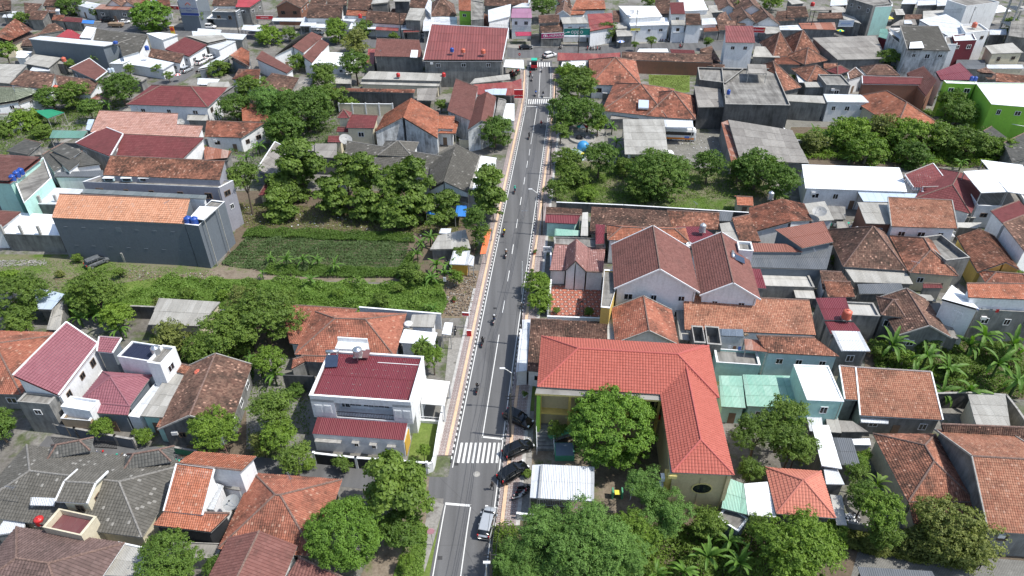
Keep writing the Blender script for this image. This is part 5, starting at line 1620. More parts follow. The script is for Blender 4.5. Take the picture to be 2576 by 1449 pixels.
def tree(k, x, y, r, label, H=None, cat='tree', yscale=1.0):
    """crown seen centred on (x, y) with radius r in the photograph"""
    t0 = depth(y, 3); R = r*t0/FPX; flat = KINDS[k][2]['flat']
    hh = R*min(flat, 1.1)*.95
    if k == 'c': hh = R*2.4
    H = H or max(2*hh*1.02, R*2.1 if R > 1.3 else 2*hh)
    zc = H-hh; P = W(x, y, zc); R = r*depth(y, zc)/FPX
    TN[0] += 1; random.seed(TN[0]*13)
    root = thing('tree' if R > 1.1 else 'shrub', label, cat if R > 1.1 else 'shrub', (P.x, P.y, 0), group=None)
    lodn = 'n' if r > 60 else 'm' if r > 28 else 'w'
    ob('crown', random.choice(CR[k, lodn]), root, (0, 0, zc), (0, 0, random.uniform(0, 6.28)), (R*1.2, R*1.2, R*1.16*yscale))
    ts = zc/1.6
    if R > .8: ob('trunk', TR[3] if k in 'bl' and random.random() < .6 else random.choice(TR[:3]), root, (0, 0, 0), (0, 0, random.uniform(0, 6)), (R*.75, R*.75, ts*1.05))
    return root
TREES = """
b 986 1240 86 glossy big-leaved tree at the lower side street corner|10
r 866 1348 82 rounded dense tree over the orange hipped roof's right side|8
m 1010 1330 56 dark understory tree between the two lower left trees|5
l 1022 1415 22 lime green small bush by the verge|2.5
g 688 1035 58 tall tree left of the white bungalow, upper crown|8
l 705 1100 46 middle yellowish crown left of the white bungalow|6
g 742 1155 44 low crown touching the bungalow's front fence|5
o 660 1120 34 thin crown over the lane behind the orange hip
l 540 1088 66 bright wide tree below the dark brown tiled gable|6
m 745 985 22 round dark bush between house and black wall
l 680 915 42 bright fluffy tree beside the banana clump|5
r 1540 1080 96 large round tree filling the school courtyard|9.5
g 1402 1082 24 small tree beside the teal staircase|4
s 1328 1193 14 little round bush between parked black cars
f 1400 1385 105 wide feathery tree over the lower gate, left part|9
f 1500 1345 95 wide feathery tree, middle part|10
f 1310 1430 62 feathery tree at the pavement's lower end|7
f 1560 1430 85 feathery tree at the bottom edge, right part|8
l 1600 1345 62 yellow-green tree between feathery and school wall|7
f 1670 1290 58 feathery tree before the tan end wall|7
f 1625 1225 46 light feathery tree in front of the ellipse wall|8
g 1780 1320 45 dark tree at the foot of the tan wall|5
l 2000 1392 108 big bright mango tree at the bottom right|8
g 1900 1330 34 tree in front of the lattice gate|5
l 2215 1295 56 tall bright tree beside the red mottled hip|8
g 2225 1350 40 lower bright tree under the tall one|5
o 2400 1335 100 big olive-green tree at the red mottled hip's corner|7.5
o 2440 1390 60 trailing branches over the stone lane|5
g 2155 1190 28 papaya-like tree in the narrow yard|5
l 2165 1165 22 pale papaya crown in the narrow yard|4
l 2165 1145 26 round bush between charcoal and red roofs
m 2175 1255 42 dark tree in the cluttered yard|6
g 1905 1100 62 dark green tree left of the white sheet roof|8
g 1975 1055 58 tall tree behind the orange pyramid roof|9
g 1990 1120 56 dense tree touching the white sheet roof|8
g 1892 1185 34 low tree above the white canopy|5
g 2005 1135 40 right crown beside the white sheet roof's wall|7
m -5 1075 48 dark tree at the left edge before the grey roofs|5
l 255 1080 30 bright potted bush in front of the pink roof
l 365 1100 24 small bush by the mint wall
g 55 755 72 bushy tree at the left edge above the orange roof|8
g 60 815 48 lower bushy tree at the left edge|5
l 20 720 40 pale tree beside the yard at the left edge|6
g 250 745 70 leafy tree over the banana clump at left|8
l 300 800 40 bright tree right of the banana clump|5
o 425 860 52 olive tree in front of the asbestos shed|6
g 585 845 80 wide tree right of the asbestos shed|8
g 665 810 85 sprawling tree left of the orange hips|9
o 620 775 55 upper crown near the weeds|8
g 520 880 52 low dark tree behind the brown gable|6
m 420 1420 78 dark round tree at the bottom left|7
m 545 1432 34 small dark tree at the bottom left, right part|4
s 1330 1190 10 tiny bush by the school fence
g 615 455 46 tall tree left of the asbestos slope|11
b 755 440 74 first big-leaf tree of the row, largest|11
b 700 520 40 low crown at the left of the row|6
b 835 500 44 second big-leaf tree of the row|8
b 868 430 36 yellowish big-leaf tree at the grey roof edge|9
b 915 440 44 tall big-leaf tree before the grey roof|11
b 925 530 46 low big-leaf crown over the dark soil|6
b 980 470 40 fourth big-leaf tree of the row|9
b 1000 545 44 lower crown right of the row's middle|6
b 1045 455 48 tall big-leaf tree at the row's right|11
b 1050 535 44 big-leaf crown above the blue tarpaulin|6
b 1125 520 34 thin big-leaf tree by the white gable|6
b 1228 470 44 roadside big-leaf tree over the white awning|10
b 1240 515 34 lower roadside crown leaning over the kerb|7
c 1196 575 33 tall columnar tree by the pavement|11
m 1245 338 46 dense tree by the pavement near the cream wall|7
l 1148 700 20 small shrub below the yellow kiosk
m 770 285 68 large dark tree left of the villa|10
m 720 330 52 dense lower tree beside the villa|8
f 690 265 58 grey-green feathery tree behind the villa tree|8
g 830 250 42 right crown of the villa trees|8
l 880 270 28 bright hedge-like tree behind the villa wall|3
g 630 225 38 leafy tree behind the maroon bungalow|7
m 590 275 40 dark tree right of the maroon bungalow|7
g 820 200 42 sparse yellow-tipped tree by the brown roof|8
m 895 165 38 dark tree beside the white roof|9
g 750 160 26 small tree beside the grey and red gables|5
l 848 75 30 bright tree at the back street, upper crown|7
l 845 92 26 bright tree at the back street, lower crown|5
o 893 108 38 yellow-brown tinged tree on the near side of the back street|7
g 920 75 26 round tree before the mottled brown shop|5
s 992 90 14 small bush by the shop pole
l 680 100 34 fluffy tree left of the red-striped gable|5
g 727 92 22 small dark tree at the shop pavement|4
m 305 228 44 dark tree left of the maroon bungalow|8
g 190 240 38 yellow-green tree in the lane|7
m 130 250 34 dark tree beside the mossy white house|6
m 225 275 26 low tree in the lane
r 382 48 42 large round tree on the back street at left|8
g 491 42 28 bright round tree by the car wash|7
m 180 22 34 dark tree at the upper left shops|6
g 55 48 20 small tree by the brown gables|5
l 12 132 28 bright bush at the left edge
g 300 165 15 small round garden tree, left of three
g 325 175 14 small round garden tree, middle of three
g 398 176 15 small dark garden tree beside white roof
g 424 192 13 small garden tree by the parked cars
g 550 180 32 round tree below the dark gable|4
l 65 320 46 yellow-green garden trees left of the green canopy|4
g 20 335 34 garden shrub at the left edge|3
g 110 340 30 flowering shrubs by the iron fence|3
g 500 382 20 small tree at the maroon roof's end|4
g 178 166 16 small tree beside the orange tank
g 1450 235 52 big street tree by the upper crossing, upper part|9
m 1430 290 52 big street tree by the upper crossing, dark left part|8
m 1478 290 40 big street tree, right part|8
l 1425 190 32 bright tree by the white carport|5
g 1460 200 34 leafy tree before the orange-red hip|6
l 1505 315 26 bright tree beside the playground|5
g 1410 335 26 thin roadside tree below the big one|5
m 1508 400 44 dark round tree beside the blue sphere|8
g 1428 410 42 pale shrubs with white blossom by the pavement|4
g 1445 455 46 frangipani shrubs in the garden|4
g 1398 480 28 pavement shrub by the garden|4
l 1475 495 30 low bright shrubs behind the garden wall|2.5
g 1575 425 30 frangipani beside the bus|4
m 1655 450 76 largest dark garden tree|9
g 1600 480 38 left lower crown of the garden tree|5
m 1783 418 40 dark tree left of the old warehouse|7
m 1905 435 58 dark tree before the white bungalow|8
m 1960 460 48 dense tree touching the long white roof|8
g 1860 430 34 flowering tree below the old warehouse|6
l 1350 720 38 bright palm-like shrub by the courtyard|4
l 1360 765 34 second bright shrub by the courtyard|3
s 1398 782 11 clipped round bush in the courtyard lawn
s 1480 788 14 clipped bush by the basketball stand
l 2130 345 52 pale leafy tree in the grove|7
o 2200 330 50 yellowish sparse tree in the grove|7
l 2180 390 52 front tree of the grove above the white roof|6
l 2275 350 55 middle tree of the grove|7
m 2290 395 44 dark tree in the grove's front|5
g 2360 360 58 round tree right of the grove's middle|7
g 2430 370 56 dark round tree under the lime building|7
l 2505 385 42 bright tree at the grove's right end|5
o 2050 360 36 thin tree at the grove's left end|5
m 2390 255 34 round tree left of the lime building|7
m 2410 290 44 larger round tree left of the lime building|7
g 2238 155 34 round tree beside the cement-stained house|7
m 1367 20 32 dark tree between shops near the top|8
g 1524 78 26 white-blossomed tree before the red shops|6
s 1640 105 15 small round tree on the back street
s 1598 115 11 little tree by the utility pole
s 1780 108 14 yellow-green bush on the back street
l 1635 8 24 tree at the top edge behind the minimarket|5
g 5 5 20 tree at the top left corner
l 1940 10 30 palm-like tree at the top edge|6
g 2538 70 26 tree behind the concrete tower|6
g 2412 30 18 slim tree by the white veranda building|6
s 2540 1290 18 small bush at the right edge
l 2275 900 24 low bright vegetation in the banana garden|3
g 2400 920 34 dark vegetation in the banana garden|3
g 2500 890 30 vegetation right in the banana garden|3
g 2210 880 26 bush by the white ribbed canopy|3
g 2330 870 34 vegetation under the dark wall|3
l 2090 1340 40 climbing shrubs along the cement wall|3
o 2290 1370 46 yellowish climbing shrub over the lane wall|3
o 2200 1375 34 thin climbing shrub at the lane|2.5
l 2340 480 20 green gap between roofs near terrace
g 2105 655 18 light bush beside the blue-grey house
s 2560 690 22 bush at the orange gable's foot
l 1090 900 30 bright roadside tree before the white carport|5
g 1060 880 26 small tree with palm behind the carport|4
l 1065 1135 18 young tree on the bungalow's lawn|3
g 860 1170 24 weeds and papaya by the front fence|2.5
l 780 1170 18 shrub against the front fence
g 1100 560 26 bushes right of the field
g 1040 700 42 low bushes at the field's lower corner|3
g 1160 640 22 bushes by the kiosk
g 470 740 20 darker shrub among the weeds, left
l 560 745 16 bright shrub among the weeds
g 735 750 20 shrub in the middle of the weeds
l 850 740 17 small bush right of the weed strip's middle
g 960 755 22 shrub in the right of the weed strip
o 400 770 20 dry shrub at the shed side of the weeds
g 1000 730 16 low shrub near the field's lower edge
g 640 715 12 tiny shrub on the bare strip
o 150 690 12 tuft of brush on the vacant yard
g 300 690 16 bush beside the abandoned pickup
g 195 650 14 weed clump at the cement wall's foot
s 240 30 14 bush between the upper left roofs
g 560 100 14 small tree by the alley's top
s 660 205 14 bush behind the brown diamond row
g 1010 205 16 shrub at the long asbestos roof's end
g 1110 265 16 sapling behind the orange-red gable
s 2000 200 14 bush between the brown hips
g 2130 255 14 shrub beside the pale shop row
s 1960 130 12 bush by the pyramid roofs
g 2330 290 16 low tree beside the orange hip
s 2150 60 12 small tree on the far back street
g 1720 20 14 small tree among the far gables
"""
for ln in TREES.strip().splitlines():
    a, _, h = ln.partition('|'); k, x, y, r, lb = a.split(' ', 4)
    tree(k, float(x), float(y), float(r), lb, float(h) if h else None)
# banana plants and palms: every leaf a piece of its own
def blade(name, length, width, droop, mat, seg=7, notch=True):
    V = []; F = []
    z = 0; x = 0
    for i in range(seg+1):
        s = i/seg; an = .95-s*droop; 
        if i: x += math.cos(an)*length/seg; z += math.sin(an)*length/seg
        w = width*(math.sin(math.pi*min(1, .08+s*.92))**.6)*(.75 if notch and i % 2 else 1)*.5
        V += [(x, -w, z+w*.35), (x, 0, z), (x, w, z+w*.35)]
    for i in range(seg): a = 3*i; F += [(a, a+3, a+4, a+1), (a+1, a+4, a+5, a+2)]
    U = []
    for i in range(len(F)): U += [(.15+.7*((i//2)/seg), .5)]*4
    return mesh_np(name, V, F, [mat], U)
BL = [blade('leaf', 2.5, .5, d, 'leaf_banana') for d in (.9, 1.5, 2.2, 2.8)]
PL = [blade('frond', 2.6, .5, d, 'leaf_mid', 8) for d in (1.5, 2.0)]
def crownplant(root, meshes, n, z, nm, sc=1.0, tilt=.0):
    for i in range(n):
        o = ob(nm, random.choice(meshes), root, (0, 0, z), (random.uniform(-.25, .25), random.uniform(-.75, .45), i*2.4+random.uniform(-.6, .6)), (sc*random.uniform(.8, 1.15),)*3)
def stemmesh(r0, r1, h, mat):
    g = G(); g.tube((0, 0, 0), (0, 0, h), r0, r1, mat, 8); return g.mesh('stem')
SB = stemmesh(.16, .1, 1, 'leaf_crop'); SP = stemmesh(.15, .1, 1, 'bark_pale')
BAN = """1058 612 .9 at the field's right end, left plant|1082 598 1.0 at the field's right end, tallest|1050 640 .8 low at the field's right end|1098 668 1.1 left of the yellow kiosk|1118 690 1.0 below the yellow kiosk|1085 700 .9 left of the kiosk's foot
1130 668 .9 against the kiosk's roof|680 650 .7 first in the field row|720 655 .9 second in the field row|762 655 .9 third in the field row|798 655 .8 fourth in the field row|842 668 .9 fifth in the field row|780 705 .8 on the bare strip under the field|660 690 .6 small on the strip's left
240 790 1.1 in the left clump, front|215 760 1.1 in the left clump, back|270 800 1.2 in the left clump, right|300 830 1.0 under the left clump|200 800 1.0 at the left clump's edge|655 925 1.1 left of the white bungalow|690 945 1.0 beside the black wall|630 905 1.0 above the brown gable
545 290 1.0 beside the maroon bungalow|270 265 1.0 in the shady lane|240 262 .9 in the lane, left|650 370 1.1 left of the asbestos roof|620 400 1.1 behind the tall tree|690 350 1.0 beside the villa tree|1090 780 .9 at the weeds' right end
1540 320 1.0 beside the bus shelter|1550 360 1.1 at the bus shelter's corner|1555 385 1.0 beside the shed posts|2050 335 1.1 at the grove's left|2085 345 1.1 in the grove's left part|2030 355 1.0 in the grove's front left|2140 400 .9 by the long white roof|2330 410 1.2 with wide leaves behind the maroon house|2420 410 1.0 beside the white terrace
2245 870 1.62 first in the banana garden|2330 900 1.50 second in the banana garden|2300 950 1.25 lower in the banana garden|2385 930 1.38 middle of the banana garden|2440 870 1.25 under the dark cement wall|2475 850 1.75 tallest in the banana garden|2550 870 1.62 right in the banana garden|2510 920 1.50 right centre of the banana garden|2560 960 1.50 at the right edge|2370 985 1.25 above the dark walled lot|2440 985 1.38 above the asbestos shed
1780 1400 1.15 with broad leaves at the bottom|1835 1362 1.1 before the tan wall|1720 1440 1.1 at the bottom edge|1860 1420 1.2 right of the bottom clump|1650 1446 1.0 left of the bottom clump|1800 1330 1.1 at the tan wall's foot"""
for e in BAN.replace('\n', '|').split('|'):
    x, y, s, lb = e.split(' ', 3); s = float(s); x = float(x); y = float(y); random.seed(int(x*y))
    h = 2.0*s; P = W(x, y, h); root = thing('banana_plant', 'banana plant '+lb, 'banana plant', (P.x, P.y, 0), random.uniform(0, 6))
    ob('stem', SB, root, (0, 0, 0), None, (s, s, h)); crownplant(root, BL, 11, h, 'leaf', s*.9)
PAL = """1362 735 2.5 1.0 palm in the courtyard garden|2205 1222 4 1.0 palm beside the mottled red hip's wall|1062 868 3.5 .8 palm behind the white carport|232 150 4 1.0 yellowish palm before the blue-grey block|268 150 3 .8 dry palm before the blue-grey block|1858 10 6 .9 palm at the top edge right of shops"""
for e in PAL.split('|'):
    x, y, h, s, lb = e.split(' ', 4); x = float(x); y = float(y); h = float(h); s = float(s); random.seed(int(x+y))
    P = W(x, y, h); root = thing('palm', lb, 'palm', (P.x, P.y, 0)); ob('stem', SP, root, (0, 0, 0), None, (s, s, h)); crownplant(root, PL, 14, h, 'frond', s*.9)
# stuff nobody could count
def inpoly(P, n, rs):
    poly = [(p.x, p.y) for p in P]; xs = [p[0] for p in poly]; ysx = [p[1] for p in poly]; out = []
    x = rs.uniform(min(xs), max(xs), n*3); y = rs.uniform(min(ysx), max(ysx), n*3); ins = np.zeros(len(x), bool); j = len(poly)-1
    for i in range(len(poly)):
        xi, yi = poly[i]; xj, yj = poly[j]
        c = ((yi > y) != (yj > y)) & (x < (xj-xi)*(y-yi)/(yj-yi+1e-9)+xi); ins ^= c; j = i
    return x[ins][:n], y[ins][:n]
def scrub(name, label, px, n, h, leaf, mat, seed, rows=None, lumps=.5, cat='ground cover', asp=.4):
    rs = np.random.default_rng(seed); P = [W(*p) for p in px]; x, y = inpoly(P, n, rs); n = len(x)
    from mathutils import noise as mn
    hh = np.array([max(0.05, h*(.45+lumps*mn.noise(Vector((a*.35, b*.35, seed)))*1.6)) for a, b in zip(x, y)])
    if rows:
        y = y+(np.round(y/rows)*rows-y)*.18; 
    z = hh*(1-rs.random(n)**2*.7)
    C = np.stack([x, y, z], 1); V, F = leaves(C, np.tile([0, 0, 1.0], (n, 1)), leaf, asp, .65)
    tn = np.clip(np.array([.5+.5*mn.noise(Vector((a*.22, b*.22, seed+9))) for a, b in zip(x, y)])*.6+.4*rs.random(n), 0, 1)
    U = np.repeat(np.stack([tn, tn], 1), 4, 0)
    o = ob(name, mesh_np(name, V, F, [mat], U), kind='stuff'); o['label'] = label; o['category'] = cat; return o
scrub('weeds', 'bright green tangle of weeds across the vacant plot', [(150, 745), (330, 745), (420, 700), (700, 706), (960, 718), (1100, 705), (1128, 760), (1112, 795), (700, 785), (330, 800), (150, 800)], 56000, 1.3, .46, 'leaf_weed', 3, lumps=1.1)
scrub('crops', 'rows of dusty green vegetable plants in the field', [(560, 660), (625, 595), (1030, 605), (1015, 690), (680, 685), (560, 668)], 30000, .6, .36, 'leaf_crop', 5, rows=1.1, lumps=.9)
scrub('hedgerow', 'dark green hedge of bushes along the field top', [(610, 600), (625, 578), (760, 582), (1040, 592), (1045, 612), (840, 606), (700, 600)], 15000, 1.5, .32, 'leaf_dark', 6, lumps=.3)
scrub('hedgerow', 'dark green bean hedge along the field bottom', [(665, 692), (680, 668), (1000, 680), (1030, 640), (1045, 640), (1030, 700), (820, 700)], 16000, 1.3, .3, 'leaf_dark', 7, lumps=.3)
scrub('undergrowth', 'dark undergrowth and litter under the row of big-leaf trees', [(560, 560), (600, 510), (1180, 540), (1130, 610), (1040, 590), (620, 575)], 12000, .5, .3, 'leaf_olive', 8)
scrub('undergrowth', 'shaded undergrowth below the feathery trees', [(1240, 1340), (1700, 1320), (2050, 1360), (2050, 1480), (1240, 1480)], 24000, 2.6, .42, 'leaf_mid', 9, lumps=.8)
scrub('undergrowth', 'dense plants on the floor of the banana garden', [(2190, 880), (2240, 845), (2560, 850), (2600, 1000), (2440, 1010), (2330, 950), (2200, 930)], 16000, 1.0, .4, 'leaf_mid', 10)
scrub('undergrowth', 'mixed bushes on the grove floor behind the white bungalow', [(1990, 350), (2000, 400), (2480, 425), (2560, 390), (2560, 330), (2050, 330)], 30000, 2.2, .5, 'leaf_light', 11)
scrub('grass', 'rough grass at the edges of the vacant yard', [(-30, 650), (180, 655), (530, 680), (560, 700), (300, 745), (150, 740), (-30, 730)], 9000, .16, .25, 'leaf_weed', 12, lumps=.9)
scrub('grass', 'lawn and low flower beds of the tree garden', [(1400, 480), (1860, 505), (1875, 535), (1400, 513)], 7000, .3, .25, 'leaf_weed', 13, lumps=.9)
scrub('creeper', 'creeping plants spilling over the lane wall', [(2040, 1335), (2180, 1340), (2480, 1400), (2440, 1449), (2200, 1400), (2040, 1370)], 11000, 2.2, .32, 'leaf_olive', 14)
scrub('weeds', 'weeds along the lower left verge of the road', [(1040, 1300), (1078, 1330), (1062, 1470), (980, 1480)], 5000, .5, .3, 'leaf_weed', 15)
scrub('undergrowth', 'shady plants around the asbestos shed', [(380, 850), (640, 850), (640, 960), (560, 930), (380, 900)], 8000, .9, .35, 'leaf_dark', 16)
scrub('grass', 'green grass of the empty lot by the long brown roof', [(1634, 190), (1733, 192), (1733, 230), (1634, 216)], 1800, .2, .35, 'leaf_olive', 17, lumps=.6)
scrub('undergrowth', 'low garden plants under the frangipani and dark garden trees', [(1395, 405), (1400, 510), (1600, 515), (1700, 500), (1990, 500), (1860, 430), (1600, 420)], 16000, .8, .36, 'leaf_mid', 18, lumps=.7)
scrub('undergrowth', 'shrubs and young trees behind the villa and dark tree', [(560, 300), (700, 250), (860, 260), (860, 400), (640, 430), (560, 380)], 12000, 1.6, .4, 'leaf_dark', 19)
scrub('undergrowth', 'garden plants along the shady lane at left', [(-20, 300), (100, 290), (290, 235), (330, 260), (130, 370), (-20, 400)], 12000, 1.2, .4, 'leaf_mid', 20)
scrub('grass', 'patchy weeds on the ground around the bungalow side yard', [(620, 960), (780, 960), (780, 1130), (620, 1150)], 2500, .4, .3, 'leaf_mid', 21, lumps=.9)
# ---------------------------------------------------------------- white bungalow with maroon sheet roof
def rayplane(x, y, P0, n):
    a = Vector((0, 0, CAMH)); b = W(x, y, 0); d = b-a
    return a+d*((Vector(P0)-a).dot(n)/d.dot(n))
def local_root(name, label, cat, A, u): 
    return thing(name, label, cat, (A.x, A.y, 0), math.atan2(u.y, u.x))
def bungalow():
    A, B, C, D, u, v, Lw, Dp = rect3([TX(1, 2, 535, 1080), TX(1, 2, 1555, 1150), TX(1, 2, 1690, 690)], 8)
    rt = local_root('house', 'white two-storey house with maroon sheet roof and recessed balcony', 'house', A, u)
    g = G(); w = 'w_white'; x0, x1 = Lw*.235, Lw*.815
    g.box((Lw/2, .9+(Dp-.9)/2+.6, 2), (Lw, Dp-1.5, 4.0), w)
    g.box((Lw/2, 1.9+(Dp-1.9)/2, 5.7), (Lw, Dp-1.9, 3.3), w)          # behind the balcony
    g.box((x0/2, .95, 5.7), (x0, 1.9, 3.3), w); g.box(((x1+Lw)/2, .95, 5.7), (Lw-x1, 1.9, 3.3), w)
    g.box((Lw/2, .95, 4.02), (Lw, 1.9, .3), w); g.box((Lw/2, .1, 7.25), (Lw, .2, .7), w); g.box((Lw/2, 1.0, 7.2), (Lw, 1.7, .14), w)
    for a, b, c, d in ((Lw/2, .1, Lw, .2), (Lw/2, Dp-.1, Lw, .2), (.1, Dp/2, .2, Dp-.4), (Lw-.1, Dp/2, .2, Dp-.4)): g.box((a, b, 7.8), (c, d, .4), w)
    ob('wall', g.mesh('wall'), rt)
    g = G()
    for a, b, c, d in ((Lw/2, .1, Lw+.1, .3), (Lw/2, Dp-.1, Lw+.1, .3), (.1, Dp/2, .3, Dp-.5), (Lw-.1, Dp/2, .3, Dp-.5)): g.box((a, b, 8.03), (c, d, .06), 'trim_white')
    ob('coping', g.mesh('coping'), rt)
    g = G(); g.prism([(.2, .2), (Lw-.2, .2), (Lw-.2, Dp-.2), (.2, Dp-.2)], 7.36, [7.4, 7.4, 7.7, 7.7], 'roof_base_grey'); rf = ob('roof', g.mesh('roof'), rt)
    me = courses([(Vector((.25, .25, 7.4)), Vector((Lw-.25, .25, 7.4)), Vector((Lw-.25, Dp-.25, 7.72)), Vector((.25, Dp-.25, 7.72)))], 1.0, 3.4, 's_met', (0, 0, 0), lift=.02, gap=.01, jit=.004)
    ob('roof_sheets', me, rf, kind='stuff')
    g = G(); random.seed(5)
    for i in range(95):
        x = random.uniform(1.2, Lw-.6); r_ = random.randint(1, 8); y = r_*Dp/9+random.uniform(-.08, .08); z = 7.47+.32*y/Dp
        g.box((x, y, z), (.07, .06, .02), 'trim_cem')
    g.box((Lw*.76, Dp*.83, 7.74), (Lw*.44, .09, .05), 'paint_white')
    ob('sealant_spots', g.mesh('sealant_spots'), rf, kind='stuff')
    # balcony: windows, railing
    for fx, wd_ in ((.27, .5), (.31, .8), (.36, .9), (.42, .9), (.5, .75), (.555, .85), (.6, .7), (.655, .9), (.71, .7)):
        h = 1.7 if fx < .33 else .8; f = ob('window', unit_frame('trim_white'), rt, (Lw*fx, 1.88, 5.45-h/2 if h < 1 else 5.1), None, (wd_, .12, h)); ob('pane', unit_box('glass_dark', 'pane'), f, (0, -.1, 0), None, (.9, .6, .88))
    g = G(); y = .12
    g.box(((x0+x1)/2, y, 5.15), (x1-x0, .06, .07), 'black_metal'); g.box(((x0+x1)/2, y, 4.3), (x1-x0, .06, .07), 'black_metal')
    k = int((x1-x0)/.22)
    for i in range(k+1): g.box((x0+(x1-x0)*i/k, y, 4.72), (.03, .03, .85), 'black_metal')
    ob('railing', g.mesh('railing'), rt)
    for fx in (.07, .16, .86, .95):
        g = G(); g.box((0, 0, 0), (.075*Lw, .05, 1.5), 'w_white'); g.box((0, -.03, 0), (.06*Lw, .03, 1.3), 'trim_white'); ob('relief_panel', g.mesh('relief_panel'), rt, (Lw*fx, -.03, 5.6))
    # lower part that projects to the front
    F0 = W(*TX(1, 3, 565, 10), 3.5); F1 = W(*TX(1, 3, 1488, 75), 3.5); f0 = (F0-A); e = -f0.dot(v); xl = (F0-A).dot(u); xr = (F1-A).dot(u); e = max(e, .8)
    g = G(); g.box(((xl+xr)/2, -e/2+.4, 1.6), (xr-xl-.1, e-.1+.8, 3.2), w); ob('lower_wall', g.mesh('lower_wall'), rt)
    g = G(); g.box((xr+.02, -e/2+.2, 1.4), (.08, e, 2.7), 'w_ycork'); ob('wood_panel', g.mesh('wood_panel'), rt)
    P = [Vector((xl, -e, 3.35)), Vector((xr, -e, 3.35)), Vector((xr, -.02, 3.95)), Vector((xl, -.02, 3.95))]
    g = G(); g.prism([(p.x, p.y) for p in P], [p.z-.12 for p in P], [p.z for p in P], 'roof_base_grey', 'trim_white'); lr = ob('lower_roof', g.mesh('lower_roof'), rt)
    ob('roof_sheets', courses([tuple(P)], 1.0, 3, 's_met', (0, 0, 0), lift=.02, gap=.01, jit=.004), lr, kind='stuff')
    for fx, wd_, zz, h in ((.47, .6, 1.9, .85), (.66, .6, 1.75, .85), (.86, .8, 1.9, .35)):
        x = xl+(xr-xl)*fx; f = ob('window', unit_frame('trim_white'), rt, (x, -e-.02, zz), None, (wd_, .12, h)); ob('pane', unit_box('glass_dark', 'pane'), f, (0, -.1, 0), None, (.9, .5, .9))
        g = G(); g.box((x, -e-.25, zz+h/2+.25), (wd_+.4, .5, .06), 'trim_cem'); ob('sun_shade', g.mesh('sun_shade'), rt)
    g = G(); g.box((xl+(xr-xl)*.17, -e-.3, 2.5), (3.6, .6, .06), 'trim_cem'); ob('sun_shade', g.mesh('sun_shade'), rt)
    # raised back corner
    g = G(); xb = Lw*.16; g.box((xb+.9, Dp+.9, 4.25), (Lw*.32, 1.8, 8.5), w); g.box((xb+.9, Dp+1.6, 8.8), (Lw*.32, .2, .9), w); ob('roof_deck', g.mesh('roof_deck'), rt)
    g = G(); g.box((0, 0, 0), (1.9, 1.6, .08), 's_mfl'); ob('hatch_cover', g.mesh('hatch_cover'), rt, (Lw*.37, Dp-.5, 8.3), (.12, 0, 0))
    o = thing('carport', 'white flat carport slab between the white house and pavement', 'carport', W(*TX(1, 2, 1800, 1050), 0))
    Q = [W(*TX(1, 2, *p), 3.4) for p in ((1660, 1160), (1895, 1182), (1950, 940), (1703, 913))]; g = G()
    g.prism([(p.x-o.location.x, p.y-o.location.y) for p in Q], 3.25, 3.4, 'paint_white'); ob('slab', g.mesh('slab'), o)
    for p in Q:
        c = sum(Q, Vector())/4; q = p+(c-p)*.05; g = G(); g.box((q.x-o.location.x, q.y-o.location.y, 1.62), (.25, .25, 3.24), 'w_white'); ob('post', g.mesh('post'), o)
bungalow()
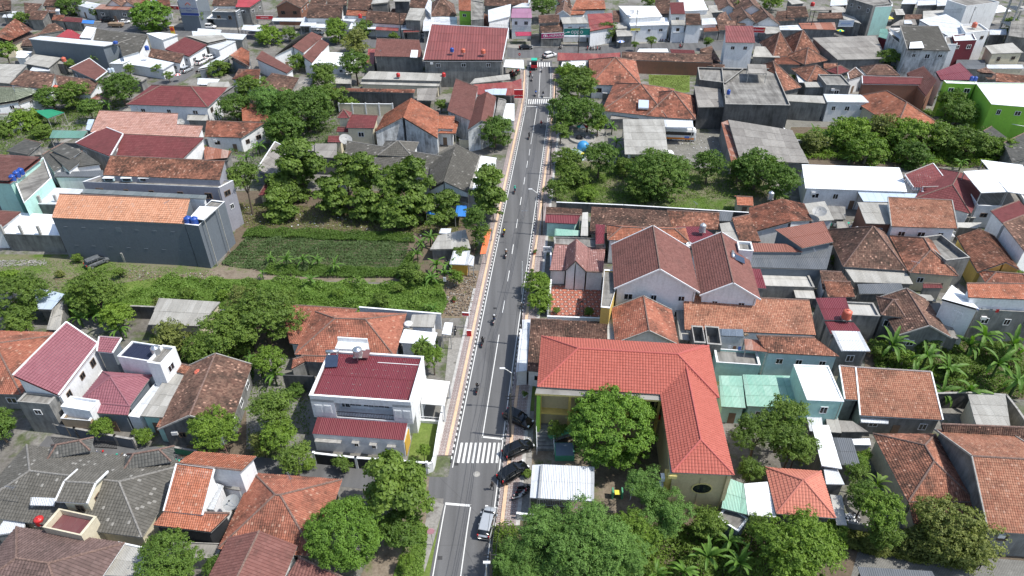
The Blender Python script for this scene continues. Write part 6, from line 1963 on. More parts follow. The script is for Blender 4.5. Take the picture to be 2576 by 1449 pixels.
# ---------------------------------------------------------------- school with the L-shaped coral red roof
def school():
    w1 = ('hx', 't_sch', 'w_scream', [9.0, .5], [TX(2, 2, 255, 995), TX(2, 2, 2085, 1108), TX(2, 2, 1975, 582)], 'n')
    w2 = ('hy', 't_sch', 'w_scream', [8.98, .5], [TX(2, 2, 1612, 1856), TX(2, 2, 2235, 1885), TX(2, 2, 1978, 584)], 'n')
    rt = building('L-shaped yellow school with coral red tiled hipped roofs', 'school', [w1, w2], 'school')
    o = rt.location
    # gutter ledge
    g = G(); Q = [W(*TX(2, 2, *p), 8.75) for p in ((232, 1062), (1538, 1132), (1556, 1080), (252, 992))]
    g.prism([(p.x-o.x, p.y-o.y) for p in Q], 8.45, 8.75, 's_con', 'trim_yellow')
    Q = [W(*TX(2, 2, *p), 8.75) for p in ((1590, 1869), (1660, 1869), (1600, 1100), (1532, 1100))]
    g.prism([(p.x-o.x, p.y-o.y) for p in Q], 8.46, 8.76, 's_con', 'trim_yellow')
    P = W(*TX(2, 2, 1535, 1085), 8.9); g.box((P.x-o.x, P.y-o.y, 8.9), (.5, .5, .4), 'trim_yellow'); ob('gutter_ledge', g.mesh('gutter_ledge'), rt)
    A, B, C, D, u, v, lu, lv = rect3(w2[4], 9.0); rz = math.atan2(u.y, u.x)
    ins = .46; F0 = A+v*ins; mid = rayplane(*TX(2, 3, 1910, 565), F0, v)
    g = G(); ring = []
    for i in range(28):
        a = 2*math.pi*i/28; ring.append((math.cos(a), math.sin(a)))
    rx, rzz = 1.25, .95
    for i in range(28):
        a, b = ring[i], ring[(i+1) % 28]
        g.face([(a[0]*rx*.88, -.1, a[1]*rzz*.86), (b[0]*rx*.88, -.1, b[1]*rzz*.86), (b[0]*rx, -.1, b[1]*rzz), (a[0]*rx, -.1, a[1]*rzz)], 'trim_yellow')
        g.face([(a[0]*rx, -.1, a[1]*rzz), (b[0]*rx, -.1, b[1]*rzz), (b[0]*rx, .05, b[1]*rzz), (a[0]*rx, .05, a[1]*rzz)], 'trim_yellow')
    wd_ = ob('window', g.mesh('window'), rt, (mid.x-o.x, mid.y-o.y, mid.z), (0, 0, rz))
    g = G(); g.face([(a[0]*rx*.88, -.06, a[1]*rzz*.86) for a in ring], 'glass_dark'); ob('pane', g.mesh('pane'), wd_)
    g = G()
    for s in (.06, .94): q = A+u*(lu*s)+v*(ins-.12); g.box((q.x-o.x, q.y-o.y, 4.3), (.45, .25, 8.6), 'w_scream', rz)
    q = A+u*(lu*.5)+v*(ins-.02); g.box((q.x-o.x, q.y-o.y, 4.1), (.09, .06, 7.2), 'w_tan', rz)
    q = A+u*(lu*.02)+v*(ins-.3); g.box((q.x-o.x, q.y-o.y, 8.2), (1.0, .5, .5), 'trim_yellow', rz); ob('pilaster', g.mesh('pilaster'), rt)
    g = G(); q = A+u*.1+v*.9; g.box((q.x-o.x-.2, q.y-o.y, 6.2), (.9, 1.0, 3.4), 'w_yell', rz); ob('bay', g.mesh('bay'), rt)
    for dz in (7.0, 5.6):
        g = G(); g.box((0, 0, 0), (.5, .8, .6), 'c_white'); g.box((-.26, 0, 0), (.04, .5, .45), 'black_metal'); ob('air_conditioner', g.mesh('air_conditioner'), rt, (q.x-o.x-.85, q.y-o.y, dz), (0, 0, rz))
    # courtyard face of the right wing and of the back wing: galleries
    A1, B1, C1, D1, u1, v1, l1, d1 = rect3(w1[4], 9.0); r1 = math.atan2(u1.y, u1.x)
    g = G()
    for z in (4.6,):
        q = A1+u1*(l1*.36)+v1*(.1); g.box((q.x-o.x, q.y-o.y, z), (l1*.7, 1.2, .25), 'w_yell', r1)
    for i in range(5): q = A1+u1*(l1*(.02+.165*i))+v1*(-.35); g.box((q.x-o.x, q.y-o.y, 4.2), (.35, .35, 8.4), 'w_yell', r1)
    ob('gallery', g.mesh('gallery'), rt)
    g = G(); q = A1+u1*(l1*.66)+v1*(-.4); g.box((q.x-o.x, q.y-o.y, 5.1), (l1*.16, .08, .9), 'tank_red', r1); ob('red_parapet', g.mesh('red_parapet'), rt)
    for i in range(4):
        q = A1+u1*(l1*(.56+.07*i))+v1*.42; f = ob('window', unit_frame('trim_yellow'), rt, (q.x-o.x, q.y-o.y, 6.7), (0, 0, r1), (1.6, .14, 1.3)); ob('pane', unit_box('glass_dark', 'pane'), f, (0, -.1, 0), None, (.9, .5, .9))
    g = G(); q = A1+u1*.25+v1*(-.2); g.box((q.x-o.x, q.y-o.y, 4.1), (.5, 1.4, 8.2), 'w_lime', r1); ob('green_pillar', g.mesh('green_pillar'), rt)
    # open stair with green balustrade
    g = G()
    for i in range(12): q = A1+u1*(2.0+i*.33)+v1*(-1.0); g.box((q.x-o.x, q.y-o.y, .2+i*.19), (.34, 1.3, .18), 'w_cem', r1)
    ob('stair', g.mesh('stair'), rt)
    g = G(); a = A1+u1*2.0+v1*(-1.7); b = A1+u1*5.9+v1*(-1.7); a.z = 1.0; b.z = 3.2; a2 = a-Vector((o.x, o.y, 0)); b2 = b-Vector((o.x, o.y, 0)); bar(g, a2, b2, .06, .8, 'w_green'); ob('balustrade', g.mesh('balustrade'), rt)
school()
root = thing('play_stair', 'teal tiled play stair with grey steps in the school yard', 'stair', W(1370, 1120))
g = G()
for i in range(7): g.box((0, 2.2-i*.5, .25+.2*(6-i)*.5), (2.2, .5, .5+.2*(6-i)), 'w_cem')
ob('steps', g.mesh('steps'), root)
g = G(); g.box((2.6, -1.6, .5), (2.6, 2.4, 1.0), 'w_green'); g.box((2.6, -1.6, 1.03), (2.4, 2.2, .06), 's_blu'); ob('platform', g.mesh('platform'), root)
g = G()
for x in (-1.15, 1.15):
    for i in range(6): g.box((x, 2.2-i*.9, 1.6), (.05, .05, 1.6), 'trim_white')
    g.box((x, 0, 2.4), (.05, 4.8, .05), 'trim_white')
ob('handrail', g.mesh('handrail'), root)
root = thing('playground_slide', 'green and yellow playground climbing frame at the yard gate', 'climbing frame', W(1540, 1250)); g = G()
for x in (-3.2, 0, 1.2): g = G(); g.box((x, 0, .7), (.2, .8, 1.4), 'w_green'); ob('side_panel', g.mesh('side_panel'), root)
g = G(); g.box((.6, 0, .9), (.7, .7, .08), 's_yel'); ob('deck', g.mesh('deck'), root); g = G()
for x in (2.2, 4.4): g.tube((x, -.5, 0), (x+.3, 0, 2.2), .05, .05, 'trim_white'); g.tube((x, .5, 0), (x+.3, 0, 2.2), .05, .05, 'trim_white')
g.tube((2.5, 0, 2.2), (4.7, 0, 2.2), .05, .05, 'trim_white'); ob('swing_frame', g.mesh('swing_frame'), root)
def railing(label, p0, p1, h, mat, zb=0, n=None, cat='fence'):
    a = W(*p0, zb); b = W(*p1, zb); d = b-a; ln = d.length; an = math.atan2(d.y, d.x); rt = thing('railing', label, cat, (a.x, a.y, zb), an); g = G()
    g.box((ln/2, 0, h), (ln, .06, .06), mat); g.box((ln/2, 0, .12), (ln, .06, .06), mat); k = n or int(ln/.22)
    for i in range(k+1): g.box((ln*i/k, 0, h/2), (.04, .04, h), mat)
    ob('bars', g.mesh('bars'), rt)
railing('white tube railing under the school parking canopy', TX(2, 3, 300, 740), TX(2, 3, 740, 770), 1.6, 'trim_white')
railing('purple lattice gate below the white sheet canopy', TX(2, 3, 2300, 1010), TX(2, 3, 2640, 1040), 2.2, 'w_maroon')
railing('white barrier rail at the school parking corner', TX(2, 3, 70, 890), TX(2, 3, 240, 900), 1.2, 'trim_white')
railing('black iron fence in front of the pink roofed house', TX(0, 3, 560, 130), TX(0, 3, 1180, 170), 1.5, 'black_metal')
railing('black iron gate left of the white house', TX(1, 3, 605, 320), TX(1, 3, 700, 325), 1.8, 'black_metal')
railing('white slatted balcony rail of the mottled orange house', TX(3, 1, 1240, 905), TX(3, 1, 1870, 928), 1.0, 'trim_white', 3.6)
railing('white handrail beside the garage of the white house', TX(1, 2, 1640, 1330), TX(1, 2, 1860, 1345), .8, 'trim_white')
# ---------------------------------------------------------------- rooftop things
def tank(label, x, y, z, r, h, mat, cat='water tank', n=14):
    P = W(x, y, z+h/2); rt = thing('water_tank', label, cat, (P.x, P.y, z)); g = G()
    pr = [(0, 0), (r*.94, 0), (r, .06)]
    for i in range(1, 6): pr += [(r, h*.8*i/6-.02), (r*.965, h*.8*i/6), (r, h*.8*i/6+.02)]
    g.lathe((0, 0, 0), pr+[(r, h*.82), (r*.55, h*.96), (r*.3, h*.97), (r*.3, h), (0, h)], mat, n); ob('body', g.mesh('body', True), rt)
    g = G(); g.lathe((0, 0, 0), [(r*.3, h), (r*.33, h+.02), (r*.33, h+.07), (0, h+.09)], mat, 10); ob('lid', g.mesh('lid'), rt)
    if z > 2.5:
        g = G()
        for a in (0, 1.57, 3.14, 4.71): g.box((math.cos(a)*r*.8, math.sin(a)*r*.8, -.3), (.07, .07, .6), 'steel')
        g.box((0, 0, -.03), (r*1.9, r*1.9, .06), 'trim_cem'); ob('stand', g.mesh('stand'), rt)
for a in (("steel tank on the navy roofed block", 390.5, 880, 7.2, .62, 1.3, 'steel'), ("steel tank behind the white two-storey house", 899, 884, 8.9, .65, 1.3, 'steel'), ("pink tank at the mint house's back corner", 499, 939, 4.2, .55, 1.1, 'tank_orange'),
    ("red tank among plants beside the cream terrace", 99, 1309, 3.2, .55, 1.0, 'tank_red'), ("leftmost of three blue tanks on the mint green house", 31, 447, 7.6, .6, 1.3, 'tank_blue'), ("middle of three blue tanks on the mint green house", 41.5, 438, 7.6, .65, 1.4, 'tank_blue'),
    ("rightmost of three blue tanks on the mint green house", 51.5, 431, 7.6, .65, 1.4, 'tank_blue'), ("left of two blue tanks at the slate building's corner", 472.5, 553, 9.0, .68, 1.4, 'tank_blue'), ("right of two blue tanks at the slate building's corner", 489, 554.5, 9.0, .68, 1.4, 'tank_blue'),
    ("pink and white tank beside the maroon metal roof", 2131, 790, 5.4, .7, 1.6, 'tank_orange'), ("steel tank by the maroon flat roofs", 1768, 572, 5.6, .6, 1.6, 'car_silver'), ("steel tank left of the long white roof", 1939.5, 490, 4.4, .6, 1.5, 'steel'),
    ("red tank on the long pale asbestos roof", 1001.5, 188, 4.7, .55, 1.0, 'tank_red'), ("red tank at the end of the long asbestos roof", 1116, 187.5, 4.3, .55, 1.1, 'tank_red'), ("dark blue tank in the striped roof's notch", 1137, 125, 9.4, .55, 1.1, 'tank_blue'),
    ("left orange tank in the striped roof's notch", 1165, 127, 9.4, .6, 1.1, 'tank_orange'), ("right orange tank on the striped roof", 1215.5, 129, 9.2, .65, 1.2, 'tank_orange'), ("orange tank beside the curved asbestos roof", 160, 149, 4.6, .65, 1.2, 'tank_orange'),
    ("pink tank between the two dark brown roofs", 140.5, 220, 4.6, .65, 1.2, 'tank_orange'), ("blue tank beside the white yard roofs", 369, 120, 6.4, .6, 1.2, 'tank_blue'), ("blue tank lying at the pale block's corner", 290, 106.5, 8.1, .7, .7, 'tank_blue'),
    ("left of two light blue drums by the patched roofs", 275, 177, 3.8, .5, 1.2, 's_plb'), ("right of two light blue drums by the patched roofs", 282.5, 176, 3.8, .5, 1.2, 's_plb'), ("red tank on a frame at the top right", 2044.5, 10, 6.4, .7, 1.3, 'tank_red'),
    ("red tank on the white shop sheet roof", 905.5, 40, 5.0, .65, 1.3, 'tank_red'), ("pink tank on the white tower house", 2452, 62, 9.5, .7, 1.5, 'tank_orange'), ("blue tank on the dark concrete building's edge", 1833, 231, 8.2, .45, 1.2, 'tank_blue'),
    ("left blue barrel beside the ridged maroon gable", 2445, 197, 9.1, .5, 1.1, 'tank_blue'), ("right blue barrel beside the ridged maroon gable", 2454, 197.5, 9.1, .5, 1.1, 'tank_blue'), ("white round tank beside the hipped house's white annex", 1026.5, 815, 3.4, .7, .5, 'car_white'),
    ("white drum beside the asbestos brick block", 2156, 577, 3.0, .5, 1.0, 'car_white'), ("teal drum lying near the abandoned pickup", 256, 642, 0.0, .45, .9, 's_teal')):
    tank(*a)
def dish(label, x, y, z, R, mat='dish_mesh', tilt=.35, az=-2.2):
    P = W(x, y, z); rt = thing('satellite_dish', label, 'satellite dish', (P.x, P.y, z-R*.8)); g = G(); n = Vector((math.cos(az)*tilt, math.sin(az)*tilt, 1)).normalized()
    g.lathe((0, 0, R*.8), [(0, 0), (R*.35, R*.04), (R*.7, R*.15), (R, R*.3)], mat, 20, n); ob('reflector', g.mesh('reflector', True), rt); g = G()
    top = Vector((0, 0, R*.8))+n*R*.75; q = n.to_track_quat('Z', 'Y')
    for k in range(3): a = k*2.09; g.tube(Vector((0, 0, R*.8))+q@Vector((math.cos(a)*R*.9, math.sin(a)*R*.9, R*.28)), top, .02, .02, 'steel', 4)
    g.box(top, (.14, .14, .14), 'black_metal'); ob('feed', g.mesh('feed'), rt); g = G(); g.tube((0, 0, 0), (0, 0, R*.82), .05, .05, 'steel'); ob('mast', g.mesh('mast'), rt)
dish('large grey mesh dish beside the narrow orange house', 584, 1266, 6, 1.0); dish('large mesh dish at the villa and grey compound', 869, 353, 5.4, 1.5, 'dish_mesh', .6, -.9)
dish('mesh dish standing on the flat asbestos roof', 2061, 535, 5, 1.35); dish('small dish on the maroon flat metal roof', 1734, 615, 6, .5, 'car_white'); dish('small white dish on the bottom left porch roof', 1, 1, 6, .1) if False else None
dish('white dish on the minimarket roof', 1588, 32, 8.2, 1.1, 'car_white', .5); dish('dish below the faded pink roof gable', 455, 308, 4.6, .9, 'dish_mesh', .8, -1.2); dish('white rooftop dish at the lower orange hip', 641, 1342, 4.4, .35, 'car_white')
def heater(label, x, y, z, rz):
    P = W(x, y, z); rt = thing('solar_heater', label, 'solar water heater', (P.x, P.y, P.z), rz); g = G(); g.box((0, -.9, .05), (1.7, 1.9, .1), 'panel_blue', rot=Matrix.Rotation(.35, 3, 'X')); ob('panel', g.mesh('panel'), rt)
    g = G(); g.tube((-.9, .3, .75), (.9, .3, .75), .28, .28, 'steel', 12); ob('cylinder', g.mesh('cylinder', True), rt); g = G(); g.box((-.7, .1, .2), (.06, .6, .9), 'steel'); g.box((.7, .1, .2), (.06, .6, .9), 'steel'); ob('bracket', g.mesh('bracket'), rt)
heater('solar water heater on the white two-storey house', 837, 898, 8.2, .06); heater('solar water heater on the second brown gable', 1846, 650, 8.6, 1.35)
P0 = [W(*TX(2, 0, *p), 5.6) for p in ((1272, 1082), (1375, 1086), (1378, 1008), (1275, 1003))]; rt = thing('skylight', 'blue-white glazed skylight in the red-brown hip roof', 'skylight', P0[0]); g = G()
hz = [5.45, 5.45, 6.5, 6.5]; Pq = [W(*TX(2, 0, *p), z) for p, z in zip(((1272, 1082), (1375, 1086), (1378, 1008), (1275, 1003)), hz)]; g.prism([(p.x-P0[0].x, p.y-P0[0].y) for p in Pq], [z-.4-5.6 for z in hz], [z-5.6 for z in hz], 's_plb', 'trim_white'); ob('pane', g.mesh('pane'), rt)
for i, fx in enumerate((1098, 1278, 1455, 1745, 1925, 2105)):
    P = W(*TX(0, 1, fx, 345), 10.5); rt = thing('dormer', 'white roof hood, %s of six along the lilac-grey building' % ('first', 'second', 'third', 'fourth', 'fifth', 'sixth')[i], 'roof hood', (P.x, P.y, 10)); g = G()
    g.box((0, .1, .35), (1.9, .8, .7), 'w_mintp'); g.box((0, 0, .74), (2.1, 1.1, .08), 'trim_white'); ob('hood', g.mesh('hood'), rt); g = G(); g.box((0, -.33, .35), (1.5, .06, .45), 'glass_dark'); ob('opening', g.mesh('opening'), rt)
for i, (x, y, z, h) in enumerate(((10, 226, 4, 1.9), (57.5, 227, 4, 1.9), (103, 228, 4, 1.9))):
    P = W(x, y+362, z); rt = thing('concrete_post', 'bare concrete post, %s of three on the white flat roof edge' % ('left', 'middle', 'right')[i], 'post', (P.x, P.y, z)); g = G(); g.box((0, 0, h/2), (.4, .4, h), 'concrete_post'); ob('shaft', g.mesh('shaft'), rt)
for i, (x, y) in enumerate(((103, 510), (143, 508))):
    P = W(x, y, 4.8); rt = thing('concrete_post', 'short concrete post, %s of two behind the orange tiled slate building' % ('left', 'right')[i], 'post', (P.x, P.y, 4.8)); g = G(); g.box((0, 0, .8), (.4, .4, 1.6), 'concrete_post'); ob('shaft', g.mesh('shaft'), rt)
for i, (x, y) in enumerate(((315, 660), (334, 655))):
    P = W(x, y, 0); rt = thing('concrete_post', 'free standing concrete post, %s of two before the slate wall' % ('left', 'right')[i], 'post', (P.x, P.y, 0)); g = G(); g.box((0, 0, 1.1), (.35, .35, 2.2), 'concrete_post', rot=Matrix.Rotation(.08, 3, 'X')); ob('shaft', g.mesh('shaft'), rt)
# ---------------------------------------------------------------- lamps, poles, cables, signs
def lamp(label, x, y, side=1, h=8.0):
    T = W(x, y, h); bx = xat(RW, T.y)+.7 if side > 0 else T.x-2.0
    rt = thing('street_lamp', label, 'street lamp', (bx, T.y, 0)); g = G(); g.tube((0, 0, 0), (0, 0, h-.8), .1, .07, 'steel', 8); ob('pole', g.mesh('pole'), rt)
    dx = T.x-bx; g = G(); g.tube((0, 0, h-.85), (dx*.55, 0, h-.15), .05, .04, 'paint_white', 6); g.tube((dx*.55, 0, h-.15), (dx, 0, h), .04, .04, 'paint_white', 6); ob('arm', g.mesh('arm'), rt)
    g = G(); g.box((dx-.1*np.sign(dx), 0, h+.02), (.75, .28, .12), 'car_white'); ob('lamp_head', g.mesh('lamp_head'), rt)
lamp('street lamp by the school roof reaching over the road', 1262, 927); lamp('street lamp by the garden trees reaching over the road', 1333, 476); lamp('street lamp at the bottom edge by the feathery tree', 1222, 1415)
lamp('slim street lamp before the green phone sign', 1431, 81, -1); lamp('street lamp beside the car wash shops', 611, 27, -1); lamp('street lamp among trees by the upper crossing', 1424, 196, -1, 6)
def pole(label, x, y, h=8.5, mat='trim_dark', arms=True):
    P = W(x, y, 0); rt = thing('utility_pole', label, 'utility pole', (P.x, P.y, 0)); g = G(); g.tube((0, 0, 0), (0, 0, h), .17, .11, mat, 8); ob('pole', g.mesh('pole'), rt)
    if arms: g = G(); g.box((0, 0, h-.5), (1.4, .1, .1), 'black_metal'); g.box((0, 0, h-1.1), (.9, .1, .1), 'black_metal'); ob('crossarm', g.mesh('crossarm'), rt)
    return Vector((P.x, P.y, h))
mp = [pole('black utility pole at the bottom edge of the road', 1236, 1500), pole('black utility pole beside the black parked cars', 1284, 1100), pole('dark utility pole beside the white strip roof', 1311, 868), pole('dark utility pole before the maroon-fronted house', 1363, 592), pole('dark utility pole by the garden shrubs', 1384, 440), pole('utility pole under the big street tree', 1396, 262)]
bp = [pole('utility pole at the left end of the back street', 30, 72), pole('utility pole beside the blue canopy', 210, 66), pole('utility pole by the round tree at left', 420, 78), pole('utility pole with crossarms by the car wash', 603, 92), pole('utility pole before the white awning shops', 865, 82), pole('tall pole with yellow sign before the grey shop', 1010, 98, 9),
      pole('busy utility pole at the corner crossing', 1454, 140, 9), pole('tall concrete utility pole left of the minimarket', 1596, 106, 10.5, 'concrete_post'), pole('utility pole before the tall white house', 1845, 105), pole('utility pole before the mossy pyramid roofs', 2034, 92), pole('utility pole by the yellow awning', 2200, 85), pole('utility pole under the concrete tower', 2430, 80)]
def cable(label, P, dzs, r=.028):
    rt = thing('overhead_cable', label, 'overhead cable', P[0])
    for dx, dz in dzs:
        g = G()
        for a, b in zip(P, P[1:]):
            pr = None
            for k in range(9):
                s = k/8; q = a+(b-a)*s; q = Vector((q.x+dx-P[0].x, q.y-P[0].y, q.z+dz-(4*s*(1-s))*(b-a).length*.018-P[0].z))
                if pr is not None: g.tube(pr, q, r, r, 'black_metal', 3, False)
                pr = q
        ob('wire', g.mesh('wire'), rt)
cable('bundle of overhead cables along the main road', mp, ((-.6, -.45), (.1, -.45), (.6, -.45), (0, -1.05))); cable('overhead cables along the back street', bp, ((0, -.4), (0, -.7), (.2, -1.1), (0, -1.5)), .03)
cable('cable crossing the main road near the crossing', [mp[5], W(1316, 262, 6)], ((0, -.6), (0, -.9)))
rt = thing('steel_mast', 'thin white pole with bracket at the checker courtyard pavement', 'pole', W(1313, 740)); g = G(); g.tube((0, 0, 0), (0, 0, 7), .07, .05, 'paint_white'); ob('pole', g.mesh('pole'), rt)
FONT = None
def text(root, body, size, loc, rot, mat, ext=.01):
    cu = bpy.data.curves.new('lettering', 'FONT'); cu.body = body; cu.size = size; cu.align_x = 'CENTER'; cu.align_y = 'CENTER'; cu.extrude = ext; cu.materials.append(M[mat])
    t_ = bpy.data.objects.new('tmp_text', cu); COL.objects.link(t_); me = bpy.data.meshes.new_from_object(t_.evaluated_get(bpy.context.evaluated_depsgraph_get())); bpy.data.objects.remove(t_)
    if not me.materials: me.materials.append(M[mat])
    return ob('lettering', me, root, loc, rot)
def board(label, tl, tr, z, hgt, mat, lines, tmat='c_white', name='shop_sign', frame='trim_white', posts=False, cat='sign'):
    """an upright board; tl, tr: ends of its top edge in the photograph, z its top height"""
    a = W(*tl, z); b = W(*tr, z); d = b-a; ln = d.length; an = math.atan2(d.y, d.x); rt = thing(name, label, cat, (a.x, a.y, z-hgt), an)
    g = G(); g.box((ln/2, .08, hgt/2), (ln, .14, hgt), mat); ob('panel', g.mesh('panel'), rt)
    if frame:
        for zz in (hgt+.04, -.03): g = G(); g.box((ln/2, .08, zz), (ln+.1, .2, .08), frame); ob('frame', g.mesh('frame'), rt)
    for t, sz, fx, fz, tm in lines: text(rt, t, sz, (ln*fx, -.02, hgt*fz), (math.pi/2, 0, 0), tm or tmat)
    if posts:
        g = G(); 
        for x in (.1, ln-.1): g.box((x, .12, -(z-hgt)/2), (.1, .1, z-hgt), 'steel')
        ob('post', g.mesh('post'), rt)
    return rt, ln
plain('p_teal', (.01, .2, .17), .6, var=.04); plain('p_mag', (.38, .02, .13), .6, var=.04); plain('p_navy', (.02, .05, .25), .6); plain('p_orange', (.8, .25, .02), .6); plain('p_grey', (.35, .37, .42), .7)
board('dark green shop board lettered oppo', TX(2, 0, 525, 285), TX(2, 0, 788, 285), 6.0, 2.2, 'p_teal', [('oppo', 1.9, .5, .52, None)])
rt, ln = board('magenta shop board lettered EL-HUMAIRA', TX(2, 0, 298, 340), TX(2, 0, 522, 332), 4.6, 1.5, 'p_mag', [('EL-HUMAIRA', 1.05, .58, .5, None)])
g = G(); g.lathe((ln*.13, -.02, .75), [(.0, .02), (.42, .02), (.45, 0)], 'c_white', 14, (0, -1, 0)); g.lathe((ln*.13, -.05, .75), [(.0, .02), (.25, .02), (.27, 0)], 'p_mag', 14, (0, -1, 0)); ob('emblem', g.mesh('emblem'), rt)
rt, ln = board('red curved shop board ending in komsel', TX(2, 0, 2425, 272), TX(2, 0, 2552, 276), 6.0, 1.7, 'sign_red', [('telkomsel', .95, .45, .5, None), ('!', 1.2, .93, .5, 's_yel')])
rt, ln = board('grey company board with orange chevron and blue base', TX(0, 0, 1782, -20), TX(0, 0, 1962, -14), 11, 5.6, 'p_grey', [('Nusamba Cepiring', .85, .5, .42, 'p_navy'), ('Klaten', .7, .5, .28, 'p_navy')])
g = G(); bar(g, (ln*.36, -.04, 3.3), (ln*.5, -.04, 4.1), .06, .3, 'tank_orange'); bar(g, (ln*.5, -.04, 4.1), (ln*.64, -.04, 3.3), .06, .3, 'tank_orange'); ob('chevron', g.mesh('chevron'), rt); g = G(); g.box((ln/2, -.02, .4), (ln, .08, .8), 'p_navy'); ob('blue_base', g.mesh('blue_base'), rt)
board('dark red food stall board by the upper crossing', TX(2, 0, 22, 905), TX(2, 0, 112, 905), 5.0, 2.3, 'sign_red', [('Bakso Bunder', .42, .5, .35, 'c_white')], posts=True)
board('dark red door number board with 83', TX(0, 0, 1715, 60), TX(0, 0, 1790, 62), 6, 1.2, 'sign_red', [('83', .9, .55, .5, None)])
board('blue and red hanging banner over the left back street', TX(0, 0, 1515, 10), TX(0, 0, 1580, 0), 7.5, 2.6, 'p_navy', [('MITRA', .6, .5, .6, None)], posts=True)
rt, ln = board('orange and yellow roadside advert with bird emblem', TX(0, 0, 1700, 262), TX(0, 0, 1742, 262), 5.5, 2.8, 'p_orange', [], posts=True); g = G(); g.box((ln/2, -.02, .6), (ln*.9, .05, .8), 's_yel'); g.lathe((ln/2, 0, 1.8), [(0, .05), (.5, .05), (.55, 0)], 'tank_red', 10, (0, -1, 0)); ob('emblem', g.mesh('emblem'), rt)
board('dark red stall board on the upper left shops', TX(1, 0, 0, 160), TX(1, 0, 165, 160), 4.2, 1.1, 'sign_red', [('WARUNG', .6, .5, .5, None)])
board('white box sign over the pink shop on the back street', TX(3, 0, 720, 205), TX(3, 0, 872, 205), 6, 2.0, 's_plb', [('FOTO COPY', .6, .5, .5, 'c_blue')])
board('blue and white minimarket fascia with striped edge', TX(2, 0, 1190, 232), TX(2, 0, 1535, 226), 5.6, .6, 'p_navy', [])
board('small yellow board left of the minimarket', TX(2, 0, 1195, 285), TX(2, 0, 1290, 283), 4.6, .8, 's_yel', [])
board('white notice board facing the joglo pavement', TX(2, 1, 315, 1040), TX(2, 1, 403, 1040), 2.4, 1.0, 'car_white', [('DIJUAL', .35, .5, .55, 'c_black')], posts=True)
board('maroon laundry board on posts before the rubble', TX(1, 2, 2075, 250), TX(1, 2, 2140, 255), 3.2, .6, 'sign_red', [], posts=True)
board('small red box sign on the pavement by the annex', TX(1, 2, 2120, 430), TX(1, 2, 2165, 432), 1.3, 1.2, 'sign_red', [])
rt = thing('traffic_sign', 'round red and white no-entry sign on a pole', 'traffic sign', W(*TX(2, 0, 75, 640))); g = G(); g.tube((0, 0, 0), (0, 0, 3), .05, .05, 'steel'); ob('pole', g.mesh('pole'), rt)
g = G(); g.lathe((0, -.06, 2.9), [(0, .03), (.4, .03), (.4, 0)], 'sign_red', 16, (0, -1, 0)); g.box((0, -.11, 2.9), (.55, .02, .13), 'c_white'); ob('disc', g.mesh('disc'), rt)
rt = thing('traffic_sign', 'faded round sign on a leaning pole at the lower verge', 'traffic sign', W(1090, 1372)); g = G(); g.tube((0, 0, 0), (-.1, 0, 2.9), .04, .04, 'steel'); ob('pole', g.mesh('pole'), rt)
g = G(); g.lathe((-.1, -.06, 2.9), [(0, .03), (.45, .03), (.45, 0)], 'w_pink', 16, (.2, -1, .2)); ob('disc', g.mesh('disc'), rt)
rt = thing('cement_sign', 'white roadside post with a round red sign by the weeds', 'sign', W(1121, 735)); g = G(); g.tube((0, 0, 0), (0, 0, 3), .05, .05, 'black_metal'); ob('pole', g.mesh('pole'), rt); g = G(); g.box((0, 0, 2.8), (.5, .08, .9), 'car_white'); ob('panel', g.mesh('panel'), rt)
# basketball hoop, goal frame, play sculptures
rt = thing('basketball_hoop', 'black basketball stand on the diamond paved courtyard', 'basketball hoop', W(1461, 795)); g = G()
g.tube((-.5, 0, 0), (-.15, 0, 3), .06, .05, 'black_metal'); g.tube((.5, 0, 0), (.15, 0, 3), .06, .05, 'black_metal')
for k in range(5): g.box((0, 0, .5+k*.5), (.85-k*.13, .05, .05), 'black_metal')
ob('stand', g.mesh('stand'), rt); g = G()
for c, d in (((0, -.3, 3.9), (1.5, .06, .07)), ((0, -.3, 3.0), (1.5, .06, .07)), ((-.72, -.3, 3.45), (.07, .06, .9)), ((.72, -.3, 3.45), (.07, .06, .9)), ((0, -.3, 3.2), (.5, .06, .4))): g.box(c, d, 'black_metal')
ob('backboard', g.mesh('backboard'), rt); g = G()
for i in range(12): a = i*.5236; g.tube((math.cos(a)*.23, -.65+math.sin(a)*.23, 3.1), (math.cos(a+.5236)*.23, -.65+math.sin(a+.5236)*.23, 3.1), .02, .02, 'tank_orange', 4)
ob('ring', g.mesh('ring'), rt)
rt = thing('goal_frame', 'rough wooden goal frame on the vacant yard', 'goal frame', W(148, 725)); g = G(); b = W(196, 722)-W(148, 725)
g.tube((0, 0, 0), (0, 0, 2), .05, .05, 'wood'); g.tube(b, b+Vector((0, 0, 2)), .05, .05, 'wood'); g.tube((0, 0, 2), b+Vector((0, 0, 2)), .05, .05, 'wood'); g.tube((0, 0, 2), (0, 2, 0), .04, .04, 'wood'); g.tube(b+Vector((0, 0, 2)), b+Vector((0, 2, 0)), .04, .04, 'wood'); ob('frame', g.mesh('frame'), rt)
P = W(1466, 385, 0); rt = thing('play_sculpture', 'bright blue spherical play house with arched door', 'play sculpture', (P.x, P.y, 0)); g = G(); plain('sph_blue', (.04, .24, .5), .45)
g.lathe((0, 0, 1.6), [(1.5*math.cos(a), 1.5*math.sin(a)) for a in [(-1.3+2.87*i/9) for i in range(10)]], 'sph_blue', 20); ob('sphere', g.mesh('sphere', True), rt); g = G(); g.tube((0, -1.62, .3), (0, -1.62, .9), .5, .5, 'black_metal', 12); g.box((0, -1.45, .6), (.8, .3, 1.2), 'black_metal'); ob('doorway', g.mesh('doorway'), rt)
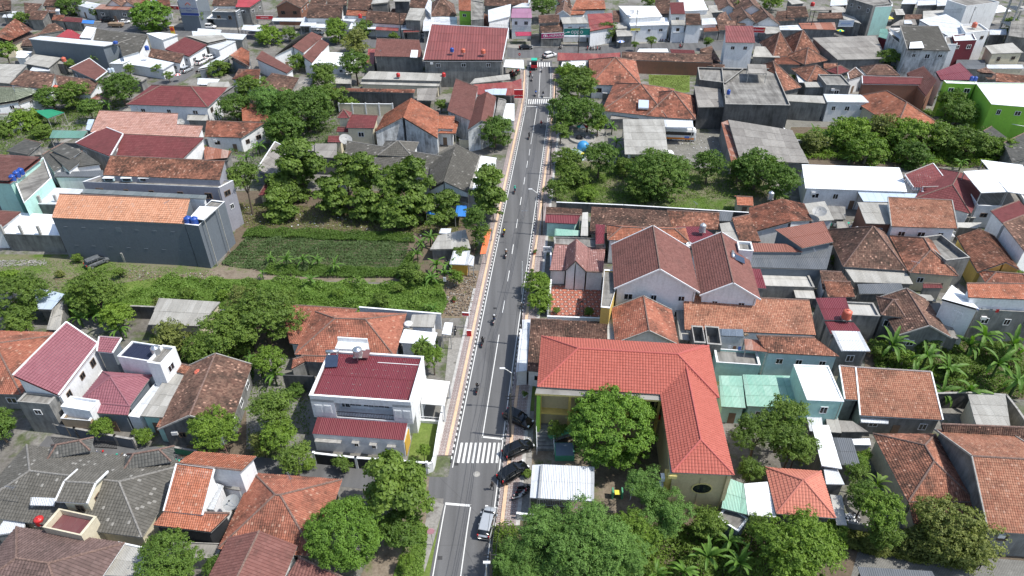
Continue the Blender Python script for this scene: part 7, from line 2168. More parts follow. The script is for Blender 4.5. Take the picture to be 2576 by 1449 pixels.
P = W(1445, 395, 0); rt = thing('play_sculpture', 'pale domed mound with coloured mosaic below the blue sphere', 'play sculpture', (P.x, P.y, 0)); g = G(); g.lathe((0, 0, 0), [(2.6, 0), (2.4, .6), (1.8, 1.2), (.8, 1.5), (0, 1.6)], 'w_mintp', 18); ob('mound', g.mesh('mound', True), rt); g = G(); g.box((1.6, -.6, 1.15), (1.2, 1.0, .2), 's_yel'); g.box((.4, -1.2, 1.1), (1.0, .6, .2), 'tank_red'); ob('mosaic', g.mesh('mosaic'), rt)
P = W(1465, 350, 0); rt = thing('play_sculpture', 'round grey basin play sculpture with coloured canopy above', 'play sculpture', (P.x, P.y, 0)); g = G(); g.lathe((0, 0, 0), [(3.4, 0), (3.3, .5), (2.9, .5), (2.7, .2), (0, .2)], 'trim_cem', 24); ob('basin', g.mesh('basin'), rt)
g = G(); 
for k, m_ in enumerate(('c_blue', 'c_white', 'tank_red', 'c_green', 'c_white', 'c_red')):
    a = k*1.047; g.face([(0, 2.2, 3.2), (1.6*math.cos(a), 2.2+1.2*math.sin(a), 2.4), (1.6*math.cos(a+1.047), 2.2+1.2*math.sin(a+1.047), 2.4)], m_)
g.tube((0, 2.2, 0), (0, 2.2, 3.2), .05, .05, 'steel'); ob('canopy', g.mesh('canopy'), rt)
g = G(); g.lathe((-.8, 0, .2), [(.9, 0), (.8, .5), (.3, .8), (0, .8)], 'c_black', 12); g.lathe((1.2, .3, .2), [(.7, 0), (.6, .5), (0, .7)], 'c_grey', 12); ob('turtle', g.mesh('turtle', True), rt)
# concrete frame tower under construction at the top right
P = W(2545, 108, 0); rt = thing('concrete_frame_tower', 'bare concrete column tower at the top right corner', 'concrete frame', (P.x, P.y, 0), .1)
for i, (x, y) in enumerate(((-2.6, 0), (2.6, 0), (-2.6, 4.5), (2.6, 4.5))): g = G(); g.box((x, y, 8), (.5, .5, 16), 'concrete_post'); ob('column', g.mesh('column'), rt)
for z in (5.5, 10.5, 15.5): g = G(); g.box((0, 2.25, z), (5.9, 5.2, .35), 'concrete_post'); ob('floor_slab', g.mesh('floor_slab'), rt)
# ---------------------------------------------------------------- vehicles
def loft(g, secs, mat):
    """secs: (x, half width bottom, half width top, z bottom, z top)"""
    k = g.mi(mat); base = len(g.v); m = 8
    for (x, wb, wt, z0, z1) in secs:
        zz = z1-z0
        for y, z in ((-wb*.92, z0), (-wb, z0+zz*.3), (-wt, z0+zz*.8), (-wt*.86, z1), (wt*.86, z1), (wt, z0+zz*.8), (wb, z0+zz*.3), (wb*.92, z0)): g.v.append((x, y, z))
    for i in range(len(secs)-1):
        for j in range(m): a = base+i*m+j; b = base+i*m+(j+1) % m; g.f.append([a, b, b+m, a+m]); g.m.append(k)
    g.f.append([base+j for j in range(m)]); g.m.append(k); e = base+(len(secs)-1)*m; g.f.append([e+m-1-j for j in range(m)]); g.m.append(k)
def wheelmesh(r, w):
    g = G(); g.lathe((0, 0, 0), [(r*.6, -w/2), (r*.93, -w/2), (r, -w*.3), (r, w*.3), (r*.93, w/2), (r*.6, w/2)], 'rubber', 16, (0, 1, 0)); t = g.mesh('tyre', True)
    g = G(); g.lathe((0, 0, 0), [(0, -w*.42), (r*.58, -w*.46), (r*.62, -w/2*.98), (r*.62, w/2*.98), (r*.58, w*.46), (0, w*.42)], 'rim', 12, (0, 1, 0)); return t, g.mesh('rim')
WH = wheelmesh(.34, .23); WB = wheelmesh(.5, .28); WM = wheelmesh(.29, .1)
def put(name, g, root, smooth=False): return ob(name, g.mesh(name, smooth), root)
def wheels(root, xs, y, r, wm):
    for x in xs:
        for s in (-1, 1):
            w = ob('wheel', wm[0], root, (x, s*y, r)); ob('rim', wm[1], w)
CARS = {}
def make_car(kind, paint, label, cat='car'):
    rt = thing('parked_car', label, cat); g = G()
    if kind == 'mpv':
        loft(g, [(-2.2, .72, .7, .38, .78), (-2.14, .8, .78, .3, 1.0), (-1.4, .86, .84, .22, 1.06), (0, .87, .85, .2, 1.04), (1.1, .87, .84, .2, 1.02), (1.7, .85, .8, .24, .94), (2.1, .78, .72, .3, .8), (2.22, .66, .62, .36, .62)], paint)
        c = [(-2.08, .76, .7, .98, 1.1), (-1.9, .78, .64, 1.0, 1.62), (-1.5, .8, .64, 1.02, 1.68), (.4, .8, .64, 1.02, 1.68), (1.25, .8, .7, 1.0, 1.1)]; r = [(-1.86, .66, .62, 1.6, 1.7), (-1.4, .68, .64, 1.62, 1.75), (.2, .68, .64, 1.62, 1.74), (.52, .66, .6, 1.56, 1.66)]
    elif kind == 'sedan':
        loft(g, [(-2.2, .72, .7, .36, .8), (-2.1, .82, .78, .28, .92), (-1.2, .87, .84, .2, .95), (0, .87, .85, .2, .92), (1.1, .87, .83, .2, .9), (1.8, .84, .78, .24, .8), (2.15, .74, .7, .3, .66), (2.24, .64, .6, .36, .55)], paint)
        c = [(-1.75, .74, .66, .9, .98), (-1.1, .78, .6, .92, 1.34), (-.7, .78, .6, .92, 1.4), (.1, .78, .6, .92, 1.38), (1.05, .78, .68, .88, .95)]; r = [(-1.0, .62, .58, 1.32, 1.4), (-.6, .63, .59, 1.36, 1.44), (.1, .62, .58, 1.34, 1.42)]
    elif kind == 'suv':
        loft(g, [(-2.2, .76, .74, .45, .9), (-2.12, .86, .84, .36, 1.14), (-1.3, .92, .9, .28, 1.2), (0, .92, .9, .26, 1.16), (1.1, .92, .89, .28, 1.12), (1.8, .9, .84, .32, 1.0), (2.15, .8, .76, .38, .86), (2.26, .7, .66, .44, .68)], paint)
        c = [(-2.0, .82, .74, 1.1, 1.22), (-1.75, .84, .68, 1.14, 1.72), (-1.3, .84, .68, 1.14, 1.78), (.35, .84, .68, 1.14, 1.76), (1.15, .84, .74, 1.1, 1.18)]; r = [(-1.75, .7, .66, 1.7, 1.78), (-1.2, .72, .68, 1.74, 1.85), (.1, .72, .68, 1.72, 1.83), (.45, .7, .64, 1.66, 1.74)]
    put('body', g, rt, True); g = G(); loft(g, c, 'glass_dark'); put('window_glass', g, rt, True); g = G(); loft(g, r, paint)
    zt = r[1][4]; 
    for x in (-1.05, .0):
        for s in (-1, 1): g.box((x-.1, s*(c[2][1]-.06), (c[2][3]+zt)/2-.05), (.1, .1, zt-c[2][3]-.1), paint)
    for s in (-1, 1): bar(g, (c[-1][0]-.05, s*(c[-1][1]-.08), c[-1][3]), (r[-1][0]-.05, s*(r[-1][1]-.02), r[-1][4]-.06), .09, .08, paint)
    put('roof', g, rt); wheels(rt, (-1.35, 1.35), .76, .34, WH)
    for s in (-1, 1):
        g = G(); g.box((2.1, s*.6, .72 if kind != 'suv' else .88), (.2, .32, .16), 'lamp_clear'); put('headlight', g, rt)
        g = G(); g.box((-2.16, s*.66, .9 if kind != 'suv' else 1.05), (.12, .16, .34), 'lamp_red'); put('taillight', g, rt)
        g = G(); g.box((.85, s*.98, 1.08), (.2, .16, .14), paint); put('mirror', g, rt)
    g = G(); g.box((-2.24, 0, .6), (.03, .45, .14), 'c_black'); g.box((2.25, 0, .5), (.03, .45, .13), 'c_black'); put('number_plate', g, rt); return rt
used = {}
def car(kind, paint, label, xr, yr, xf, yf, sc=1.0, cat='car'):
    a, b = W(xr, yr), W(xf, yf); c = (a+b)/2; an = math.atan2(b.y-a.y, b.x-a.x)
    if (kind, paint) not in used: rt = make_car(kind, paint, label, cat); used[kind, paint] = rt; rt.location = (c.x, c.y, .025); rt.rotation_euler = (0, 0, an); rt.scale = (sc,)*3
    else: rt = copy_tree(used[kind, paint], (c.x, c.y, .025), an, label, sc)
    return rt
car('suv', 'car_black', 'black hatchback parked highest of the three, nose to the pavement edge', 1262, 1043, 1345, 1082); car('mpv', 'car_black', 'black people carrier, middle of the three beside the zebra crossing', 1266, 1155, 1340, 1120); car('suv', 'car_black', 'black off-roader parked lowest beside the walking person', 1250, 1222, 1330, 1172)
car('mpv', 'car_silver', 'silver-white minivan standing in the lower lane', 1217, 1357, 1236, 1288, 1.03, 'van'); car('suv', 'car_white', 'white off-roader turning at the upper crossing', 1368, 148, 1398, 140, 1.0); car('sedan', 'car_black', 'black sedan on the back street corner', 1304, 124, 1341, 123)
car('mpv', 'car_silver', 'silver people carrier first in the alley', 455, 188, 487, 172); car('mpv', 'car_white', 'white people carrier second in the alley', 493, 168, 523, 152); car('sedan', 'car_white', 'white sedan last in the alley', 520, 152, 546, 143)
car('sedan', 'car_white', 'white sedan on the back street above the striped gable', 787, 82, 818, 88); car('mpv', 'car_white', 'white car half hidden beside the striped roof', 1060, 98, 1084, 97); car('suv', 'car_black', 'black pickup parked before the rust-patched shop', 260, 56, 288, 55); car('sedan', 'car_white', 'white sedan beside the wooden cart on the back street', 302, 60, 328, 58)
car('mpv', 'car_white', 'white van behind the grey ribbed wall', 512, 72, 545, 72); car('mpv', 'car_wreck', 'stripped abandoned pickup rusting in the vacant yard', 212, 680, 284, 650, 1.0)
def bus(label, xr, yr, xf, yf, stripe, Lb=8.5):
    a, b = W(xr, yr), W(xf, yf); c = (a+b)/2; an = math.atan2(b.y-a.y, b.x-a.x); rt = thing('bus', label, 'bus', (c.x, c.y, 0), an); h = Lb/2; g = G()
    loft(g, [(-h, 1.0, 1.0, .5, 2.9), (-h+.15, 1.15, 1.12, .35, 3.1), (h-.6, 1.15, 1.12, .35, 3.1), (h-.1, 1.1, 1.05, .38, 2.8), (h, 1.0, .95, .45, 1.6)], 'paint_white'); put('body', g, rt, False); g = G()
    for s in (-1, 1): g.box((-.1, s*1.15, 2.15), (Lb-1.2, .05, .85), 'glass_dark')
    put('side_window', g, rt); g = G(); g.box((h-.06, 0, 2.1), (.12, 1.9, 1.0), 'glass_dark', rot=Matrix.Rotation(-.15, 3, 'Y')); put('windscreen', g, rt); g = G()
    for s in (-1, 1):
        g.box((-.1, s*1.17, .85), (Lb-.8, .03, .45), stripe)
        g.box((h-2.2, s*1.18, 1.25), (1.2, .03, .5), 'c_blue' if stripe != 'sign_red' else 'sign_red')
    put('livery_stripe', g, rt); wheels(rt, (-h+1.9, h-2.0), 1.0, .5, WB); return rt
bus('white coach with orange and blue swoosh under the sheet garage', *TX(2, 0, 1540, 1400), *TX(2, 0, 1800, 1410), 'p_orange', 8.2); bus('white and red coach under the grey shelter roof', *TX(2, 1, 1170, 210), *TX(2, 1, 1610, 200), 'sign_red', 10.5)
P = W(1344, 178); rt = thing('delivery_truck', 'small truck with red tailgate and green canvas frame', 'truck', (P.x, P.y+2.2, 0), math.pi/2-.02); g = G(); g.box((-.4, 0, .95), (4.0, 1.8, .12), 'c_black')
for c_, d_ in (((-2.4, 0, 1.35), (.1, 1.8, .8)), ((-.5, -.9, 1.35), (3.9, .08, .8)), ((-.5, .9, 1.35), (3.9, .08, .8))): g.box(c_, d_, 'sign_red')
put('cargo_bed', g, rt); g = G(); g.box((.2, 0, 2.7), (2.2, 1.8, .1), 'c_green'); g.box((-.4, 0, 2.05), (3.2, 1.7, 1.2), 'c_black'); put('canvas_cover', g, rt); g = G(); loft(g, [(1.6, .85, .8, .5, 2.2), (2.2, .85, .8, .45, 2.25), (2.9, .85, .75, .45, 1.9), (3.1, .8, .7, .5, 1.2)], 'sign_red'); put('cab', g, rt); wheels(rt, (-1.4, 2.3), .8, .34, WH)
P = W(294, 68); rt = thing('wooden_cart', 'brown wooden cargo cart beside the white sedan', 'cart', (P.x, P.y, 0), -.05); g = G(); g.box((0, 0, 1), (5, 1.9, .9), 'wood'); put('box', g, rt); wheels(rt, (-1.5, 1.5), .8, .34, WH)
# people
def body_mesh(name, J, E, Rr, cols, fingers=True):
    """J: joints, E: edges, Rr: radii, cols: edge -> material; one continuous skin"""
    me = bpy.data.meshes.new(name); me.from_pydata(J, E, []); o = bpy.data.objects.new('tmp_body', me); COL.objects.link(o)
    md = o.modifiers.new('Skin', 'SKIN'); md.use_smooth_shade = True; sv = me.skin_vertices[0].data
    for i, r in enumerate(Rr): sv[i].radius = (r, r) if not hasattr(r, '__len__') else r
    sv[0].use_root = True; s2 = o.modifiers.new('Sub', 'SUBSURF'); s2.levels = 1; s2.render_levels = 1
    dg = bpy.context.evaluated_depsgraph_get(); m2 = bpy.data.meshes.new_from_object(o.evaluated_get(dg)); m2.name = name
    mats = []; 
    for c in cols:
        if c not in mats: mats.append(c)
    m2.materials.clear()
    for c in mats: m2.materials.append(M[c])
    Ja = np.array(J); idx = []
    for p in m2.polygons:
        c = np.array(p.center); best = (9, 0)
        for k, (a, b) in enumerate(E):
            d = Ja[b]-Ja[a]; t = np.clip(np.dot(c-Ja[a], d)/(d@d+1e-9), 0, 1); q = np.linalg.norm(c-Ja[a]-d*t)/(1 if not hasattr(Rr[b], '__len__') else 1)
            if q < best[0]: best = (q, k)
        idx.append(mats.index(cols[best[1]]))
    m2.polygons.foreach_set('material_index', idx); bpy.data.objects.remove(o); return m2
def person(label, loc, rz, pose, shirt, pants, hair='c_black', helmet=None, group=None, sc=1.0):
    if pose == 'ride':
        J = [(0, 0, .86), (.04, 0, 1.12), (.1, 0, 1.36), (.13, 0, 1.48), (.15, 0, 1.62)]; R_ = [(.16, .14), (.15, .12), (.17, .12), .06, .1]
        arms = [[(.12, s*.2, 1.34), (.28, s*.27, 1.12), (.5, s*.27, 1.02), (.57, s*.26, 1.02)] for s in (1, -1)]; legs = [[(.05, s*.11, .82), (.42, s*.17, .74), (.3, s*.15, .38), (.4, s*.15, .34)] for s in (1, -1)]
    elif pose == 'bend':
        J = [(0, 0, .92), (.18, 0, 1.08), (.38, 0, 1.12), (.48, 0, 1.06), (.58, 0, 1.02)]; R_ = [(.15, .13), (.14, .11), (.16, .12), .06, .1]
        arms = [[(.38, s*.18, 1.08), (.46, s*.2, .8), (.55, s*.16, .58), (.58, s*.14, .5)] for s in (1, -1)]; legs = [[(0, s*.1, .86), (.05, s*.12, .47), (-.02, s*.12, .09), (.12, s*.13, .05)] for s in (1, -1)]
    else:
        J = [(0, 0, .95), (0, 0, 1.18), (0, 0, 1.4), (.01, 0, 1.5), (.02, 0, 1.62)]; R_ = [(.15, .12), (.14, .1), (.17, .11), .055, .1]
        arms = [[(0, s*.19, 1.38), (.02*s, s*.25, 1.12), (.12*s+.04, s*.24, .9), (.13*s+.06, s*.24, .82)] for s in (1, -1)]; legs = [[(0, s*.09, .88), (.12*s, s*.1, .48), (.2*s-.04, s*.1, .09), (.2*s+.1, s*.11, .05)] for s in (1, -1)]
    E = [(0, 1), (1, 2), (2, 3), (3, 4)]; cols = [pants, shirt, shirt, 'skin']
    J = list(J); R_ = list(R_)
    for A_ in arms:
        p = 2
        for k, (q, r) in enumerate(zip(A_, (.06, .05, .036, .034))): J.append(q); R_.append(r); E.append((p, len(J)-1)); cols.append(shirt if k < 3 else 'skin'); p = len(J)-1
        h = Vector(A_[3]); d = (h-Vector(A_[2])).normalized(); sd = Vector((0, 1, 0)) if abs(d.y) < .8 else Vector((1, 0, 0)); sd = d.cross(sd).normalized()
        for f in range(5):
            off_ = (f-1.5)*.02 if f < 4 else -.05; ln = (.075, .085, .08, .065, .05)[f]; a = h+sd*off_+d*.03; J.append(tuple(a)); R_.append(.011); E.append((p, len(J)-1)); cols.append('skin'); J.append(tuple(a+d*ln*.8+Vector((0, 0, -.01)))); R_.append(.009); E.append((len(J)-2, len(J)-1)); cols.append('skin')
    for Lg in legs:
        p = 0
        for k, (q, r) in enumerate(zip(Lg, (.09, .065, .045, .04))): J.append(q); R_.append(r); E.append((p, len(J)-1)); cols.append(pants if k < 3 else 'c_black'); p = len(J)-1
    key = (pose, shirt, pants)
    if key not in PM: PM[key] = body_mesh('body', J, E, R_, cols)
    rt = thing('person', label, 'person', loc, rz, group, PM[key]); rt.scale = (sc,)*3; hd = J[4]
    g = G(); c = Vector(hd)
    if helmet: g.lathe(c+Vector((0, 0, -.02)), [(.14, -.06), (.15, .02), (.13, .1), (.07, .15), (0, .165)], helmet, 12); ob('helmet', g.mesh('helmet', True), rt); g = G(); g.box(c+Vector((.12, 0, .0)), (.05, .2, .1), 'glass_dark'); ob('visor', g.mesh('visor'), rt)
    else:
        g.lathe(c+Vector((-.015, 0, 0)), [(.09, -.04), (.112, .03), (.09, .1), (0, .125)], hair, 12); ob('hair', g.mesh('hair', True), rt)
        g = G(); fx = Vector((.1, 0, 0)); g.box(c+fx+Vector((0, 0, -.02)), (.03, .022, .04), 'skin'); 
        for s in (-1, 1): g.box(c+Vector((.09, s*.035, .015)), (.015, .02, .012), 'c_black'); g.box(c+Vector((0, s*.105, -.01)), (.03, .02, .05), 'skin')
        g.box(c+Vector((.094, 0, -.06)), (.012, .045, .01), 'c_red'); ob('face', g.mesh('face'), rt)
    return rt
PM = {}
def make_bike(paint):
    rt = thing('motorbike', 'x', 'motorbike')
    for x in (-.62, .62): w = ob('wheel', WM[0], rt, (x, 0, .29)); ob('rim', WM[1], w)
    g = G(); loft(g, [(-.85, .05, .05, .62, .74), (-.55, .13, .11, .5, .78), (-.1, .15, .12, .42, .72), (.12, .14, .12, .26, .42), (.34, .16, .14, .26, .5), (.5, .16, .1, .4, .95), (.62, .08, .06, .6, .98)], paint); g.tube((.62, 0, .3), (.48, 0, .98), .035, .035, 'black_metal'); g.box((-.1, .16, .3), (.7, .07, .08), 'black_metal'); put('body', g, rt, True)
    g = G(); loft(g, [(-.72, .1, .09, .76, .84), (-.3, .13, .12, .74, .84), (.05, .1, .09, .7, .8)], 'rubber'); put('seat', g, rt, True)
    g = G(); g.tube((.46, -.34, 1.0), (.46, .34, 1.0), .02, .02, 'black_metal'); g.tube((.46, .3, 1.0), (.44, .34, 1.18), .012, .012, 'black_metal'); g.tube((.46, -.3, 1.0), (.44, -.34, 1.18), .012, .012, 'black_metal'); g.box((.44, .34, 1.2), (.02, .12, .08), 'glass_dark'); g.box((.44, -.34, 1.2), (.02, .12, .08), 'glass_dark'); put('handlebar', g, rt)
    g = G(); g.box((.64, 0, .86), (.08, .16, .12), 'lamp_clear'); put('headlight', g, rt); g = G(); g.box((-.86, 0, .68), (.05, .14, .08), 'lamp_red'); put('taillight', g, rt); return rt
BK = {}
def bike(label, x, y, an, paint, group=None, z=.026):
    P = W(x, y)
    if paint not in BK: rt = make_bike(paint); BK[paint] = rt; rt.location = (P.x, P.y, z); rt.rotation_euler = (0, 0, an); rt['label'] = label
    else: rt = copy_tree(BK[paint], (P.x, P.y, z), an, label)
    if group: rt['group'] = group
    return rt
UP = math.radians(83); DN = UP+math.pi
for x, y, an, paint, sh, pa, hl, ds, lb in ((1243, 812, UP, 'car_white', 'c_black', 'c_jeans', 'car_white', 'black jacket and white helmet', 'beside the red roofed annex'), (1214, 868, UP, 'car_black', 'c_black', 'c_black', 'car_black', 'all black clothes and dark helmet', 'above the lamp shadow'), (1201, 985, UP, 'car_black', 'c_black', 'c_grey', 'car_black', 'black jacket and grey trousers', 'level with the white house'),
    (1273, 646, UP, 'car_white', 'c_brown', 'c_black', 'car_white', 'brown jacket and white helmet', 'near the yellow kiosk'), (1268, 592, UP, 'car_black', 'c_yellow', 'c_black', 'car_black', 'bright yellow shirt', 'near the orange awning'), (1295, 485, UP, 'car_black', 'c_green', 'c_jeans', 'c_green', 'green jacket and green helmet', 'below the street lamp'),
    (1331, 349, UP, 'car_black', 'c_black', 'c_black', 'car_black', 'black jacket', 'below the upper crossing, left lane'), (1361, 319, DN, 'car_white', 'c_red', 'c_black', 'tank_red', 'red shirt and red helmet', 'in the right lane'), (1366, 244, DN, 'car_white', 'c_black', 'c_jeans', 'car_black', 'dark jacket on a white scooter', 'at the upper zebra crossing'),
    (1347.5, 241, UP, 'car_white', 'c_blue', 'c_jeans', 'car_black', 'light blue shirt', 'just above the upper zebra crossing'), (1363, 181, DN, 'car_white', 'c_white', 'c_grey', 'car_white', 'white shirt', 'beside the small truck'), (1339, 203, UP, 'car_white', 'c_grey', 'c_grey', 'car_white', 'grey jacket', 'behind the small truck, nearer'), (1334, 192, UP, 'car_black', 'c_red', 'c_black', 'car_black', 'dark red jacket', 'right behind the small truck'), (1365, 151, UP, 'car_black', 'c_black', 'c_black', 'car_black', 'black clothes', 'behind the white off-roader')):
    bike('motorbike ridden by the rider in '+ds, x, y, an, paint); P = W(x, y); person('rider in %s, %s' % (ds, lb), (P.x-math.cos(an)*.12, P.y-math.sin(an)*.12, .026), an, 'ride', sh, pa, helmet=hl)
for i, (x, y, an, p) in enumerate(((1313, 1243, .3, 'tank_red'), (1303, 1255, .5, 'car_white'), (1318, 1233, .2, 'car_black'), (1308, 1249, .4, 'car_white'))): bike('parked motorbike by the school fence, %s from the pavement' % ('third', 'first', 'fourth', 'second')[i], x, y, an, p)
for i, (x, y) in enumerate(((1283, 187), (1288, 185), (1293, 184), (1298, 183), (1303, 181), (1308, 180), (1287, 193), (1292, 192), (1297, 190), (1302, 189))): bike('motorbike parked in the rows under the white crossing canopy', x, y, 1.2+.1*(i % 3), ('car_black', 'tank_red', 'car_white')[i % 3], 'motorbikes parked under the white crossing canopy')
for i, (x, y) in enumerate(((1408, 123), (1413, 122), (1478, 125), (1486, 125), (1494, 125), (1502, 125), (1510, 124), (1660, 104), (1667, 104), (1674, 104), (1681, 105), (1711, 120), (1717, 118), (1713, 113))): bike('motorbike parked along the back street shops', x, y, 1.3+.12*(i % 4), ('car_black', 'car_white', 'tank_red')[i % 3], 'motorbikes parked along the back street shops')
for i, (x, y, nm) in enumerate(((500, 184, 'motorbike leaning beside the silver people carrier in the alley'), (1120, 345, None), (455, 52, 'motorbike in front of the number 83 shop'), (472, 76, 'motorbike on the forecourt by the roadside tree'), (1146, 836, 'motorbike before the roadside annex on the pavement'))):
    if nm: bike(nm, x, y, .8+i, ('car_black', 'car_white')[i % 2])
P = W(1238, 1233); person('person in long black clothes walking beside the lowest black car', (P.x, P.y, .024), 2.4, 'walk', 'c_black', 'c_black'); P = W(2458, 1432); person('person in a white shirt bending over on the stone lane', (P.x, P.y, .01), .2, 'bend', 'c_white', 'c_black')
P = W(133, 1080); person('person in black at the balcony house entrance', (P.x, P.y, .01), -1.4, 'walk', 'c_black', 'c_jeans'); P = W(398, 77); person('person in white standing before the back street shops', (P.x, P.y, .06), -1.5, 'walk', 'c_white', 'c_grey')
P = W(742, 76); person('person in pale clothes before the white awning shop', (P.x, P.y, .06), -1.5, 'walk', 'c_white', 'c_brown'); P = W(674, 74); person('person in pink at the dark red canvas stall', (P.x, P.y, .06), -1.2, 'walk', 'w_pink', 'c_black')
# litter, rubble
def litter(label, px, n, mats, smax, seed, z=0.02, hmax=.25, name='rubble'):
    random.seed(seed); rs = np.random.default_rng(seed); x, y = inpoly([W(*p) for p in px], n, rs); g = G()
    for a, b in zip(x, y):
        s = random.uniform(.06, smax); g.box((a, b, z+random.uniform(0, hmax)), (s*random.uniform(.5, 2), s, s*random.uniform(.2, .6)), random.choice(mats), rot=Matrix.Rotation(random.uniform(0, 3), 3, 'Z')@Matrix.Rotation(random.uniform(-.5, .5), 3, 'X'))
    o = ob(name, g.mesh(name), kind='stuff'); o['label'] = label; o['category'] = 'rubble'
litter('pale rubble and white litter beside the road at the weeds', [(1122, 695), (1200, 685), (1185, 795), (1115, 795)], 1100, ['wood', 'bark', 'bark_pale', 'bark', 'wood', 'bark_pale', 'bark', 'bark', 'bark', 'trim_cem'], .2, 1, hmax=.2)
litter('branches and litter on the bare strip of the yard', [(320, 680), (560, 690), (540, 712), (330, 706)], 300, ['bark_pale', 'wood', 'bark', 'bark', 'wood', 'bark_pale', 'bark', 'bark', 'trim_cem'], .22, 2, hmax=.12)
litter('gravel heap before the cement wall', [(-20, 655), (120, 655), (120, 668), (-20, 672)], 500, ['trim_cem'], .2, 3, hmax=.2)
litter('litter under the big-leaf trees', [(560, 560), (620, 520), (1150, 560), (1080, 600), (700, 570)], 300, ['bark_pale', 'wood', 'trim_cem', 'trim_white'], .22, 4)
litter('rubble and timber on the grey terrace', [(1816, 853), (1872, 853), (1870, 888), (1818, 884)], 160, ['wood', 'trim_white', 'bark_pale'], .5, 5, z=3.6, hmax=.3)
litter('junk pile in the narrow yard left of the mottled red hip', [(2085, 1300), (2160, 1300), (2150, 1335), (2090, 1330)], 160, ['trim_white', 'steel', 'black_metal'], .5, 6, hmax=.6)
litter('scattered stones in the bus yard', [(1700, 345), (1820, 345), (1825, 420), (1700, 400)], 200, ['trim_cem', 'trim_white'], .18, 7)

# ---------------------------------------------------------------- small street and yard clutter
def pot(label, x, y, z=0.0, s=1.0):
    P = W(x, y, z); rt = thing('potted_plant', label, 'potted plant', (P.x, P.y, z), random.uniform(0, 6)); g = G(); g.lathe((0, 0, 0), [(.22*s, 0), (.3*s, .4*s), (.26*s, .4*s), (0, .36*s)], random.choice(['tank_orange', 'trim_cem', 'trim_white']), 10); ob('pot', g.mesh('pot'), rt)
    ob('foliage', random.choice(CR['s', 'w']), rt, (0, 0, .75*s), None, (.55*s,)*3)
for x, y, lb in ((1338, 690, 'potted shrub on the right pavement by the courtyard'), (1345, 640, 'potted shrub on the right pavement before the joglo front'), (1390, 415, 'potted shrub under the thin roadside tree'), (1142, 760, 'potted plant beside the rubble'), (1096, 870, 'potted plant before the white carport'), (2059, 512, 'red potted plant on the white porch, left'), (2110, 515, 'potted plant on the white porch, right'), (1320, 1000, 'clipped pot plant by the school gate'),
    (340, 1095, 'potted bush beside the mint wall'), (372, 1105, 'flower pot at the grey house entrance'), (72, 1300, 'leafy pot beside the red tank'), (88, 1295, 'second leafy pot beside the red tank'), (1515, 275, 'pot plant behind the red-brown hip'), (2420, 1010, 'pot plant at the dark lot wall')): pot(lb, x, y)
def parasol(label, x, y, m1, m2, R=1.3):
    P = W(x, y, 0); rt = thing('parasol', label, 'parasol', (P.x, P.y, 0)); g = G()
    for k in range(8): a = k*.785; g.face([(0, 0, 2.5), (R*math.cos(a), R*math.sin(a), 2.05), (R*math.cos(a+.785), R*math.sin(a+.785), 2.05)], m1 if k % 2 else m2)
    ob('canopy', g.mesh('canopy'), rt); g = G(); g.tube((0, 0, 0), (0, 0, 2.5), .03, .03, 'steel'); ob('pole', g.mesh('pole'), rt)
parasol('white fluted parasol before the brick shop', 648, 82, 'c_white', 'w_mintp', 2.2); parasol('small red and white parasol in the alley', 452, 205, 'c_red', 'c_white', .9); parasol('blue parasol on the back street pavement', 1560, 120, 'c_blue', 'c_white'); parasol('green stall parasol near the mossy pyramids', 2110, 92, 'c_green', 'c_yellow')
def laundry(label, p0, p1, z, cols):
    a = W(*p0, z); b = W(*p1, z); rt = thing('clothes_line', label, 'clothes line', a); d = b-a; g = G(); g.tube((0, 0, 0), d, .015, .015, 'steel', 4); ob('line', g.mesh('line'), rt); n = len(cols)
    for i, c in enumerate(cols): q = d*((i+.5)/n); g = G(); g.box((q.x, q.y, -.35), (.45, .04, .65), c, math.atan2(d.y, d.x)); ob('garment', g.mesh('garment'), rt)
laundry('clothes drying at the asbestos shed near the weeds', (455, 845), (490, 848), 1.8, ['c_white', 'c_blue', 'w_pink', 'c_white', 'c_grey']); laundry('washing line on the open terrace of the grey right-edge house', (2420, 770), (2520, 778), 6.9, ['c_grey', 'c_black', 'c_blue', 'c_white', 'c_grey', 'c_red'])
laundry('washing between the villa roofs and dark wall', (1010, 295), (1040, 298), 1.9, ['c_red', 'c_white', 'c_blue', 'c_yellow']); laundry('clothes hanging in the concrete yard by the dish roof', (2085, 560), (2130, 565), 2.0, ['c_green', 'c_white', 'c_blue', 'c_grey']); laundry('washing on the unfinished terrace', (1830, 868), (1868, 872), 5.0, ['c_white', 'c_brown', 'c_blue'])
def antenna(label, x, y, z, h=2.6):
    P = W(x, y, z); rt = thing('tv_antenna', label, 'antenna', (P.x, P.y, z), random.uniform(0, 3)); g = G(); g.tube((0, 0, 0), (0, 0, h), .025, .02, 'steel', 5); ob('mast', g.mesh('mast'), rt); g = G(); g.box((0, 0, h), (1.3, .03, .03), 'steel')
    for k in range(6): g.box((-.6+k*.24, 0, h), (.02, .7-k*.07, .02), 'steel')
    ob('boom', g.mesh('boom'), rt)
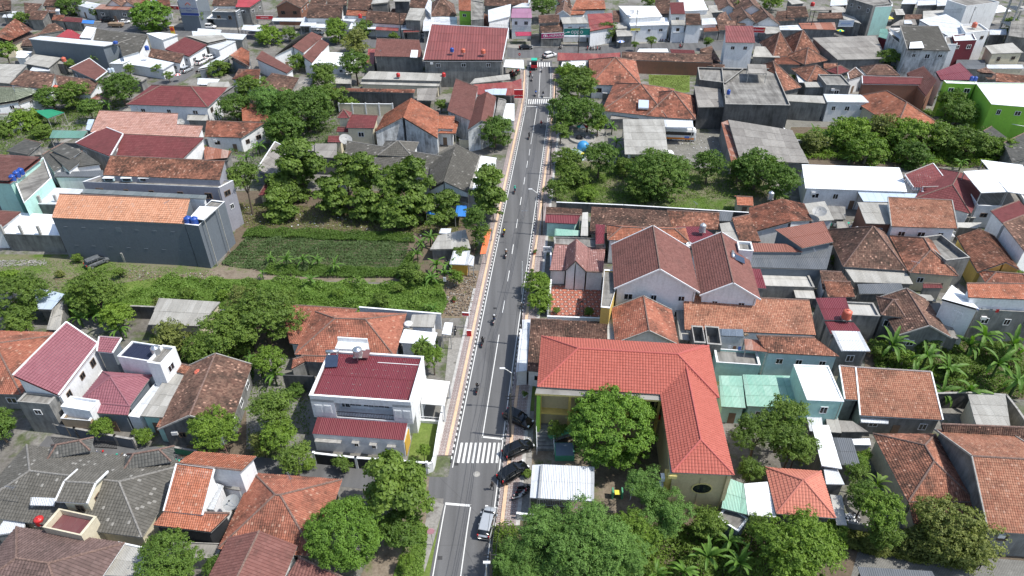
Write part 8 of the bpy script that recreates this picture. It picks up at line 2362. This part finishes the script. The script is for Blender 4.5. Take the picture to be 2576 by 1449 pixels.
for x, y, z, lb in ((737, 1232, 5.6, 'thin antenna on the broad orange-red hip'), (574, 1145, 8, 'white antenna on the narrow orange house roof'), (47, 1260, 4.8, 'antenna on the long grey roof'), (1745, 540, 6, 'antenna beside the steel tank'), (2040, 660, 5, 'antenna above the large dark brown hip'), (905, 1000, 4, 'antenna behind the white bungalow'), (2395, 820, 8, 'antenna on the tall grey cement house'),
    (430, 540, 10.5, 'antenna on the slate building roof'), (1490, 300, 5, 'antenna on the red-brown hip'), (230, 95, 7, 'antenna on the grey roof behind the blue-grey block'), (960, 150, 7, 'antenna on the brown roof near the striped one'), (2150, 290, 6, 'antenna on the white three-front row'), (1320, 560, 5, 'antenna on the maroon-fronted house'), (2290, 690, 5, 'antenna at the concrete terrace')): antenna(lb, x, y, z)
litter('scattered pots, buckets and junk in the alley right of the school', [(1850, 1010), (2010, 1010), (2000, 1050), (1850, 1060)], 60, ['tank_blue', 'trim_white', 'wood', 'tank_red'], .4, 21, hmax=.4)
litter('odds and ends on the yard slabs of the bottom left houses', [(200, 1130), (500, 1160), (480, 1180), (200, 1150)], 90, ['tank_blue', 'trim_white', 'wood', 'c_green', 'tank_red'], .35, 22, hmax=.3)
litter('junk between the houses of the right block', [(2080, 560), (2160, 560), (2170, 600), (2080, 600)], 120, ['tank_blue', 'trim_white', 'wood', 'tank_red', 'c_green'], .45, 23, hmax=.5)
litter('leaf litter and scraps on the bare strip by the kiosk', [(1120, 640), (1180, 640), (1170, 690), (1110, 690)], 140, ['bark_pale', 'wood', 'trim_white'], .25, 24)


# small vent slots in the slate-grey wall
sb = [o for o in bpy.data.objects if o.get('label', '').startswith('long windowless slate-grey')][0]
a_ = W(*TX(0, 1, 520, 742), 9.2); b_ = W(*TX(0, 1, 1857, 805), 9.2); d_ = (b_-a_); d_.z = 0; ln_ = d_.length; d_.normalize(); n_r = Vector((d_.y, -d_.x, 0)); a0 = math.atan2(d_.y, d_.x)
for zz, off_s in ((7.4, .08), (3.4, .1)):
    for i in range(7): q = a_+d_*(ln_*(off_s+i*.135))-n_r*.03; ob('vent', unit_box('w_dark2', 'vent'), sb, (q.x-sb.location.x, q.y-sb.location.y, zz), (0, 0, a0), (.75, .1, .12))
q = a_+d_*(ln_*.48)-n_r*.03; ob('grille', unit_box('w_dark2', 'grille'), sb, (q.x-sb.location.x, q.y-sb.location.y, 7.3), (0, 0, a0), (1.0, .1, .8))
